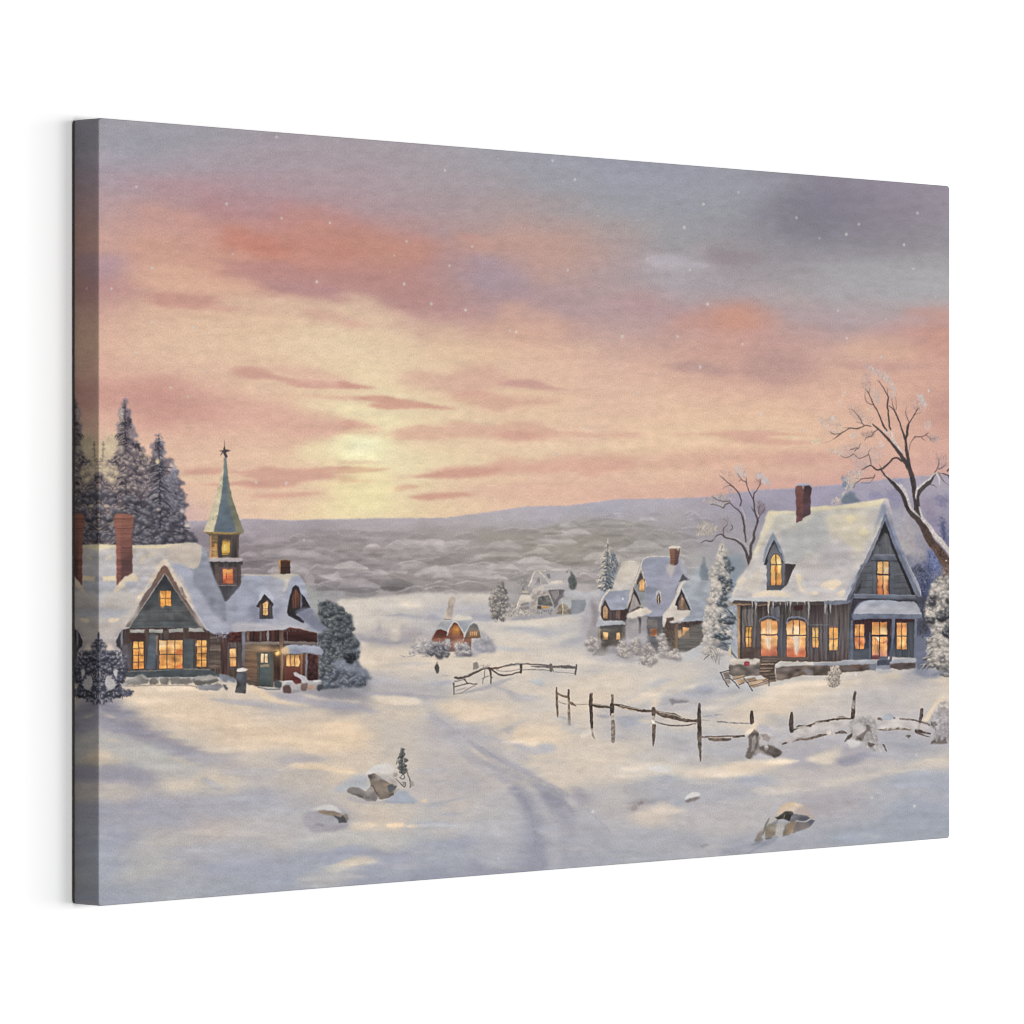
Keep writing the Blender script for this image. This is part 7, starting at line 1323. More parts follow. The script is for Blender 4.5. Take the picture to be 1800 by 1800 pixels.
# spruce tops behind, and conifer by the roof (TS / TT)
Db(TT, [410,1350, 470,1360, 520,1460, 480,1540, 430,1520], 110, ['7b8aa6', '8f9bb0', '6b7a99'], 4, 1.6, 1.2, .6, .7)
Db(TT, [280,1700, 300,1640, 400,1600, 440,1540, 480,1440, 440,1400, 500,1300, 640,1290, 640,1380, 560,1500, 460,1560, 400,1680, 330,1720], 330, ['c3b5a4', 'b3a7a3', 'cfc2ad', 'a79fae'], 3.6, 1.7, 1.6, .7, .65)
Pg(TT, [370,1690, 430,1620, 500,1550, 560,1550, 600,1620, 680,1680, 540,1690, 450,1700], ['6b7a8c', '5d6b7b', 'v'], 1.4, .9, rough=.5)
# ---- big bare tree (TT)
for q, n, cs, a in [([120,620, 200,680, 300,620, 400,690, 420,780, 380,860, 250,860, 190,780, 130,740], 360, ['c9b5ac', 'b3a09c', 'd3c6be', 'a08f8e'], .5), ([650,130, 760,120, 780,300, 760,420, 700,340, 650,260], 240, ['b59b97', 'c9b3ab', '9c8888'], .45),
                    ([690,0, 820,60, 960,130, 1040,230, 1070,340, 1060,440, 1020,420, 1000,260, 900,180, 800,120, 720,60], 420, ['bdb0b1', 'cbbdb9', 'ab9da0'], .55), ([790,310, 870,330, 870,500, 820,480, 790,400], 150, ['bcabab', 'cdbab3', 'a69898'], .5),
                    ([480,500, 600,500, 700,640, 800,640, 780,740, 600,720, 520,620], 330, ['bfa39a', 'cbb2a6', 'a38c88'], .5), ([380,1000, 640,960, 760,1040, 900,980, 940,1120, 820,1240, 640,1280, 560,1180, 400,1130], 900, ['bda5a3', 'cdb8b1', 'a89496', 'b8a9b0'], .42),
                    ([640,850, 800,820, 800,900, 700,930], 120, ['a68d89', '8f7a7a'], .5), ([1260,430, 1400,400, 1450,520, 1380,600, 1270,560], 200, ['c0a09a', 'a68a88', 'c9bab8'], .4), ([1340,390, 1400,380, 1450,540, 1380,500], 100, ['c3c0c2', 'b3b0b5'], .6),
                    ([1420,700, 1500,700, 1480,800, 1420,800], 60, ['cfc3be', 'bdb3b3'], .5), ([1470,850, 1600,900, 1560,960, 1480,930], 70, ['93898f', 'aca4a8'], .5), ([1560,1100, 1700,1120, 1700,1260, 1560,1300], 140, ['9c8690', '86717b', 'b09aa0'], .5),
                    ([240,1040, 420,1060, 400,1120, 280,1090], 110, ['cfc0b5', 'bda9a2'], .5), ([40,930, 180,930, 160,980, 60,990], 90, ['d6c5ab', 'c6b4a1'], .6), ([520,860, 600,850, 590,910, 530,900], 50, ['d3c9c3', 'c3b8b4'], .6), ([860,960, 930,960, 920,1020, 870,1020], 50, ['cbbdb9', 'd3c6c0'], .5),
                    ([700,550, 780,550, 780,610, 710,610], 50, ['dcc0a3', 'd3b69b'], .6), ([380,440, 420,440, 410,520, 370,530], 30, ['c9b6ae', 'd1c0b8'], .4), ([410,340, 450,340, 460,400, 420,390], 20, ['d0c2bc'], .5), ([560,1180, 760,1240, 640,1400, 560,1320], 160, ['a89ba6', 'b8aab0'], .4)]:
    Db(TT, q, n, cs, 4.4, .9, -1.3, .8, a)
Bl(TT, 310, 650, 2.6, 3, 'd6d2cf', .8); Bl(TT, 1475, 325, 1.6, 2.6, 'dcd9d6', .95, hard=2)
BK = '40383a'; BM = '54494c'
for q, w, c in [([1330,1830, 1330,1700, 1300,1560, 1290,1440, 1260,1340, 1220,1240, 1160,1150, 1100,1060, 1020,960, 960,890, 860,790, 790,730], [9,8,6.6,6,6,6.4,5,4,3.6,3,2.2,1.2], BK),
                ([1240,1260, 1220,1150, 1200,1020, 1190,920, 1170,860, 1130,740, 1080,620, 1040,550, 990,510], [4.6,4.4,3.8,3,2.4,2,1.6,1.3,.8], BK), ([1190,920, 1210,840, 1220,760, 1240,710, 1290,630, 1330,560, 1340,520], [2.6,3.2,3,1.6,1.1,.8,.5], BK),
                ([1235,710, 1200,620, 1195,560, 1215,510], [.9,.8,.6,.4], BM), ([960,810, 920,740, 880,640, 840,550, 800,495, 760,400, 740,350, 700,300], [2.4,2.2,1.8,1.4,1.1,.9,.8,.5], BK), ([800,495, 740,480, 700,420, 700,330], [1.1,.9,.7,.5], BM), ([740,360, 755,290], [.7,.5], BM),
                ([1010,800, 990,700, 980,600, 970,500, 980,400, 940,330, 880,220, 850,200], [2,2,1.8,2,1.5,1,.8,.5], BK), ([975,400, 972,290], [.9,.4], BM), ([1060,570, 1030,480, 1020,420], [1,.7,.5], BM), ([1075,560, 1075,460, 1060,400], [.8,.6,.4], BM),
                ([860,790, 800,830, 780,870, 720,890, 690,930], [1.2,1,.9,.8,.5], BM), ([770,760, 700,745, 650,770, 590,785, 510,780, 460,810, 400,850, 350,890, 310,915], [1.2,1.6,1.3,1.6,1.5,1.2,1.4,1.2,.6], BM), ([680,740, 640,670, 600,610, 550,560, 500,540], [1.2,1,.8,.6,.4], BM),
                ([660,720, 600,710], [.8,.5], BM), ([510,775, 420,770], [.7,.4], BM), ([390,850, 310,850, 250,820], [1,.8,.4], BM), ([340,900, 240,950, 130,980], [.8,.6,.4], 'a08a80'),
                ([1145,1180, 1090,1145, 1040,1150, 990,1200, 930,1260, 890,1285, 830,1280, 770,1235, 700,1260, 650,1290], [2.4,2.6,2,2.2,2.4,2.2,2,1.6,1.1,.6], BK), ([770,1230, 755,1130, 740,1080, 760,1040], [1.1,.9,.7,.4], BM), ([740,1100, 690,1130, 620,1145, 560,1090], [1,.9,.8,.5], BM),
                ([560,1090, 500,1130, 440,1135, 390,1100], [.9,.8,.7,.4], BM), ([570,1060, 620,1020, 640,970], [.9,.8,.5], BM), ([520,1040, 570,1030, 620,1020], [1,1,.7], BM), ([900,1270, 870,1210], [.8,.4], BM),
                ([890,1285, 960,1370, 1030,1450, 1100,1530, 1160,1610, 1190,1700, 1240,1800], [2,2.6,3.2,3.6,4.2,4.6,5], BK), ([820,1330, 800,1380, 740,1390, 660,1400, 600,1440, 550,1475], [.5,1,1.3,1.1,.8,.5], BM), ([810,1350, 770,1430, 720,1450, 640,1440], [.6,.6,.7,.5], BM), ([620,1395, 580,1395], [.6,.4], BM), ([550,1510, 580,1470], [1,.6], BM),
                ([1330,1660, 1350,1590, 1400,1520, 1480,1450, 1530,1370, 1570,1330, 1640,1330, 1730,1360], [3.4,3.6,3.2,3,2.6,2,1.6,1.2], BK), ([1550,1320, 1590,1240, 1600,1160], [1.4,1.1,.6], BM), ([1590,1280, 1650,1250, 1690,1200], [.9,.8,.5], BM), ([1600,1340, 1650,1420, 1725,1480], [.8,.8,.5], BM), ([1480,1460, 1540,1480, 1575,1510], [1,.8,.4], BM), ([1700,1350, 1730,1390], [1.6,1.4], BM), ([1700,1300, 1730,1270], [2,2], BM),
                ([1235,1050, 1250,970, 1290,900, 1310,885, 1380,885, 1440,860, 1470,835], [.6,.7,.8,1.2,1.2,1,.5], BM), ([1380,885, 1410,920, 1440,940], [.8,.7,.4], BM), ([1440,865, 1490,910, 1530,955], [.8,.7,.5], BM), ([1500,910, 1555,910], [.7,.4], BM), ([1305,900, 1305,870], [.7,.4], BM),
                ([1290,620, 1340,600, 1390,590], [.8,.6,.4], BM), ([1320,570, 1290,520], [.6,.4], BM), ([1330,560, 1370,530], [.6,.4], BM), ([1150,1100, 1145,1070], [1.2,.6], BM)]:
    Ln(TT, q, [1.3*k for k in w], c, .95)
for q, w in [([1010,810, 1030,880, 1070,960, 1130,1050, 1150,1090], [3.4,4.4,3.6,2.6,1]), ([940,800, 990,850], [1.2,2]), ([870,790, 960,850], [.8,1.2]), ([950,1340, 1040,1430, 1130,1490, 1170,1570, 1220,1670, 1250,1760], [1.6,2,3.4,2.4,3,3]), ([1320,1640, 1330,1530, 1400,1470, 1500,1380, 1560,1330], [3.4,3.6,2.6,2.2,1.6]), ([1570,1330, 1600,1400, 1605,1470], [3,2.2,1.4]), ([1560,1325, 1640,1325], [1.4,1])]:
    Ln(TT, q, w, 'c9c3c3', .92)
# thick trunk sweeping to the right edge (TU)
Ln(TU, [910,0, 1000,90, 1100,220, 1130,320, 1180,420, 1260,500, 1330,580, 1380,680, 1430,780, 1500,860, 1560,940, 1620,1040, 1680,1120], [3,4.2,5,5,6.5,9,12,14,14,15,17,19,20], ['3d3437', '3c3436', '4e3c36', '6b5248', 'v'], .97, tx=.1, tk='l')
Ln(TU, [1195,0, 1215,100, 1240,200, 1255,300, 1270,400, 1290,470], [5.5,5.5,6,6.5,6,5], BK, .97, tx=.1)
Ln(TU, [1440,10, 1370,70, 1290,140, 1260,230, 1250,300], [3,3.4,3.6,3.8,4], BK, .9)
Ln(TU, [1050,60, 1100,130, 1150,240, 1180,350, 1230,420, 1290,470], [2.4,4.4,3.4,3.4,4,2], 'bfb9bd', .93)
Ln(TU, [1430,0, 1340,70, 1270,130, 1250,200, 1248,260], [1.6,3,4.4,3,1], 'c9c4c6', .93)
Ln(TU, [1290,350, 1310,430, 1340,510, 1420,600, 1480,700, 1560,780, 1640,880, 1680,950], [1.6,4,5.5,6,8,9,8,7], ['c3bec3', 'c6bfbe', 'bab1b0', 'v'], .95, rough=0) if False else Ln(TU, [1290,350, 1310,430, 1340,510, 1420,600, 1480,700, 1560,780, 1640,880, 1680,950], [1.6,4,5.5,6,8,9,8,7], ['c3bec3', 'c6bfbe', 'bab1b0', 'v'], .95)
Db(TU, [1440,780, 1540,840, 1640,960, 1680,1060, 1600,1080, 1500,900], 110, ['231f21', '5d4539', '7d5f4c', '3a2d2c'], 4, 1.6, .9, .4, .6)
Bl(TU, 1615, 1003, 1.5, 1.5, 'ddd5cb', .95, hard=2)
Db(TU, [1560,1060, 1660,1040, 1660,1200, 1580,1180], 80, ['6d5750', '8a7068', '57484a', '9a8f94'], 4, 1.5, 1.3, .5, .7)

# ---- big house: roof snow (TS upper part, TU right part)
Pg(TP, [1351.5,899, 1380,897.5, 1399,899, 1425,892, 1460,889, 1500,885.5, 1530,882, 1555,878, 1562,884, 1566,900, 1540,950, 1500,1020, 1488,1056, 1430,1058, 1340,1057, 1291,1055, 1286,1052, 1288,1040, 1300,1020, 1312,1000, 1325,975, 1340,930], ['bdbab2', 'bbb7b3', 'bab5b6', 'bbb6b5', 'v'], .6)
for q, c, a, sx, sy in [([985,690, 1080,690, 1020,860, 900,1050, 760,1320, 620,1530, 560,1680, 530,1720, 620,1500, 740,1320, 880,1000], 'd3c9af', .85, 2, 2), ([985,685, 1160,688, 1310,680, 1310,700, 1180,712, 1040,715], 'd9ccab', .9, 2, 1),
                        ([1070,900, 1280,870, 1460,790, 1600,760, 1731,760, 1731,960, 1700,1100, 1500,1180, 1300,1200, 1150,1150, 1100,960], 'a9abae', .9, 4, 4), ([1060,740, 1300,720, 1300,860, 1080,880], 'bfbcb4', .7, 4, 3), ([1490,640, 1600,630, 1731,620, 1731,660, 1600,672, 1500,690], 'd6caa8', .9, 2, 1),
                        ([1500,700, 1731,680, 1731,760, 1560,760], 'b3b2b1', .7, 4, 3), ([1160,1200, 1420,1180, 1380,1320, 1200,1300], 'a5a7ab', .7, 3, 2), ([1300,1320, 1731,1150, 1731,1460, 1450,1640, 1260,1560], 'b8b2b1', .8, 4, 4),
                        ([1310,1470, 1370,1465, 1400,1520, 1440,1630, 1400,1660, 1360,1620], 'd6c9aa', .9, 1.6, 1.4), ([1400,1670, 1560,1670, 1580,1690, 1440,1705], 'd6c9ab', .85, 2, 1), ([1620,1590, 1731,1550, 1731,1620, 1660,1620], 'd6c9aa', .9, 2, 1.4),
                        ([1360,1560, 1440,1500, 1560,1600, 1460,1650], 'a9abb5', .6, 2.5, 2), ([780,1700, 960,1650, 1200,1670, 1300,1720, 1160,1730, 960,1720, 840,1740], 'd9ccac', .9, 2.5, 1.2), ([820,1400, 900,1380, 900,1580, 780,1660, 700,1600], 'c9bfb1', .7, 3, 3),
                        ([560,1730, 740,1740, 940,1725, 1200,1740, 1280,1770, 1000,1780, 540,1775], 'b0b2b8', .85, 3, 1.2), ([1240,1660, 1731,1720, 1731,1775, 1280,1770], 'b9b4b7', .6, 4, 1.5), ([600,1540, 660,1460, 700,1500, 640,1640], 'd3c8b1', .7, 2, 2)]:
    Pb(TS, q, c, sx, sy, a, .6)
for x, y, r in [(1270,820,4), (1615,905,3.6), (1550,1090,3), (1430,812,3)]: Bl(TS, x, y, r, r, 'cac6bd', .7, hard=1.8)
Pb(TS, [1290,830, 1310,800, 1420,780, 1500,720, 1600,700, 1560,760, 1420,800], 'c6c1b0', 2, 1.4, .6)
for q, c, a, sx, sy in [([0,370, 200,350, 400,330, 600,300, 700,290, 860,262, 900,280, 840,330, 600,360, 400,372, 200,385, 0,410], 'd3c7a9', .85, 3, 1.3), ([0,430, 120,440, 200,560, 120,720, 60,940, 0,960], 'a7a9ad', .8, 4, 5), ([160,480, 400,430, 640,470, 760,560, 700,700, 560,900, 500,960, 400,840, 260,700, 180,600], 'c6bca9', .75, 4, 4),
                        ([390,500, 460,465, 520,500, 440,550], 'd3c7a6', .85, 2, 1.6), ([580,650, 640,600, 720,590, 700,640, 560,720], 'd3c8a9', .85, 3, 1.5), ([180,640, 260,700, 300,760, 220,700], 'cfc1ad', .7, 2, 2), ([700,400, 860,340, 820,460, 700,640, 640,560], 'b3adb0', .7, 3, 3),
                        ([300,760, 460,860, 480,960, 500,1060, 380,1100, 100,1100, 40,900], 'b3aeb6', .8, 4, 4), ([0,1100, 300,1100, 500,1200, 400,1400, 0,1440], 'b8b3b6', .7, 5, 4), ([100,1310, 180,1260, 300,1250, 330,1290, 240,1350, 160,1320], 'd6c9a9', .9, 2, 1.6), ([290,1410, 380,1370, 370,1430, 310,1440], 'd3c6a9', .85, 1.6, 1.4),
                        ([0,1390, 50,1395, 50,1420, 0,1425], 'd6c9a9', .85, 1.6, 1), ([600,1000, 660,860, 760,660, 830,480, 860,330, 900,300, 880,420, 700,760, 560,1080, 420,1400, 380,1460, 440,1300], '9aa0b3', .9, 2, 2)]:
    Pb(TU, q, c, sx, sy, a, .6)
# roof chimney
Pg(TS, [1310,480, 1300,440, 1305,390, 1340,360, 1410,350, 1415,400, 1400,760, 1385,800, 1315,828, 1312,600], ['6f4845', '6b4644', '65464a', 'v'], .4, tx=.06, tk='m')
Pg(TS, [1410,370, 1480,370, 1500,400, 1498,460, 1490,490, 1488,720, 1420,750, 1400,770, 1402,500], ['3a2a30', '543b40', '55404a', '4f3a42', 'v'], .4, tx=.06)
Pg(TS, [1310,470, 1300,420, 1310,390, 1400,400, 1400,470], '75504b', .6, .7); Pg(TS, [1380,380, 1410,380, 1405,415, 1395,415], 'a39ca3', .5, .9)
Pg(TS, [1308,372, 1330,350, 1380,340, 1450,345, 1490,360, 1500,388, 1460,370, 1400,378, 1340,372], ['a3aabc', '8b92a8', 'v'], .5)
Ln(TS, [1400,400, 1402,760], .8, '3d2b30', .6)
# roof dormer with lancet window
Pg(TS, [1165,1320, 1315,1330, 1270,1410, 1230,1510, 1190,1590, 1160,1610], ['453b3f', '4f464a', 'v'], .5, tx=.06, tk='v')
Pg(TS, [1045,1030, 1150,1260, 1180,1330, 1170,1610, 1120,1640, 955,1640, 955,1340, 925,1330, 985,1170], ['5d6068', '696b74', '66676e', 'v'], .5)
Pg(TS, [1045,1020, 1085,1110, 1170,1310, 1140,1300, 1100,1170, 1050,1070, 1010,1130, 975,1220, 960,1335, 920,1335, 950,1240, 990,1130], '33333b', .5)
Pg(TS, [1030,930, 1060,980, 1120,1100, 1165,1220, 1185,1300, 1170,1315, 1110,1170, 1040,1025, 985,1120, 945,1230, 930,1320, 905,1300, 940,1130, 990,1010], ['8b97a8', '7f899c', '8d96a8', 'v'], .5)
Ln(TS, [1030,985, 1100,1130, 1160,1270], .8, '5d6578', .5); Ln(TS, [1020,990, 960,1130, 935,1240], .8, '5d6578', .4)
Win(TS, 1005, 1205, 1133, 1585, 2, 1, ['dcae58', 'e3bc6e', 'd99a4c', 'd08a45'], '4b4a58', 1.4, 1.4, 31, arch=60)
Pg(TS, [990,1195, 1010,1190, 1005,1260, 990,1300], '666873', .5); Pg(TS, [1120,1190, 1150,1230, 1148,1300, 1130,1260], '666873', .5); Ln(TS, [1005,1240, 1030,1200, 1068,1185, 1105,1200, 1132,1240], 2.0, '6f717e', .95)
Ln(TS, [1003,1332, 1133,1332], 1.6, '40404a', .95); Ln(TS, [1068,1200, 1068,1585], 1.3, '40404a', .95)
Pg(TS, [1075,1270, 1125,1265, 1125,1320, 1075,1320], 'ecd79a', .8, .9); Pg(TS, [1050,1350, 1095,1345, 1090,1420, 1050,1420], 'c9682c', .8, .7); Ln(TS, [1060,1350, 1045,1430], .8, 'a84a24', .7); Pg(TS, [1075,1440, 1130,1440, 1130,1580, 1075,1580], 'c4813f', 1, .6)
Pg(TS, [955,1590, 1175,1590, 1130,1640, 957,1640], '56545a', .5, .9)

# ---- big house: wall below the eaves (TV, TW)
Pg(TV, [480,235, 1800,195, 1910,190, 1910,1000, 1640,960, 1260,960, 500,925], ['443b3c', '58504f', '625859', '5c5150', '544846', 'v'], .5, tx=.11, tk='v')
Pg(TV, [405,225, 440,180, 520,185, 700,195, 800,200, 1400,200, 1500,195, 1800,190, 1800,235, 1500,240, 1200,235, 860,245, 640,245, 480,240], ['4a4240', '5a4f4d', 'v'], .5, .95)
Pg(TV, [400,222, 640,225, 660,240, 405,240], 'a8825a', .4, .9); Pg(TV, [730,235, 850,230, 850,250, 730,252], '8a6c50', .5, .8)
Pg(TV, [478,245, 520,245, 520,920, 482,920], ['7d6350', 'a8845f', '8a6c50', 'v'], .5, tx=.08, tk='v'); Ln(TV, [482,250, 485,915], .9, 'bf9468', .8); Pg(TV, [512,245, 540,250, 535,920, 512,920], '3b3434', .6, .8)
Pg(TV, [540,300, 700,290, 700,900, 540,900], ['6d6766', '766c69', '65564f', 'v'], .9, .75, tx=.1, tk='v'); Pg(TV, [740,260, 850,255, 860,380, 780,410, 740,430], ['4c3d3c', '5a4d4c', 'v'], .8, .8, tx=.08, tk='v')
Pg(TV, [900,270, 1010,260, 1020,400, 940,400, 890,350], '6b6b76', 1, .8, tx=.07, tk='v'); Ln(TV, [940,270, 980,240, 1020,260, 1030,360], 2.2, '3a363c', .8)
Pg(TV, [1195,248, 1305,245, 1305,310, 1200,312], '45292a', .6, .95); Pg(TV, [1410,250, 1570,245, 1570,480, 1410,480], ['453639', '594c4e', 'v'], .8, .85, tx=.1, tk='v')
Pg(TV, [1590,210, 1620,210, 1610,950, 1590,950], '71707d', .9, .6); Pg(TV, [990,440, 1090,440, 1090,900, 990,900], ['565058', '5f5c66', '5a5258', 'v'], .9, .85, tx=.06, tk='v')
Pg(TV, [1380,490, 1420,490, 1420,900, 1380,900], '5a5154', .8, .8, tx=.08, tk='v'); Pg(TV, [540,780, 760,780, 760,915, 540,915], ['5b473c', '54413a', 'v'], 1.4, .8, tx=.08, tk='m')
for x in (575, 610, 650, 680, 720, 1050, 1075, 1390, 1450, 1500, 1540, 1560, 1630, 1660, 1720, 1790, 1830, 1870): Ln(TV, [x,300 if x > 1300 else 320, x+3,600, x,900], .8, '3f3838', .45)
# icicles
for x, y, h, w in [(665,200,100,3), (712,200,110,5), (712,300,200,1.4), (870,180,180,5), (870,300,80,1.6), (930,210,80,4), (1150,205,90,4), (1150,280,90,1.6), (1085,210,130,1.6), (1380,210,240,3.4), (1590,200,160,5.5), (1655,200,160,5), (1110,200,60,3), (1020,210,50,2), (1330,200,50,2), (1240,200,40,2)]:
    Ln(TV, [x,y, x+2,y+h*.5, x-1,y+h], [w, w*.6, .3], 'a3a1a6' if x != 870 else 'bdb3a0', .85)
Pg(TV, [1580,195, 1910,180, 1910,200, 1850,225, 1700,240, 1580,230], '71788c', .8, .9)
# lit windows of the wall
Win(TV, 585, 522, 657, 775, 2, 2, ['d0a040', 'dfb848', 'd09c4c', 'a87040'], '4f3a30', 1.2, 1.0, 41)
Win(TV, 778, 428, 985, 885, 1, 1, ['d28a4c', 'dca066', 'd08858', 'c86c48'], '4a3c3c', 1.2, 1.2, 42, arch=30)
for x in (775, 925): Pg(TV, [x,440, x+60,432, x+60,600, x,600], 'd88f4c', 1.2, .6)
Pg(TV, [845,420, 912,420, 910,600, 845,600], ['dcaa70', 'ecd3a4', 'v'], 1, .9, tx=.06, tk='v'); Pg(TV, [795,540, 830,540, 830,605, 795,605], 'efd9ac', 1.4, .8); Pg(TV, [920,560, 975,560, 975,605, 920,605], 'eacb8c', 1.4, .8)
Pg(TV, [835,640, 900,640, 905,700, 890,850, 860,780, 830,720], 'e8d0b0', 1.2, .95, tx=.05, tk='v'); Pg(TV, [900,640, 980,640, 980,740, 940,760, 900,700], 'dfa865', 1.6, .7); Pg(TV, [780,800, 980,800, 980,885, 780,885], 'c66a48', 1.6, .6)
for x in (845, 912): Ln(TV, [x,440, x,600], .7, 'a8623c', .7)
Ln(TV, [770,618, 990,618], 2.0, '5a4848', .95)
Ln(TV, [755,450, 790,410, 870,385, 950,400, 1000,440], 2.4, '6b6f86', .95)
Win(TV, 1102, 430, 1343, 900, 1, 1, ['d28a4c', 'e0a868', 'd08c5c', 'c46a44'], '4c3e3e', 1.2, 1.2, 43, arch=30)
Pg(TV, [1112,520, 1180,520, 1180,608, 1112,608], 'ecc98c', 1.6, .85); Pg(TV, [1190,500, 1260,510, 1260,608, 1190,608], 'efdcae', 1.6, .85); Pg(TV, [1275,500, 1335,500, 1335,608, 1275,608], 'e0a050', 1.6, .7)
Pg(TV, [1180,640, 1260,640, 1262,760, 1245,880, 1215,860, 1190,740], 'e8d4bc', 1.2, .95, tx=.05, tk='v'); Pg(TV, [1100,800, 1190,790, 1190,895, 1100,895], 'c86444', 1.6, .7); Pg(TV, [1290,640, 1340,640, 1335,760, 1290,780], 'd89c58', 1.6, .7); Pg(TV, [1250,830, 1340,820, 1340,895, 1250,895], 'c0603c', 1.6, .7)
Ln(TV, [1183,430, 1183,608], 1.6, '5f3f38', .9); Ln(TV, [1265,430, 1268,608], 1.6, '5f3f38', .9); Ln(TV, [1183,640, 1183,890], .7, 'a45c40', .6); Ln(TV, [1262,640, 1262,760], .7, 'b06848', .6)
Ln(TV, [1095,625, 1350,625], 2.2, '5f4a48', .95); Ln(TV, [1100,470, 1130,410, 1200,395, 1280,400, 1340,430, 1370,490], 2.6, '767c92', .95); Ln(TV, [1352,470, 1372,520, 1370,910], 1.2, '8a6e5a', .8)
Win(TV, 1425, 525, 1502, 780, 2, 2, ['b08a48', 'd9bc50', 'cfa04c', 'c07848'], '4b4144', 1.0, 1.0, 44)
Win(TV, 1640, 527, 1750, 815, 2, 2, ['dd9a44', 'e0a04a', 'dba050', 'd8a050'], '494a55', 1.4, 1.2, 45)
Ln(TV, [1400,492, 1640,490], 1, '7d7d8a', .7); Pg(TV, [1640,505, 1750,505, 1750,525, 1640,525], '8a5c50', .5, .7); Ln(TV, [1635,495, 1755,495], 1.1, '5a5a68', .8)
Ln(TV, [760,890, 990,890], 1.4, '7d5a4c', .8); Ln(TV, [1090,905, 1375,905], 1.4, '7d5f50', .8)
Pg(TV, [780,900, 1380,905, 1380,940, 1280,960, 780,930], ['6d5a50', '5c4c46', 'v'], .8, .9, tx=.08, tk='h')
# terrace, steps, sledge
Pg(TV, [385,975, 780,930, 775,1130, 600,1140, 420,1140, 370,1110, 375,1000], ['7b6f68', '6f655f', '6b625d', 'v'], .5, tx=.1, tk='m')
for x, y, c in [(450,1060,'8a7d74'), (560,1080,'7d7068'), (700,1070,'77706d'), (640,1000,'877a70'), (500,1110,'5f5752'), (730,1100,'857468')]: Bl(TV, x, y, 7, 4, c, .6)
Pg(TV, [375,980, 385,935, 410,915, 500,925, 640,922, 780,918, 760,965, 700,1000, 600,990, 420,1000, 385,1000], ['cbc1ad', 'b9b1a8', 'v'], .6, rough=.2)
Pg(TV, [562,965, 580,955, 620,955, 634,968, 632,1005, 615,1015, 575,1012, 562,998], '9a3c45', .5); Ln(TV, [582,985, 600,975, 615,985, 612,998], 1, 'b56a6c', .7)
Pg(TV, [765,930, 1040,930, 1000,960, 960,990, 950,1060, 960,1190, 900,1200, 760,1120], '594a42', .5, tx=.06)
for y, x0, x1, c in [(955,785,980,'7d6a5c'), (990,770,950,'a08468'), (1045,768,930,'967c64'), (1080,765,905,'8a735e'), (1120,820,960,'7d6a58'), (1160,880,965,'76655a'), (1190,890,960,'6d5d50')]:
    Pg(TV, [x0,y-12, x1,y-15, x1-5,y+5, x0,y+12], c, .5, .95, tx=.05, tk='h'); Ln(TV, [x0,y+18, x1,y+10], 1.6, '3d322e', .7)
Pg(TV, [960,1010, 1260,1000, 1640,985, 1800,970, 1800,1120, 1600,1130, 1300,1130, 1180,1160, 1060,1190, 970,1200], ['77695f', '6d5f58', '7a6c63', 'v'], .6, tx=.1, tk='m')
for x, y, rx, ry, c in [(1240,1065,5,3,'4a3a38'), (1150,1130,6,4,'4f4039'), (1380,1080,9,5,'8b8890'), (1050,1150,7,5,'8a7a6c'), (1500,1060,8,5,'84766c'), (1300,1110,6,3,'75604f'), (1090,1060,8,4,'857a74'), (1580,1090,8,4,'6f5f55')]: Bl(TV, x, y, rx, ry, c, .75, hard=1.5)
Pg(TV, [955,1010, 975,975, 1020,960, 1030,940, 1050,965, 1110,960, 1150,965, 1220,960, 1240,940, 1260,960, 1400,970, 1600,965, 1800,950, 1800,985, 1640,1000, 1300,1005, 1050,1020, 965,1040], ['c6bdae', 'b3afb3', 'v'], .6)
Db(TV, [1590,1200, 1640,1080, 1690,990, 1750,1010, 1790,1060, 1780,1180, 1700,1180, 1600,1210], 260, ['cbc0ac', 'b8aea0', 'a99f93', 'd3c8b3'], 3.4, 1.6, -1.4, .8, .8)
Db(TV, [1640,1130, 1780,1080, 1770,1240, 1740,1290, 1660,1290, 1600,1220], 240, ['857a70', '756a62', '978d84', 'a9a097'], 3.6, 1.2, -1.5, .7, .75)
for p in [(260,1098,375,1068), (270,1100,310,1190,368,1272), (320,1175,380,1172,450,1230,505,1295), (560,1165,610,1230,670,1325)]: Ln(TV, list(p), 1.5, '46403e', .95)
for q, c in [([410,1150, 500,1140, 570,1118, 578,1140, 500,1170, 420,1178], 'a98a64'), ([450,1195, 560,1170, 590,1215, 500,1250], 'b09370'), ([580,1180, 700,1150, 715,1180, 620,1210], '9c8366'), ([620,1220, 720,1190, 865,1165, 870,1185, 740,1230, 650,1270], 'a58966'), ([650,1275, 760,1240, 870,1195, 960,1200, 820,1250, 680,1290], '8a7360'),
             ([290,1105, 370,1085, 390,1160, 320,1165], '857a72'), ([310,1180, 380,1180, 400,1230, 350,1240], '978c85')]:
    Pg(TV, q, c, .5, .95, tx=.06)
for p in [(420,1182,500,1172,578,1142), (600,1220,720,1190), (640,1270,750,1235,870,1190), (500,1250,560,1225)]: Ln(TV, list(p), 1.2, '463a34', .8)
Ln(TV, [880,1262, 878,1160, 895,1090, 930,1045], 1.4, '55483f', .95); Ln(TV, [800,1200, 870,1165], 1.1, '463a34', .8)
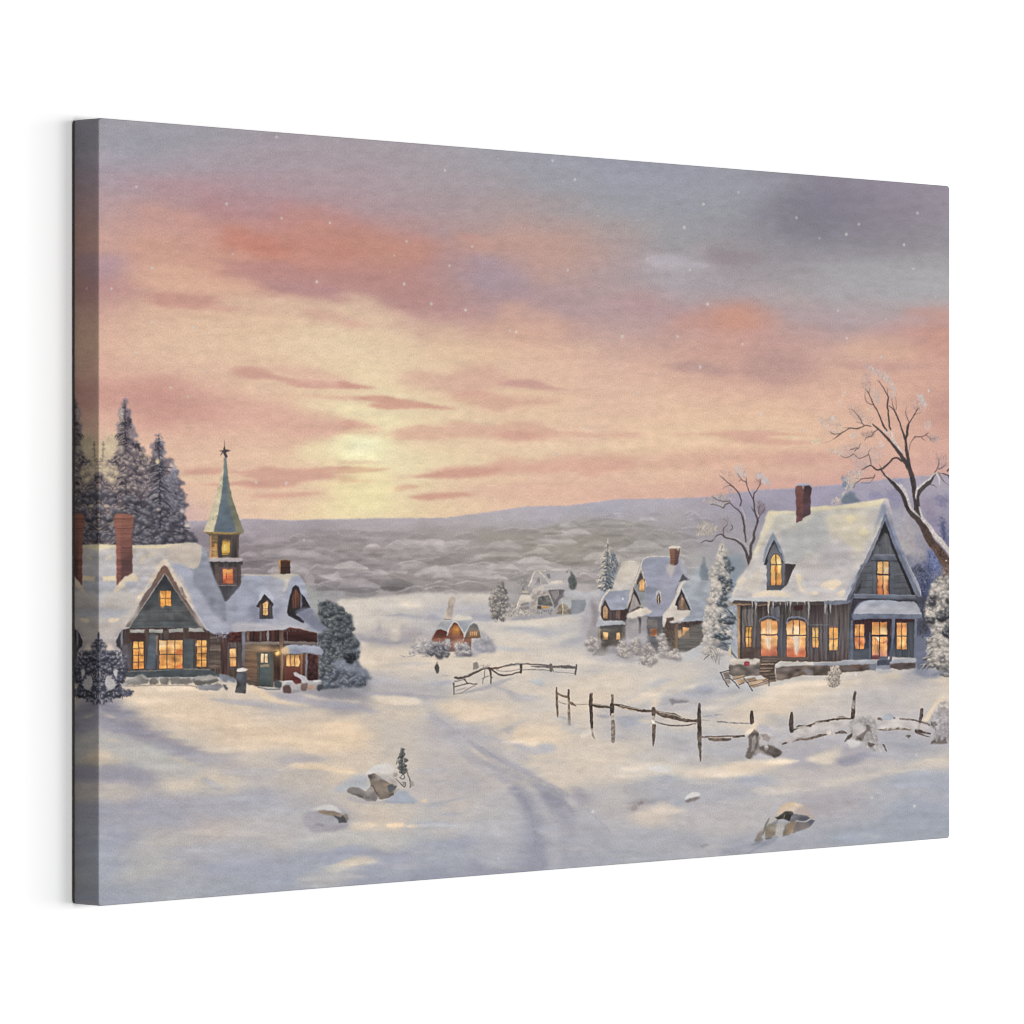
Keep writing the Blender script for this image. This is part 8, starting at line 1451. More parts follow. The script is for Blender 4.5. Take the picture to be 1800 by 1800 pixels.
# front gable of the big house (TU)
Pg(TU, [870,520, 900,600, 980,780, 1080,1000, 1160,1180, 1230,1400, 1300,1440, 1300,1500, 480,1460, 420,1500, 480,1400, 560,1200, 700,940, 800,700], ['2b292e', '45464c', '51555f', '4d515c', 'v'], .5, tx=.06, tk='v')
Pg(TU, [870,660, 930,700, 980,870, 980,940, 740,940, 760,820, 830,740], ['5d5f66', '5c6069', 'v'], 1, .9, tx=.06, tk='v'); Pg(TU, [870,540, 930,660, 900,680, 860,660, 800,740, 780,800, 760,830, 800,700], '25242a', .8, .95)
Bl(TU, 800, 815, 3.6, 3, '3a3b40', .8); Bl(TU, 960, 800, 2.4, 5, '2b2a30', .8); Bl(TU, 800,760, 2.4, 3, '303036', .7)
Pg(TU, [570,1060, 720,1010, 720,1415, 500,1415, 540,1200], ['5d6069', '53565f', 'v'], .8, .85, tx=.04); Pg(TU, [975,1015, 1050,1020, 1100,1140, 1180,1330, 1200,1400, 975,1400], ['5b5e67', '50535c', 'v'], .8, .85, tx=.04)
for y, x0, x1 in [(1160,590,710), (1250,570,720), (1330,530,720), (1190,985,1110), (1275,985,1150), (1340,985,1180), (1075,620,700)]: Ln(TU, [x0,y+8, x1,y-4], 1, '35373f', .7)
for x, y0, y1 in [(640,1180,1240), (1040,1210,1260), (1090,1290,1330), (620,1270,1320), (1060,1350,1400)]: Ln(TU, [x,y0, x,y1], .8, '3a3c44', .6)
Pg(TU, [560,1300, 500,1400, 510,1415, 560,1390, 600,1250], '2f3036', 1, .7)
Pg(TU, [735,930, 1000,932, 1030,1000, 1000,1010, 760,1005, 700,1000], ['6b7080', '585c6a', 'v'], .5, tx=.04); Ln(TU, [735,935, 1000,937], 1, '858b9c', .8); Ln(TU, [705,1005, 1025,1012], 1.6, '2f3038', .8)
Pg(TU, [720,1010, 768,1010, 768,1420, 735,1420], ['5c606c', '585b66', 'v'], .5, .9); Pg(TU, [930,1010, 975,1015, 970,1420, 930,1420], ['5c606c', '52555f', 'v'], .5, .9)
Win(TU, 780, 1018, 916, 1420, 2, 1, ['dfae6c', 'e2b068', 'd09860', 'b4643c', 'b06038'], '36323a', 1.8, 1.3, 51)
Pg(TU, [850,1175, 770,1170, 770,1420, 790,1420], 'b8683c', 1, .5); Pg(TU, [860,1090, 912,1090, 912,1160, 860,1160], 'e6dcb8', 1.6, .85); Pg(TU, [790,1030, 840,1030, 840,1080, 790,1080], 'e6b878', 1.4, .7)
Ln(TU, [770,1172, 925,1182], 2.6, '36323a', .97); Ln(TU, [800,1230, 780,1290, 800,1350], .9, '8f4c30', .6); Ln(TU, [870,1220, 890,1280, 870,1340, 895,1390], 1.1, 'd9ae78', .7); Pg(TU, [855,1200, 912,1195, 912,1240, 855,1240], 'd8a868', 1.4, .6)
# right inner shadow line + bargeboards
Ln(TU, [870,520, 960,800, 1080,1080, 1220,1410], [2,5,6,7], '25232a', .95)
Pg(TU, [870,395, 895,450, 960,570, 1000,700, 1080,880, 1160,1060, 1240,1230, 1320,1440, 1290,1455, 1235,1415, 1180,1280, 1060,1020, 960,780, 872,515, 800,680, 700,900, 560,1190, 480,1380, 405,1525, 420,1470, 520,1260, 640,1010, 740,780, 820,590], ['78809a', '6b7389', '666d82', '6d7488', 'v'], .5)
Ln(TU, [872,455, 820,600, 700,850, 560,1160, 410,1510], 1.1, '4a4f60', .7); Ln(TU, [875,455, 960,680, 1080,960, 1200,1210, 1300,1430], 1.1, '4a4f60', .7)
Ln(TU, [900,480, 980,640, 1060,860, 1160,1080], 1.2, '8d96ad', .7); Ln(TU, [845,540, 760,740, 620,1040, 480,1340], 1.0, '8790a6', .7)
Pg(TU, [860,262, 905,272, 930,340, 950,450, 985,620, 1040,780, 1120,960, 1210,1150, 1290,1310, 1315,1440, 1270,1360, 1180,1180, 1080,960, 990,760, 930,560, 890,440, 870,380, 840,440, 830,340], ['b0aab0', '8089a3', '7c849c', '9a9aa6', 'v'], .7, .95)
Ln(TU, [1120,980, 1210,1160, 1280,1300, 1312,1430], 1.6, 'a9a8b0', .8); Ln(TU, [905,280, 935,370, 950,450], 1.2, 'c6bcb3', .8)
Pb(TU, [830,330, 880,320, 890,400, 870,430, 800,540, 740,660, 760,560], '8088a2', 2, 2, .8)
# beam and porch roof
Pg(TW, [510,175, 1290,185, 1300,215, 1240,235, 510,235], ['6b7284', '5c6172', 'v'], .5, tx=.04); Ln(TW, [515,178, 900,183, 1285,190], 1, '858ca0', .8); Ln(TW, [510,238, 780,242, 1080,258, 1240,262], 2.4, '2d2c34', .85)
Pg(TW, [490,240, 660,250, 560,290, 520,360, 480,440, 470,380], '34323a', .8, .9); Pg(TW, [1080,255, 1310,245, 1320,330, 1290,290, 1180,280], '3a3a46', .8, .9)
Pg(TW, [505,425, 530,370, 580,300, 640,262, 760,248, 960,248, 1100,270, 1270,270, 1310,300, 1350,370, 1378,432, 1200,436, 1000,428, 700,425], ['9a9fb0', '9c9faf', 'a3a4b2', 'v'], .6)
Pb(TW, [560,380, 700,340, 1000,350, 1300,400, 1200,425, 700,415], 'a9a9b6', 3, 1.6, .7); Ln(TW, [560,260, 570,290], .8, '5c5f6d', .7)
Pg(TW, [480,470, 505,425, 700,424, 1000,428, 1200,437, 1376,434, 1370,480, 1300,490, 1000,485, 760,480, 560,500, 500,510, 470,500], ['6d7489', '606679', 'v'], .6, tx=.04)
for x in (640, 780, 920, 1080, 1240): Ln(TW, [x,440, x+4,480], .8, '555b6d', .5)
# porch wall
Pg(TW, [500,510, 560,500, 760,488, 1000,490, 1300,495, 1290,980, 980,960, 720,1005, 500,1005], ['3d2829', '46343a', '4a4a54', '50535d', 'v'], .5, tx=.07, tk='v')
Pg(TW, [640,520, 740,520, 740,1000, 640,1000], ['4d2c28', '3f343b', '484a55', 'v'], 1, .85); Pg(TW, [500,880, 720,870, 720,1005, 500,1005], ['50545f', '565b68', 'v'], .9, .9)
Pg(TW, [1180,520, 1285,520, 1280,980, 1000,970, 1000,880, 1180,880], ['474b55', '4d525c', 'v'], .8, .85, tx=.08, tk='v'); Pg(TW, [1040,495, 1300,500, 1295,530, 1040,530], '41282a', .6, .9)
Pg(TW, [455,360, 500,520, 500,1005, 450,1005, 450,520], ['35343c', '4b505f', '565d6d', 'v'], .7, .9); Pg(TW, [470,510, 500,515, 500,1000, 472,1000], ['6a7186', '5c6274', 'v'], .5, .9)
Pg(TW, [992,480, 1036,480, 1025,700, 1000,940, 990,1030, 960,1030, 985,800], ['6a7186', '5c6273', '4c505e', 'v'], .5); Pg(TW, [1285,490, 1315,490, 1300,980, 1270,980], ['6d748a', '646b80', 'v'], .5)
Pg(TW, [707,655, 725,655, 725,1000, 710,1000], '6a6f80', .5, .8); Pg(TW, [940,530, 990,520, 985,760, 955,900, 935,960], '3d2d33', .6, .9); Ln(TW, [980,590, 975,700], 1.6, '7d5a50', .7)
Win(TW, 525, 558, 642, 872, 2, 2, ['d88a44', 'dc9448', 'c46a3c', 'd08240'], '3d3a46', 1.0, 1.2, 52)
Win(TW, 742, 528, 932, 975, 2, 1, ['c8783c', 'd8a058', 'd68c4c', 'd09058', 'b07060'], '3d3038', 1.4, 1.6, 53)
Pg(TW, [845,600, 918,600, 915,688, 848,690], 'ecd388', 1.6, .9); Pg(TW, [750,590, 828,600, 828,690, 750,690], 'd99c4c', 1.4, .7); Pg(TW, [790,720, 828,718, 828,775, 805,765], 'ecd9ac', 1, .95); Ln(TW, [770,735, 800,760, 840,790, 900,785, 930,770], 1.1, '9c4a34', .75); Ln(TW, [790,760, 780,860, 790,940], 1, 'b0553c', .6)
Ln(TW, [742,700, 932,702], 2.8, '33293a', .97); Pg(TW, [740,950, 835,950, 835,1005, 740,1000], '6d3c3e', .8, .9); Pg(TW, [835,960, 940,965, 940,1050, 820,1060], '55586a', .8, .9)
Win(TW, 1055, 538, 1182, 876, 2, 2, ['d88c4c', 'd48848', 'dc9c54', 'cc8444'], '3d3a46', 1.0, 1.2, 54)
Pg(TW, [805,1015, 970,1000, 975,1080, 800,1080], '484c5c', .7, .95); Pg(TW, [790,1080, 970,1075, 1000,1100, 960,1130, 760,1120], ['767c90', '8a8c9c', 'v'], .6, .95)
# stone skirting with snow
Pg(TW, [340,1060, 720,1060, 720,1130, 600,1150, 360,1165, 340,1120], ['665a56', '5c4f4a', 'v'], .6, tx=.08); Bl(TW, 600, 1120, 5, 4, '45342f', .8); Bl(TW, 540,1095, 7, 3, '6d5042', .7); Bl(TW, 440,1120, 8, 4, '6d625f', .7)
Pg(TW, [0,1075, 180,1080, 180,1190, 100,1200, 0,1205], ['6a5c54', '62554e', 'v'], .6, tx=.08); Pg(TW, [980,1040, 1290,1040, 1290,1110, 1180,1125, 1080,1130, 970,1100], ['5d5250', '544a4b', 'v'], .6, tx=.08); Pg(TW, [710,1060, 800,1050, 790,1140, 700,1140], '6a6f80', .8, .9)
Pg(TW, [0,1040, 180,1040, 330,1035, 370,1010, 560,1005, 760,1002, 808,1012, 800,1045, 720,1060, 560,1065, 360,1075, 180,1080, 0,1078], ['a3a5b0', '8b8c9a', 'v'], .6); Pg(TW, [975,1040, 1010,1005, 1200,985, 1280,985, 1308,1005, 1300,1030, 1200,1040, 1100,1045, 985,1060], ['a5a7b3', '8a8b99', 'v'], .6)
Pb(TW, [790,1130, 900,1125, 1020,1140, 940,1180, 840,1190], 'aaacb8', 2.5, 1.4, .8); Pb(TW, [820,1190, 960,1175, 1100,1195, 1080,1250, 980,1250], 'd0c4b1', 3, 1.6, .8); Pb(TW, [420,1290, 520,1250, 620,1235, 600,1270, 500,1320], 'd0c6b3', 2.5, 1.5, .8)
Pb(TW, [1260,1140, 1500,1130, 1640,1160, 1560,1230, 1400,1230], '8f95a9', 3, 2, .8); Bl(TW, 540, 1197, 1.7, 3, 'd3d3d8', .95, hard=2); Pb(TW, [520,1400, 540,1400, 545,1440, 515,1440], '57504f', .6, .6, .7)

# ================================================================ fences, rocks, seedlings, falling snow
FD = '5b504d'; FK = '3f3734'
# far rail fence (TR_)
for q, w, c in [([115,625, 150,632, 220,615, 300,580, 360,550, 410,530, 450,530], [2.6,3.2,3.4,3.2,3,2.6,3], FD), ([450,535, 520,530, 580,520], [3,2.6,2], '6b5348'), ([590,515, 640,502, 720,490, 820,490, 940,497, 1040,505], [1.8,2.4,2.4,2.4,2.2,2], '66605f'),
                ([600,515, 700,505, 750,505], [1,1,1], '8a8483'), ([860,515, 960,520, 1060,518, 1150,515], [1,2.4,3.2,3], '6d6664'), ([1170,515, 1240,520, 1310,525], [4.4,4.4,3.4], '665e5d'), ([1315,500, 1310,540, 1300,588], [2.4,2.6,2.4], '66605f'),
                ([1060,500, 1062,560], [4,3.4], '6d6562'), ([765,500, 765,575], [3.6,3.4], '5d5352'), ([1070,515, 1085,560], [2,1.6], '75706f'), ([460,535, 510,570, 570,600, 640,600, 700,585, 760,572], [2.4,2.4,2.2,1.8,1.6,1.4], FD),
                ([520,545, 580,565, 660,560, 760,540], [1,1,1,1], '857e7d'), ([780,548, 860,545, 960,550, 1050,555], [1,1.3,1.2,1], '85807f'), ([1090,570, 1180,575, 1300,585], [.8,1,1], '8f8b8d'), ([410,540, 405,600, 390,650, 388,685], [1.2,1,1,1], '756b69'),
                ([455,540, 468,600, 468,680], [2.6,2,1.4], FD), ([380,635, 450,605], [1.3,1.2], '857c7a'), ([470,620, 485,620], [1,.8], FD), ([100,680, 98,740, 105,790], [2,1.8,1.6], '67605e'), ([110,665, 150,655, 220,640], [1.4,1.1,1], '6d6664'),
                ([110,715, 180,700, 240,685, 335,688], [1.4,1.4,1.5,1], FD), ([205,640, 230,670, 240,685], [1.6,1.4,1.4], FD), ([335,690, 280,715, 220,750, 160,782, 110,785], [1,1.4,1.2,1,.8], '857d7c'), ([120,755, 180,740, 230,725], [1,1,.8], '8f8887')]:
    Ln(TR_, q, [1.25*k for k in w], c, .95)
Pg(TR_, [290,478, 335,470, 355,520, 330,540, 292,555], ['7d7674', '9a9290', 'v'], .6, .95)
Db(TR_, [360,510, 470,500, 470,525, 370,535], 30, ['8f8788', 'a8a0a0'], 3, 1, -1.5, .4, .7)
# near fence, left run (TX)
for q, w, c in [([93,145, 94,220, 97,300, 104,400], [2,3,3.2,2], '6b5a4e'), ([199,165, 198,220, 200,300, 203,400, 205,465], [2.4,3.4,3,3.6,4], '8a7d74'), ([198,165, 199,240], [2.6,2.8], '6d5a4c'), ([95,190, 140,212, 185,222], [2.2,3,3], '6b594b'), ([100,255, 140,280, 185,288], [1.2,1,.8], '958a80'),
                ([200,262, 230,285, 268,306], [1.2,4,.4], '75604e'), ([210,285, 290,290, 380,292], [.6,.8,.8], '9a9088'), ([390,195, 392,290, 400,400, 403,495], [1.4,4.6,4.6,3.4], FK), ([404,192, 403,290], [1.6,2.2], '54483f'), ([403,500, 412,560, 424,592], [2,2.6,1.6], '9c9591'),
                ([410,295, 470,305, 560,316], [3.6,4.6,3.4], '453b36'), ([578,210, 582,300], [2.2,2.6], '6b5f56'), ([589,208, 588,300], [1.6,2], '75695f'), ([580,300, 578,380], [6,4.6], FK), ([585,380, 584,445], [4.2,5], 'cbc3b8'), ([588,445, 590,540, 588,612], [5,6,4.6], '857c76'),
                ([600,292, 680,308, 760,330, 850,345, 930,348], [2.6,3.6,4,4,2.4], '4a3f38'), ([636,308, 700,330, 790,350], [1,2,1.2], 'b5a48c'), ([945,335, 944,380, 940,410], [5.6,4.6,2.2], '544840'), ([940,400, 940,480], [3.4,4.4], 'd0c7bb'), ([950,480, 947,560, 942,660], [5.6,4.6,1.6], '5a5049'),
                ([960,350, 1020,378, 1120,395, 1200,425, 1280,435, 1330,435], [3.4,7,8,5,3.4,4], '564b45'), ([970,345, 1040,380, 1100,385], [2,3,1], '857568'), ([960,440, 1040,465, 1140,478, 1240,475, 1320,458], [.8,1.6,1.8,1.8,1.2], '5f5c66'), ([1348,292, 1346,400, 1348,500, 1350,560], [3,5,5.4,5.6], '443c38'),
                ([1349,575, 1352,660, 1358,790], [5.6,4.6,1.6], '5f5650'), ([1335,572, 1380,575], [1.2,1], '6d655f'), ([1370,578, 1440,576, 1600,572, 1740,566], [1.4,1.8,1.6,1.6], '5d5049'), ([1440,592, 1520,598, 1620,598], [4.4,5.6,2.6], '6d615a'), ([1650,575, 1740,570], [3,1.6], '5a4f49'),
                ([1505,440, 1600,450, 1700,455, 1800,458], [1.6,2,1.6,1.4], '85858f'), ([1370,425, 1440,432], [1,.6], '9a9490'), ([1365,400, 1480,385, 1600,375], [1,1,.6], 'b0b0b8')]:
    Ln(TX, q, [1.3*k for k in w], hx(c)*.84+hx('9a8672')*.16, .96, tx=.1, tk='l')
for x, y in [(415,320), (440,318), (660,402)]: Bl(TX, x, y, 2, 1, 'b5afb0', .3)
Pb(TX, [100,400, 170,400, 200,420, 130,415], 'a9a9b3', 2, .8, .8); Pb(TX, [170,450, 240,460, 200,490], 'adabb3', 2, 1.4, .7); Pb(TX, [930,660, 960,650, 950,700], 'b5b3b8', 1.5, 2, .6)
# near fence, right run (TY)
for q, w, c in [([187,318, 187,360, 190,400], [3.6,5.6,6], '4f4541'), ([505,330, 500,390, 503,470], [3.4,6,6.4], '443b3a'), ([525,465, 560,440, 640,432, 700,405, 760,400], [1.6,4,3.4,4,3], '4b3f3a'), ([725,400, 800,388, 840,378], [2.4,3.6,3], '54483f'), ([860,375, 900,368, 970,375], [4.4,4.4,2], '5c5048'),
                ([1002,175, 996,230, 992,290, 985,365], [3.4,4,5.4,5.4], '4a403b'), ([995,240, 990,285], [4.6,4.6], 'a09a98'), ([510,560, 560,535, 640,535, 720,510, 780,500], [1.6,4.4,3,4.4,2], '6b605a'), ([850,490, 900,480, 940,490], [1.6,4,1.2], '6b605c'),
                ([1180,462, 1260,462, 1340,452, 1440,462], [1,3.4,3.6,3], '7a7069'), ([1240,460, 1330,448], [2.6,2], 'a39a93'), ([1490,470, 1540,480, 1600,492], [5.6,3.4,2], '4f4541'), ([1490,482, 1560,510, 1600,520], [2.4,1.6,.8], '5f5550'), ([1310,368, 1370,380], [2.4,3], '5c5250'), ([1380,378, 1440,385, 1500,395, 1590,420], [2.6,2.2,2,3.6], '5f5550'),
                ([1195,375, 1220,380], [4,3], '6b605a'), ([1533,305, 1528,350, 1518,400, 1505,460], [4.6,5.4,3.4,4.4], '4f4644'), ([1410,512, 1440,512, 1425,522], [1.6,2.4,1.6], '5c5250'), ([430,575, 450,568, 480,560], [2.4,2.6,3], '54494a'), ([1228,585, 1252,632], [3,1.2], '5a504f')]:
    Ln(TY, q, [1.25*k for k in w], hx(c)*.84+hx('9a8672')*.16, .96, tx=.1, tk='l')
# snow on the rails
for q in [([640,450, 700,405, 740,400, 900,385, 960,385, 930,430, 860,470, 760,490, 660,510, 640,480]), ([500,490, 600,430, 660,440, 640,510, 540,540, 500,570, 440,565])]:
    Pg(TY, q, ['c3bcb9', 'b5b0b3', 'v'], .8, .9, rough=.3)
Pg(TY, [1180,400, 1300,380, 1480,395, 1600,430, 1600,480, 1500,465, 1340,440, 1200,455], ['c0b9b8', 'b9b4b8', 'v'], .8, .85, rough=.3); Pg(TY, [1210,380, 1240,340, 1280,330, 1310,350, 1310,378, 1250,385], 'a3abb8', .8, .9); Pg(TY, [1320,362, 1355,362, 1360,388, 1325,385], 'c4c0c0', .6, .9)
Pg(TY, [775,480, 800,465, 815,480, 810,500, 780,500], 'd0c7b9', .6, .95); Db(TY, [810,480, 850,480, 850,505, 810,505], 20, ['a8a09c', 'c3bbb4'], 4, 1, 1.5, .3, .7); Bl(TY, 1530, 280, 3, 3, 'd6cbb0', .8)
# snow-capped stumps
Pg(TY, [130,500, 160,450, 225,395, 240,430, 330,430, 370,480, 440,560, 400,600, 300,560, 210,470, 180,500, 130,515], ['d0c6b5', 'b8b3b6', 'b0adb5', 'v'], .8, rough=.25); Pb(TY, [130,500, 170,445, 225,400, 230,430, 180,490], 'dccfb5', 1.6, 1.4, .9); Pb(TY, [240,425, 330,440, 390,500, 430,540, 340,500, 260,470], 'a9a8b3', 2.5, 2, .8)
Pg(TY, [160,510, 215,450, 240,480, 250,540, 235,600, 220,640, 180,690, 140,695, 145,650, 165,600], ['6b615d', '7a7170', 'v'], .6, rough=.2, tx=.08); Pg(TY, [190,540, 215,500, 225,560, 200,620, 180,640, 185,590], 'b3aeb0', .7, .9)
Pg(TY, [235,560, 260,600, 320,580, 380,600, 440,640, 380,685, 330,670, 290,640, 240,620], ['7c726e', '5f5653', 'v'], .7, rough=.2, tx=.08); Pg(TY, [260,500, 300,495, 335,525, 320,560, 270,545], '8c8380', 1, .8); Pg(TY, [250,500, 275,530, 260,600, 240,590, 235,520], 'b0a9a9', .7, .8); Bl(TY, 303, 605, 4, 5.5, 'c3c0c2', .95, hard=2)
Pb(TY, [220,640, 300,650, 340,690, 200,690], 'b3b0b8', 1.6, 1.4, .7)
Pg(TY, [950,420, 980,370, 1060,355, 1120,352, 1170,380, 1175,460, 1190,540, 1240,620, 1160,640, 1100,600, 1060,560, 980,540, 960,560, 975,490], ['a9a5a6', 'a09c9e', 'aaa8ae', 'v'], .9, rough=.3, tx=.05, tk='l')
Pg(TY, [980,430, 1030,410, 1090,440, 1090,490, 1040,520, 990,500], 'b8b3b4', .9, .9); Pg(TY, [1040,500, 1130,440, 1100,480, 1060,550, 1000,545], '6f6766', .8, .8); Pg(TY, [918,560, 945,510, 985,488, 980,520, 940,555], '5a504b', .5, .95); Pg(TY, [1000,545, 1050,520, 1055,550, 1010,556], '5f5551', .5, .9)
Pg(TY, [1105,560, 1150,570, 1160,580, 1130,606, 1110,590], '665c5b', .6, .95); Pg(TY, [1090,420, 1120,430, 1130,480, 1100,470], '6f6768', .7, .8); Ln(TY, [1130,440, 1135,500, 1160,560], 1.6, '7d7677', .6)
Pb(TY, [940,545, 1040,548, 1030,590, 970,610, 950,580], 'c3c2c5', 1.6, 1.4, .9)
Pg(TY, [1540,400, 1560,330, 1620,260, 1660,215, 1700,200, 1730,215, 1745,260, 1754,300, 1754,560, 1720,575, 1690,570, 1660,575, 1600,580, 1620,540, 1640,450, 1600,420], ['c9bfae', 'aaa5a9', 'a5a1a8', '948f94', 'v'], .9, rough=.3, tx=.05, tk='l')
Pb(TY, [1540,390, 1600,290, 1660,215, 1710,205, 1720,230, 1660,260, 1620,330, 1580,400], 'd6cbb0', 1.6, 1.6, .95); Pg(TY, [1670,250, 1720,235, 1720,250, 1690,265], '9a9496', .6, .8); Pg(TY, [1600,580, 1612,550, 1640,540, 1650,560, 1670,515, 1690,555, 1720,520, 1735,570, 1700,575, 1640,570], '6f6866', .6, .9)
Db(TY, [1600,380, 1640,400, 1650,470, 1610,440], 40, ['7d7676', '5f5857', 'a8a2a3'], 4, 1.3, 1.4, .5, .7); Db(TY, [1700,400, 1750,400, 1750,500, 1710,480], 50, ['7f7880', '8f8890'], 4, 1.3, 1.4, .5, .6)
# rocks and seedling in the foreground (TCC)
Pb(TCC, [400,700, 560,590, 700,510, 860,500, 900,600, 860,720, 600,760, 400,750], 'adb1bc', 4, 3, .9)
Pb(TCC, [860,490, 940,410, 1040,360, 1160,350, 1080,410, 980,480], 'c3c4ca', 1.6, 1.2, .95)
Pb(TCC, [1000,480, 1100,400, 1240,480, 1260,600, 1180,610, 1080,560], 'b8b2b0', 3, 2.5, .8)
Pb(TCC, [1140,900, 1240,760, 1400,730, 1500,820, 1560,910, 1300,915], 'a0a8b8', 2, 1.4, .95)
Pg(TCC, [570,740, 590,695, 640,680, 740,695, 840,750, 920,660, 960,690, 1000,780, 1020,850, 980,890, 880,890, 820,870, 780,840, 700,800, 600,770], ['8a8481', '827c7b', '908c8d', 'v'], .6, tx=.05)
Pg(TCC, [590,770, 680,780, 800,810, 820,840, 760,835, 660,795], '5f5a59', 1, .8); Pg(TCC, [830,810, 910,820, 900,860, 840,850], '69625f', .9, .7)
Pg(TCC, [875,515, 970,485, 1060,540, 1160,610, 1200,640, 1290,660, 1240,800, 1160,835, 1070,858, 1020,830, 960,700, 920,650], ['77706b', '7d7268', '716862', 'v'], .6, tx=.06)
Pg(TCC, [875,515, 940,495, 930,560, 905,570], '5f5653', .7, .85); Pg(TCC, [1080,640, 1180,620, 1200,640, 1140,680], 'a08a70', .8, .8); Pg(TCC, [1000,600, 1120,620, 1160,700, 1140,800, 1060,820, 1000,720], '857a6f', 1.6, .6)
Pg(TCC, [1150,660, 1230,640, 1290,670, 1240,740, 1200,770, 1165,730], '575b61', .7, .95); Pg(TCC, [1170,780, 1240,770, 1250,790, 1190,810], '5c564f', .6, .8); Pg(TCC, [1240,730, 1320,700, 1330,720, 1250,770], '948c88', .8, .8)
Ln(TCC, [915,660, 960,690, 1010,800], 1.4, '584844', .9); Pb(TCC, [1180,560, 1280,600, 1300,660, 1220,640], 'a59c9a', 2, 1.6, .7); Ln(TCC, [1040,850, 1100,855, 1180,820], 1.2, '57504a', .7)
Db(TCC, [1340,120, 1390,140, 1380,240, 1340,240], 30, ['8f8f8d', '7b7d7c', 'a3a09b'], 2.6, 1.1, 1.4, .8, .7)
Db(TCC, [1280,280, 1330,240, 1380,240, 1440,270, 1430,320, 1400,340, 1290,350], 80, ['6b6f6e', '7d807e', '5c6161'], 2.8, 1.2, 1.4, 1, .75)
Pg(TCC, [1325,320, 1400,320, 1410,430, 1470,430, 1480,460, 1440,450, 1380,480, 1320,510, 1310,480, 1330,440], '70736f', .9, .9, rough=.5, tx=.08, tk='l')
Pg(TCC, [1225,480, 1300,480, 1320,520, 1270,560], '8b8a86', .8, .8, rough=.3); Ln(TCC, [1350,530, 1380,505, 1400,540, 1370,565, 1330,540], 1.3, '4f5052', .9); Ln(TCC, [1275,560, 1330,620, 1400,680, 1415,620, 1360,615], [1,1.4,1.8,1.2,1], '5c5754', .9)
Ln(TCC, [1440,470, 1470,560, 1490,640, 1480,690], [2,2.4,3,2], '74736f', .85); Pg(TCC, [1480,600, 1530,600, 1545,660, 1490,665], '8a8a86', .7, .8); Bl(TCC, 1390, 640, 2, 2, '5f5f5e', .7)
puffs(TCC, [1340,130, 1385,130, 1400,250, 1440,290, 1420,330, 1410,430, 1470,440, 1400,490, 1320,500, 1320,340, 1285,320, 1300,260, 1345,240], 60, 2.3, ['3f4344', '4d5151'], ['5f6362', '6d706d'], ['8f908c'], .8, 71)
Ln(TCC, [1365,110, 1368,300, 1362,480], [.8, 1.8, 2.4], '484b4c', .8)
Pb(TCC, [960,500, 1060,520, 1180,600, 1120,590, 1000,540], 'b5b1b2', 2, 1.4, .6)
# half-buried stone lower left
Pb(TCC, [-40,1080, 60,1010, 160,960, 300,930, 400,960, 540,1020, 610,1130, 560,1250, 400,1300, 100,1320, -60,1220], 'a5a3ae', 2.5, 2, .95)
Pb(TCC, [40,1020, 160,960, 300,930, 400,965, 460,1010, 340,1020, 180,1020], 'bdbdc2', 2, 1.4, .9)
Pg(TCC, [150,1020, 260,1020, 400,1030, 480,1060, 500,1100, 560,1060, 600,1130, 570,1195, 460,1200, 450,1160, 400,1110, 300,1090, 180,1060], ['9d8d7a', '877d74', '75716f', 'v'], .7, tx=.05)
Pg(TCC, [380,1090, 480,1120, 510,1085, 550,1130, 570,1195, 460,1200, 455,1160, 400,1120], '54555c', .6, .95); Pb(TCC, [100,1210, 200,1200, 260,1240, 160,1245], '8f8d97', 2, 1, .8); Pb(TCC, [60,1100, 300,1110, 420,1160, 440,1200, 260,1190, 80,1160], 'a7a6b1', 2, 2, .8)
Pb(TCC, [-20,1230, 100,1250, 300,1260, 480,1230, 600,1180, 560,1270, 400,1320, 100,1330], '96949f', 3, 2, .6)
Pb(TCC, [100,1010, 200,950, 320,930, 420,975, 500,1040, 440,1040, 340,1010, 200,1010], 'c9c8ca', 1.6, 1.2, .9)
Pb(TCC, [560,840, 640,800, 820,870, 1000,900, 1180,850, 1300,800, 1340,860, 1100,920, 800,920], '9fa0ad', 3, 2, .6)
Pb(TCC, [860,500, 940,400, 1060,350, 1180,350, 1260,420, 1180,500, 1060,490, 980,470], 'c9c6c5', 1.8, 1.3, .8)
# boulder lower right (TDD)
Pb(TDD, [1280,400, 1500,420, 1700,480, 1760,560, 1500,560], 'a5a1aa', 3, 2, .7)
Pg(TDD, [680,620, 760,520, 800,430, 880,380, 980,325, 1100,345, 1280,400, 1340,450, 1420,540, 1500,680, 1400,660, 1250,600, 1080,580, 1040,530, 900,520, 860,560, 740,640], ['cdbfa0', 'bfb2a4', 'b3a79f', 'v'], .6, rough=.15)
Pb(TDD, [1060,560, 1160,450, 1300,400, 1400,500, 1460,640, 1340,620, 1200,590], 'ada1a0', 2, 2, .9); Pb(TDD, [780,520, 860,400, 1000,335, 1140,360, 980,450, 860,540], 'd3c5a2', 2, 2, .8)
Pg(TDD, [560,760, 700,640, 780,680, 860,670, 960,700, 1000,740, 900,960, 840,1010, 640,1040, 500,1060, 520,900], 'a3a19c', .8)
Pg(TDD, [700,635, 780,610, 860,550, 900,515, 1040,520, 1080,570, 1000,700, 950,710, 860,665, 760,680], ['5d5a54', '403e3c', 'v'], .6, tx=.08); Pg(TDD, [920,590, 1030,590, 1000,680, 960,705, 890,660], '393634', .6, .9); Ln(TDD, [880,650, 900,590], 1.4, '7d7460', .8)
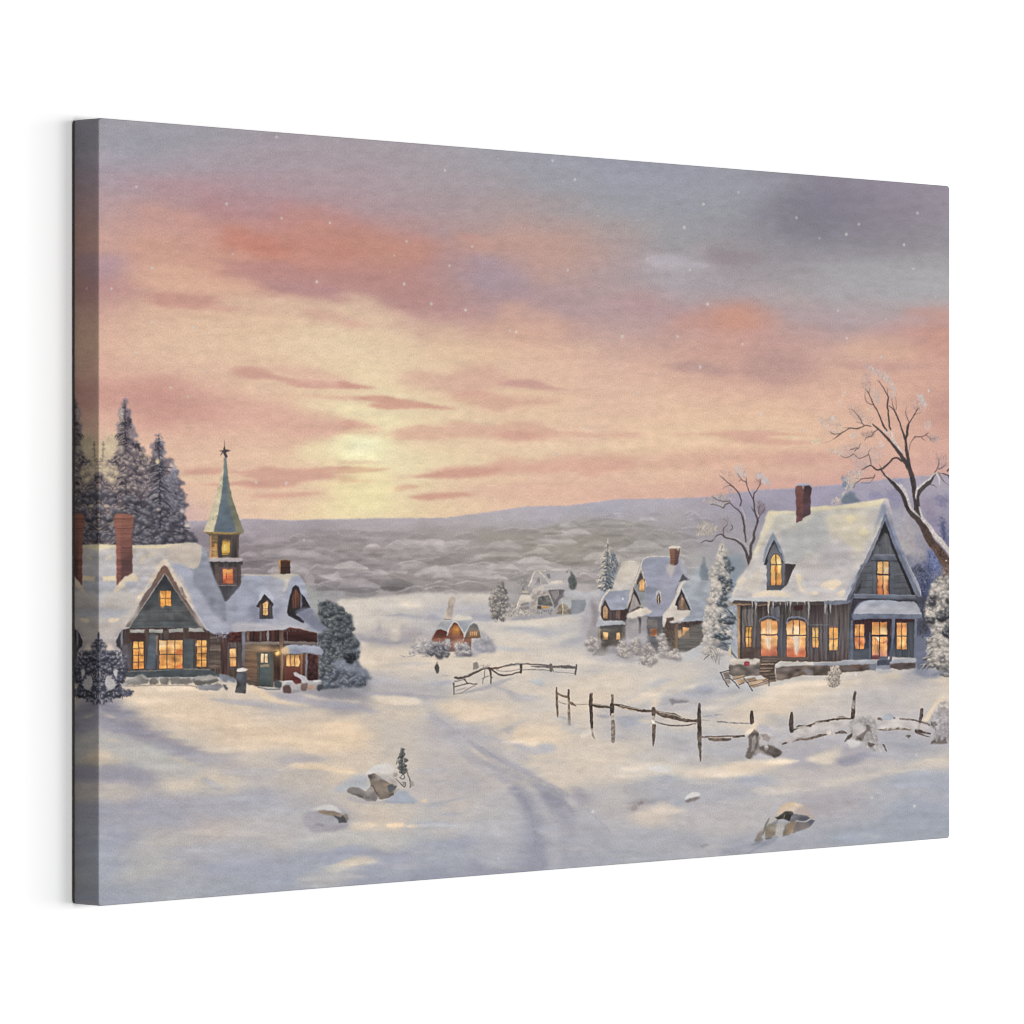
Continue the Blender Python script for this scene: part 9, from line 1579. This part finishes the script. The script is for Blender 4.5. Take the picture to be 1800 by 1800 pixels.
Pg(TDD, [1030,600, 1100,570, 1250,590, 1340,610, 1400,655, 1300,700, 1200,715, 1130,700, 1060,740, 980,740], ['6f7078', '787982', '85868d', 'v'], .6, tx=.05); Pg(TDD, [1200,640, 1300,620, 1390,655, 1300,705, 1180,700], '5f626b', 1, .8)
Pg(TDD, [1140,720, 1300,725, 1420,680, 1490,705, 1440,770, 1370,840, 1240,890, 1130,920, 1040,960, 1080,820], ['75727c', '7d7676', '6f6a6d', 'v'], .6, tx=.05); Ln(TDD, [1140,710, 1220,725, 1310,715, 1410,675], 1.2, 'b5b0ae', .9); Pg(TDD, [1340,740, 1430,685, 1490,705, 1420,790], '666878', .9, .8)
Pg(TDD, [940,760, 1040,730, 1130,700, 1100,800, 1060,930, 990,985, 920,990], ['9a8a72', '8f806d', 'v'], .6, tx=.05); Pg(TDD, [900,800, 970,740, 940,860, 920,990, 845,1025, 850,960], ['8a857a', '76716a', 'v'], .6)
Pg(TDD, [520,840, 600,760, 740,760, 720,900, 700,1000, 560,1040, 500,1030], ['8e8b80', '86806e', '7d796f', 'v'], .7, tx=.05); Pg(TDD, [600,770, 740,670, 770,680, 740,760, 640,780], '83858f', .8, .9); Pb(TDD, [740,760, 860,780, 880,880, 820,1010, 720,1010, 720,880], 'b0afb0', 1.6, 2, .8); Pb(TDD, [780,700, 860,670, 960,710, 900,760, 780,740], 'a5a6b3', 1.2, 1.2, .9)
Pg(TDD, [500,1050, 560,1040, 660,1020, 640,1050, 540,1090], '66625e', .6, .9); Pg(TDD, [590,640, 605,660, 560,760, 520,880, 480,950, 430,1000, 440,960, 490,840, 540,720], ['7f7d7c', '77736f', 'v'], .6)
Pg(TDD, [260,1130, 330,1020, 420,880, 480,830, 470,920, 420,980, 460,1040, 470,1120, 380,1120], ['b3a798', '8c857c', '6f6d6c', 'v'], .7, .9, rough=.2); Pb(TDD, [580,760, 600,660, 700,640, 740,670, 640,740], 'b8b5b3', 1.2, 1.2, .9)
Pb(TDD, [240,1180, 340,1130, 470,1120, 340,1170], '7d8292', 1.2, .8, .9); Pb(TDD, [180,1320, 360,1200, 520,1100, 680,1020, 780,1020, 720,1090, 540,1180, 340,1280, 200,1345], '8b909f', 1.5, 1.2, .85)
# stones in the middle right (TBB)
for q, c in [([540,335, 575,325, 610,318, 615,328, 570,342, 540,348], '7d7473'), ([320,345, 350,338, 345,358, 320,362], '857c7a'), ([285,370, 310,345, 325,360, 300,385], '9c9798')]: Pg(TBB, q, c, .8, .85, rough=.2)
Pb(TBB, [540,330, 560,305, 600,298, 610,315, 570,325], 'c9c9cc', 1.4, 1, .9)

Pg(TY, [145,640, 170,560, 240,470, 250,520, 240,600, 300,600, 380,640, 390,685, 330,680, 250,640, 190,692, 145,695], '6b6360', .7, .45, rough=.4)
# snow lying on the fence rails
for q, w in [([410,287, 470,296, 560,307], 1.2), ([650,300, 740,320, 850,338], 1.2), ([1000,358, 1120,383, 1200,414], 1.4), ([1440,582, 1620,588], 1.2)]: Ln(TX, q, w, 'd6ccbb', .8)
for q, w in [([530,450, 600,432, 690,400], 1.6), ([740,385, 860,366, 960,366], 1.4), ([1200,452, 1340,442, 1440,452], 1.2)]: Ln(TY, q, w, 'cfc8c2', .8)
for q, w in [([220,607, 360,543, 440,523], 1.1), ([640,496, 720,484, 940,490], 1.1)]: Ln(TR_, q, w, 'd6cdbf', .7)
# ---- soften the drawing like oil on cloth: tiny displacement and mottling
yy, xx = np.mgrid[0:PH, 0:PW]
ddx = np.clip(xx + N_EDGE*.3, 0, PW-1.01); ddy = np.clip(yy + np.roll(N_EDGE, 57, 1)*.3, 0, PH-1.01)
def samp(A, x, y):
    x0 = np.floor(x).astype(int); y0 = np.floor(y).astype(int); fx = (x-x0)[..., None]; fy = (y-y0)[..., None]
    x1 = np.minimum(x0+1, A.shape[1]-1); y1 = np.minimum(y0+1, A.shape[0]-1)
    return (A[y0, x0]*(1-fx)+A[y0, x1]*fx)*(1-fy)+(A[y1, x0]*(1-fx)+A[y1, x1]*fx)*fy
SH[:] = samp(SH, ddx, ddy)
SH *= (1 + .010*N_MID + .006*N_WISP)[..., None]
lum = SH @ np.array([.3, .59, .11], np.float32)
SH[:] = (lum[..., None] + (SH-lum[..., None])*SATUR)*np.array([1.035, 1.02, .995], np.float32)
ye = (SH[..., 0]+SH[..., 1])*.5-SH[..., 2]
low = np.clip((np.arange(PH)+PY0-960)/80, 0, 1)[:, None]
gex = np.clip(SH[..., 1]-(SH[..., 0]+SH[..., 2])/2, 0, .1)*low; SH[..., 1] -= gex*.6
hs = np.clip(1-(np.arange(PH)+PY0-1210)/40, 0, 1)[:, None]*low
lum = SH @ np.array([.3, .59, .11], np.float32); SH[:] += (lum[..., None]-SH)*(hs*.10)[..., None]
pu = np.clip(SH[..., 0]-SH[..., 1], 0, .1)*np.clip((SH[..., 2]-SH[..., 0])*20, 0, 1)*low; SH[..., 0] -= pu*.5
SH[..., 2] += .08*low*np.clip(ye, 0, .25)*np.clip(1-(ye-.25)/.1, 0, 1)
SH[:] = np.clip(SH, 0, 1)

# crisper paint edges and more depth in the masses
sb = np.stack([blur(SH[..., i], 1.3) for i in range(3)], -1); SH += (.25+.5*low)[..., None]*(SH-sb)
sb = np.stack([blur(SH[..., i], 14) for i in range(3)], -1); SH += (.05+.11*low)[..., None]*(SH-sb)
up = np.clip((560-(np.arange(PH)+PY0))/260, 0, 1)[:, None]*np.ones((1, PW)); SH[..., 2] *= 1+.03*up; SH[..., 1] *= 1-.006*up
SH[:] = np.clip(SH, 0.02, 1)
# ---- snowflakes
FL = [(TA, '1283,147,4.2 396,462,4.6 967,570,4.6 1315,661,4.2 1620,690,4.2 1005,888,3.4 1408,888,2.6 497,977,5 1537,1063,4.6 238,1106,4.4 493,1318,3 755,1354,4 294,238,2.4 1750,1296,3.6 1596,215,2.2'),
      (TB, '657,360,4.6 993,284,2.8 1338,297,4.4 1479,417,4.6 1627,645,2.6 414,807,4.2 335,897,3.6 828,841,4 685,961,4.2 308,1000,3 1434,990,3.8 398,1077,5 570,1202,5 787,1242,4.6 360,1370,3.8 1068,1372,4.4 1108,1380,4.4 1779,1408,3.8'),
      (TC, '655,264,4 470,326,5 369,449,4.6 961,398,4.2 1599,374,4.4 1290,433,4 1224,486,5 1083,507,3.2 1528,541,4.6 1577,667,3.8 175,615,3.4 399,674,4.4 492,854,5 1180,888,4.2 1694,817,2.8 1434,933,3 42,1024,4.4 334,1024,4.6 676,1064,4.4 1226,1034,4.2 1409,1133,4.6 453,1186,5 222,1217,3.8 127,1320,4 915,1286,2.8 777,1431,4.4 1658,1309,4.4 534,1342,3'),
      (TD, '493,57,3.2 755,93,4 393,253,4 820,369,4 612,472,4.2 723,531,4.4 294,518,2.4 1026,990,4 1154,1072,4.6 1344,1077,4.8 1489,1192,3.4 1648,1018,2.8'),
      (TE, '197,249,3.2 1519,212,4 1606,574,3.4 1550,732,4.6 1370,894,4.2'),
      (TF, '503,398,3.6 777,381,3.6 771,467,3 996,472,4.4 930,505,4.4 567,607,3.6'),
      (TK, '1095,50,4'), (TAA, '1187,1238,4'), (TBB, '112,388,5 1411,322,5 1609,362,5 1617,125,4.4'), (TY, '1490,662,3.4 1012,27,3'), (TL, '290,302,2.6 465,985,2.6')]
gf = np.random.default_rng(5)
for T, s in FL:
    for t in s.split():
        x, y, r = map(float, t.split(','))
        a = min(.85, .2+.12*r); r *= .52
        Bl(T, x, y, r*1.0, r*(1.05+.25*gf.random()), 'cdc9c4' if gf.random() < .5 else 'd3d0cc', a, hard=1.8, ang=gf.normal()*.2)

# ---------------------------------------------------------------- rectify the sheet onto the flat face of the print
def homography(src, dst):
    A = []; b = []
    for (x, y), (X, Y) in zip(src, dst):
        A += [[x, y, 1, 0, 0, 0, -X*x, -X*y], [0, 0, 0, x, y, 1, -Y*x, -Y*y]]; b += [X, Y]
    return np.append(np.linalg.solve(np.array(A, float), np.array(b, float)), 1).reshape(3, 3)
TWX, TWY = 2600, 1480
Hm = homography([(0, 0), (1, 0), (1, 1), (0, 1)], [(173.6, 207.0), (1669.6, 327.2), (1669.6, 1472.8), (173.6, 1593.0)])
gu, gv = np.meshgrid((np.arange(TWX)+.5)/TWX, (np.arange(TWY)+.5)/TWY)
den = Hm[2, 0]*gu+Hm[2, 1]*gv+1
qx = (Hm[0, 0]*gu+Hm[0, 1]*gv+Hm[0, 2])/den - PX0 - .5; qy = (Hm[1, 0]*gu+Hm[1, 1]*gv+Hm[1, 2])/den - PY0 - .5
TEX = samp(SH, np.clip(qx, 0, PW-1.01), np.clip(qy, 0, PH-1.01))
TEX = np.clip(TEX, 0, 1)
lin = np.where(TEX <= .04045, TEX/12.92, ((TEX+.055)/1.055)**2.4)/EXPO
srgb = np.where(lin <= .0031308, lin*12.92, 1.055*np.power(np.maximum(lin, 1e-9), 1/2.4)-.055)
px = np.ones((TWY, TWX, 4), np.float32); px[..., :3] = srgb[::-1]
img = bpy.data.images.new('painted_village', TWX, TWY, alpha=False, float_buffer=False)
img.colorspace_settings.name = 'sRGB'
img.pixels.foreach_set(px.ravel()); img.update(); img.pack()

# ---------------------------------------------------------------- materials
def mat(name):
    m = bpy.data.materials.new(name); m.use_nodes = True
    return m, m.node_tree.nodes, m.node_tree.links, m.node_tree.nodes['Principled BSDF']
def cloth_material():
    """printed canvas: the drawn pigment, a fine grain of weave and ink, soft emboss"""
    m, N, L, P = mat('printed_canvas_cloth')
    tex = N.new('ShaderNodeTexImage'); tex.image = img; tex.extension = 'MIRROR'; tex.interpolation = 'Cubic'
    uv = N.new('ShaderNodeUVMap'); uv.uv_map = 'UVMap'
    L.new(uv.outputs[0], tex.inputs[0])
    mp = N.new('ShaderNodeMapping'); mp.inputs['Scale'].default_value = (WIDE, TALL, 1); L.new(uv.outputs[0], mp.inputs[0])
    n1 = N.new('ShaderNodeTexNoise'); n1.inputs['Scale'].default_value = 620; n1.inputs['Detail'].default_value = 3; n1.inputs['Roughness'].default_value = .6
    n2 = N.new('ShaderNodeTexNoise'); n2.inputs['Scale'].default_value = 1500; n2.inputs['Detail'].default_value = 1
    L.new(mp.outputs[0], n1.inputs[0]); L.new(mp.outputs[0], n2.inputs[0])
    w1 = N.new('ShaderNodeTexWave'); w1.wave_type = 'BANDS'; w1.bands_direction = 'X'; w1.inputs['Scale'].default_value = 330; w1.inputs['Distortion'].default_value = 2.5; w1.inputs['Detail Scale'].default_value = 40
    w2 = N.new('ShaderNodeTexWave'); w2.wave_type = 'BANDS'; w2.bands_direction = 'Y'; w2.inputs['Scale'].default_value = 330; w2.inputs['Distortion'].default_value = 2.5; w2.inputs['Detail Scale'].default_value = 40
    for w_ in (w1, w2): L.new(mp.outputs[0], w_.inputs[0])
    def mth(op, a, b):
        q = N.new('ShaderNodeMath'); q.operation = op
        for i, v in enumerate((a, b)):
            if isinstance(v, (int, float)): q.inputs[i].default_value = v
            else: L.new(v, q.inputs[i])
        return q.outputs[0]
    weave = mth('MULTIPLY', mth('ADD', w1.outputs[1], w2.outputs[1]), .5)
    hgt = mth('ADD', mth('ADD', mth('MULTIPLY', n1.outputs[0], 1.0), mth('MULTIPLY', n2.outputs[0], .5)), mth('MULTIPLY', weave, .25))
    g = mth('ADD', mth('MULTIPLY', mth('SUBTRACT', n1.outputs[0], .5), .55), 1.0)
    vm = N.new('ShaderNodeVectorMath'); vm.operation = 'SCALE'; L.new(tex.outputs[0], vm.inputs[0]); L.new(g, vm.inputs['Scale'])
    L.new(vm.outputs[0], P.inputs['Base Color'])
    bp = N.new('ShaderNodeBump'); bp.inputs['Strength'].default_value = .8; bp.inputs['Distance'].default_value = .0006
    L.new(hgt, bp.inputs['Height']); L.new(bp.outputs[0], P.inputs['Normal'])
    P.inputs['Roughness'].default_value = .85; P.inputs['Specular IOR Level'].default_value = .12
    return m
def wall_material():
    m, N, L, P = mat('white_matt_wall')
    P.inputs['Base Color'].default_value = (.63, .63, .63, 1); P.inputs['Roughness'].default_value = .95; P.inputs['Specular IOR Level'].default_value = .1
    n = N.new('ShaderNodeTexNoise'); n.inputs['Scale'].default_value = 180; n.inputs['Detail'].default_value = 3
    tc = N.new('ShaderNodeTexCoord'); L.new(tc.outputs['Object'], n.inputs[0])
    b = N.new('ShaderNodeBump'); b.inputs['Strength'].default_value = .05; b.inputs['Distance'].default_value = .0005
    L.new(n.outputs[0], b.inputs['Height']); L.new(b.outputs[0], P.inputs['Normal'])
    return m
def wood_material():
    m, N, L, P = mat('pine_stretcher_wood')
    n = N.new('ShaderNodeTexNoise'); n.inputs['Scale'].default_value = 14; n.inputs['Detail'].default_value = 6
    mp = N.new('ShaderNodeMapping'); mp.inputs['Scale'].default_value = (1, 12, 12)
    tc = N.new('ShaderNodeTexCoord'); L.new(tc.outputs['Object'], mp.inputs[0]); L.new(mp.outputs[0], n.inputs[0])
    r = N.new('ShaderNodeValToRGB'); r.color_ramp.elements[0].color = (.33, .21, .11, 1); r.color_ramp.elements[1].color = (.55, .40, .24, 1)
    L.new(n.outputs[0], r.inputs[0]); L.new(r.outputs[0], P.inputs['Base Color']); P.inputs['Roughness'].default_value = .7
    return m
CLOTH = cloth_material(); WALL = wall_material(); WOOD = wood_material()

# ---------------------------------------------------------------- wall
def link(name, bm, m, parent=None):
    me = bpy.data.meshes.new(name); bm.to_mesh(me); bm.free(); me.materials.append(m)
    o = bpy.data.objects.new(name, me); COLL.objects.link(o); o.parent = parent
    return o
bm = bmesh.new()
bmesh.ops.create_cube(bm, size=1)
for v in bm.verts: v.co = (v.co.x*14, v.co.y*.12+.06, v.co.z*6+2)
wall = link('wall', bm, WALL); wall['kind'] = 'structure'; wall['label'] = 'plain white wall behind the canvas print'

# ---------------------------------------------------------------- the canvas print
root = bpy.data.objects.new('canvas_print', None); COLL.objects.link(root)
root.empty_display_size = .1
root.location = (0, -GAP, CZ)
root['label'] = 'large canvas print of a snowy village at sunset, its picture wrapped round the edges'
root['category'] = 'canvas print'
def outline(inset, r, n=8):
    """rounded rectangle, counter-clockwise seen from the front"""
    a, b = WIDE/2-inset, TALL/2-inset; pts = []
    r = max(r-inset*.5, .0004)
    for sx, sz, s0 in ((1, 1, 0), (-1, 1, 90), (-1, -1, 180), (1, -1, 270)):
        for k in range(n+1):
            t = math.radians(s0+90*k/n)
            pts.append((sx*(a-r)+r*math.cos(t), sz*(b-r)+r*math.sin(t)))
    return pts
BV = .0010
# face of the picture
bm = bmesh.new(); uvl = bm.loops.layers.uv.new('UVMap')
ring = outline(BV, RC)
vs = [bm.verts.new((x, -DEPTH, z)) for x, z in ring]
f = bm.faces.new(vs); f.normal_update()
if f.normal.y > 0: f.normal_flip()
for l in f.loops: l[uvl].uv = (l.vert.co.x/WIDE+.5, l.vert.co.z/TALL+.5)
face = link('picture_face', bm, CLOTH, root)
face['label'] = 'front face painted with snowy cottages, fences and an orange evening sky'
# wrapped edges, with the softly turned front corner
bm = bmesh.new(); uvl = bm.loops.layers.uv.new('UVMap')
prof = [(BV*(1-math.sin(t)), -DEPTH+BV*(1-math.cos(t)), BV*t) for t in np.linspace(0, math.pi/2, 5)]
L0 = prof[-1][2]
prof += [(0, y, L0+(y-(-DEPTH+BV))) for y in np.linspace(-DEPTH+BV, 0, 8)[1:]]
rows = []
for ins, y, s in prof:
    rows.append([(bm.verts.new((x, y, z)), x, z, s) for x, z in outline(ins, RC)])
n = len(rows[0])
def wrap_uv(x, z, s):
    # the picture runs on over the edge: the sheet is mirrored about the front corner
    uu, vv = x/WIDE+.5, z/TALL+.5
    ax, az = WIDE/2-abs(x), TALL/2-abs(z)
    if ax < az:
        return (-(s-BV+0)/WIDE if x < 0 else 1+(s-BV)/WIDE, vv)
    return (uu, -(s-BV)/TALL if z < 0 else 1+(s-BV)/TALL)
for i in range(len(rows)-1):
    for k in range(n):
        k2 = (k+1) % n
        a, b, c, d = rows[i][k], rows[i][k2], rows[i+1][k2], rows[i+1][k]
        f = bm.faces.new((a[0], b[0], c[0], d[0])); f.smooth = True
        mx, mz = (a[1]+c[1])/2, (a[2]+c[2])/2
        side = (WIDE/2-abs(mx)) < (TALL/2-abs(mz))
        for l, q in zip(f.loops, (a, b, c, d)):
            if side: l[uvl].uv = (-(q[3]-BV)/WIDE if mx < 0 else 1+(q[3]-BV)/WIDE, q[2]/TALL+.5)
            else: l[uvl].uv = (q[1]/WIDE+.5, -(q[3]-BV)/TALL if mz < 0 else 1+(q[3]-BV)/TALL)
bmesh.ops.recalc_face_normals(bm, faces=bm.faces)
edge = link('wrapped_edge', bm, CLOTH, root)
edge['label'] = 'side of the canvas where the picture continues in mirror image'
# pine stretcher bars behind the cloth
def bar(x0, x1, z0, z1, miter):
    b = bmesh.new(); y0, y1 = -DEPTH+.004, -.0006
    q = [(x0, z0), (x1, z0), (x1, z1), (x0, z1)] if miter is None else miter
    lo = [b.verts.new((x, y0, z)) for x, z in q]; hi = [b.verts.new((x, y1, z)) for x, z in q]
    b.faces.new(lo); b.faces.new(hi[::-1])
    for k in range(4): b.faces.new((lo[k], hi[k], hi[(k+1) % 4], lo[(k+1) % 4]))
    bmesh.ops.recalc_face_normals(b, faces=b.faces)
    bmesh.ops.bevel(b, geom=b.edges[:], offset=.0008, segments=1)
    return b
a, b_, w_ = WIDE/2-.0022, TALL/2-.0022, .040; g_ = .0003
for q in ([(-a, b_), (a, b_), (a-w_, b_-w_), (-a+w_, b_-w_)], [(-a, -b_), (a, -b_), (a-w_, -b_+w_), (-a+w_, -b_+w_)],
          [(-a, -b_+g_), (-a, b_-g_), (-a+w_, b_-w_-g_), (-a+w_, -b_+w_+g_)], [(a, -b_+g_), (a, b_-g_), (a-w_, b_-w_-g_), (a-w_, -b_+w_+g_)]):
    link('stretcher_bar', bar(0, 0, 0, 0, q), WOOD, root)
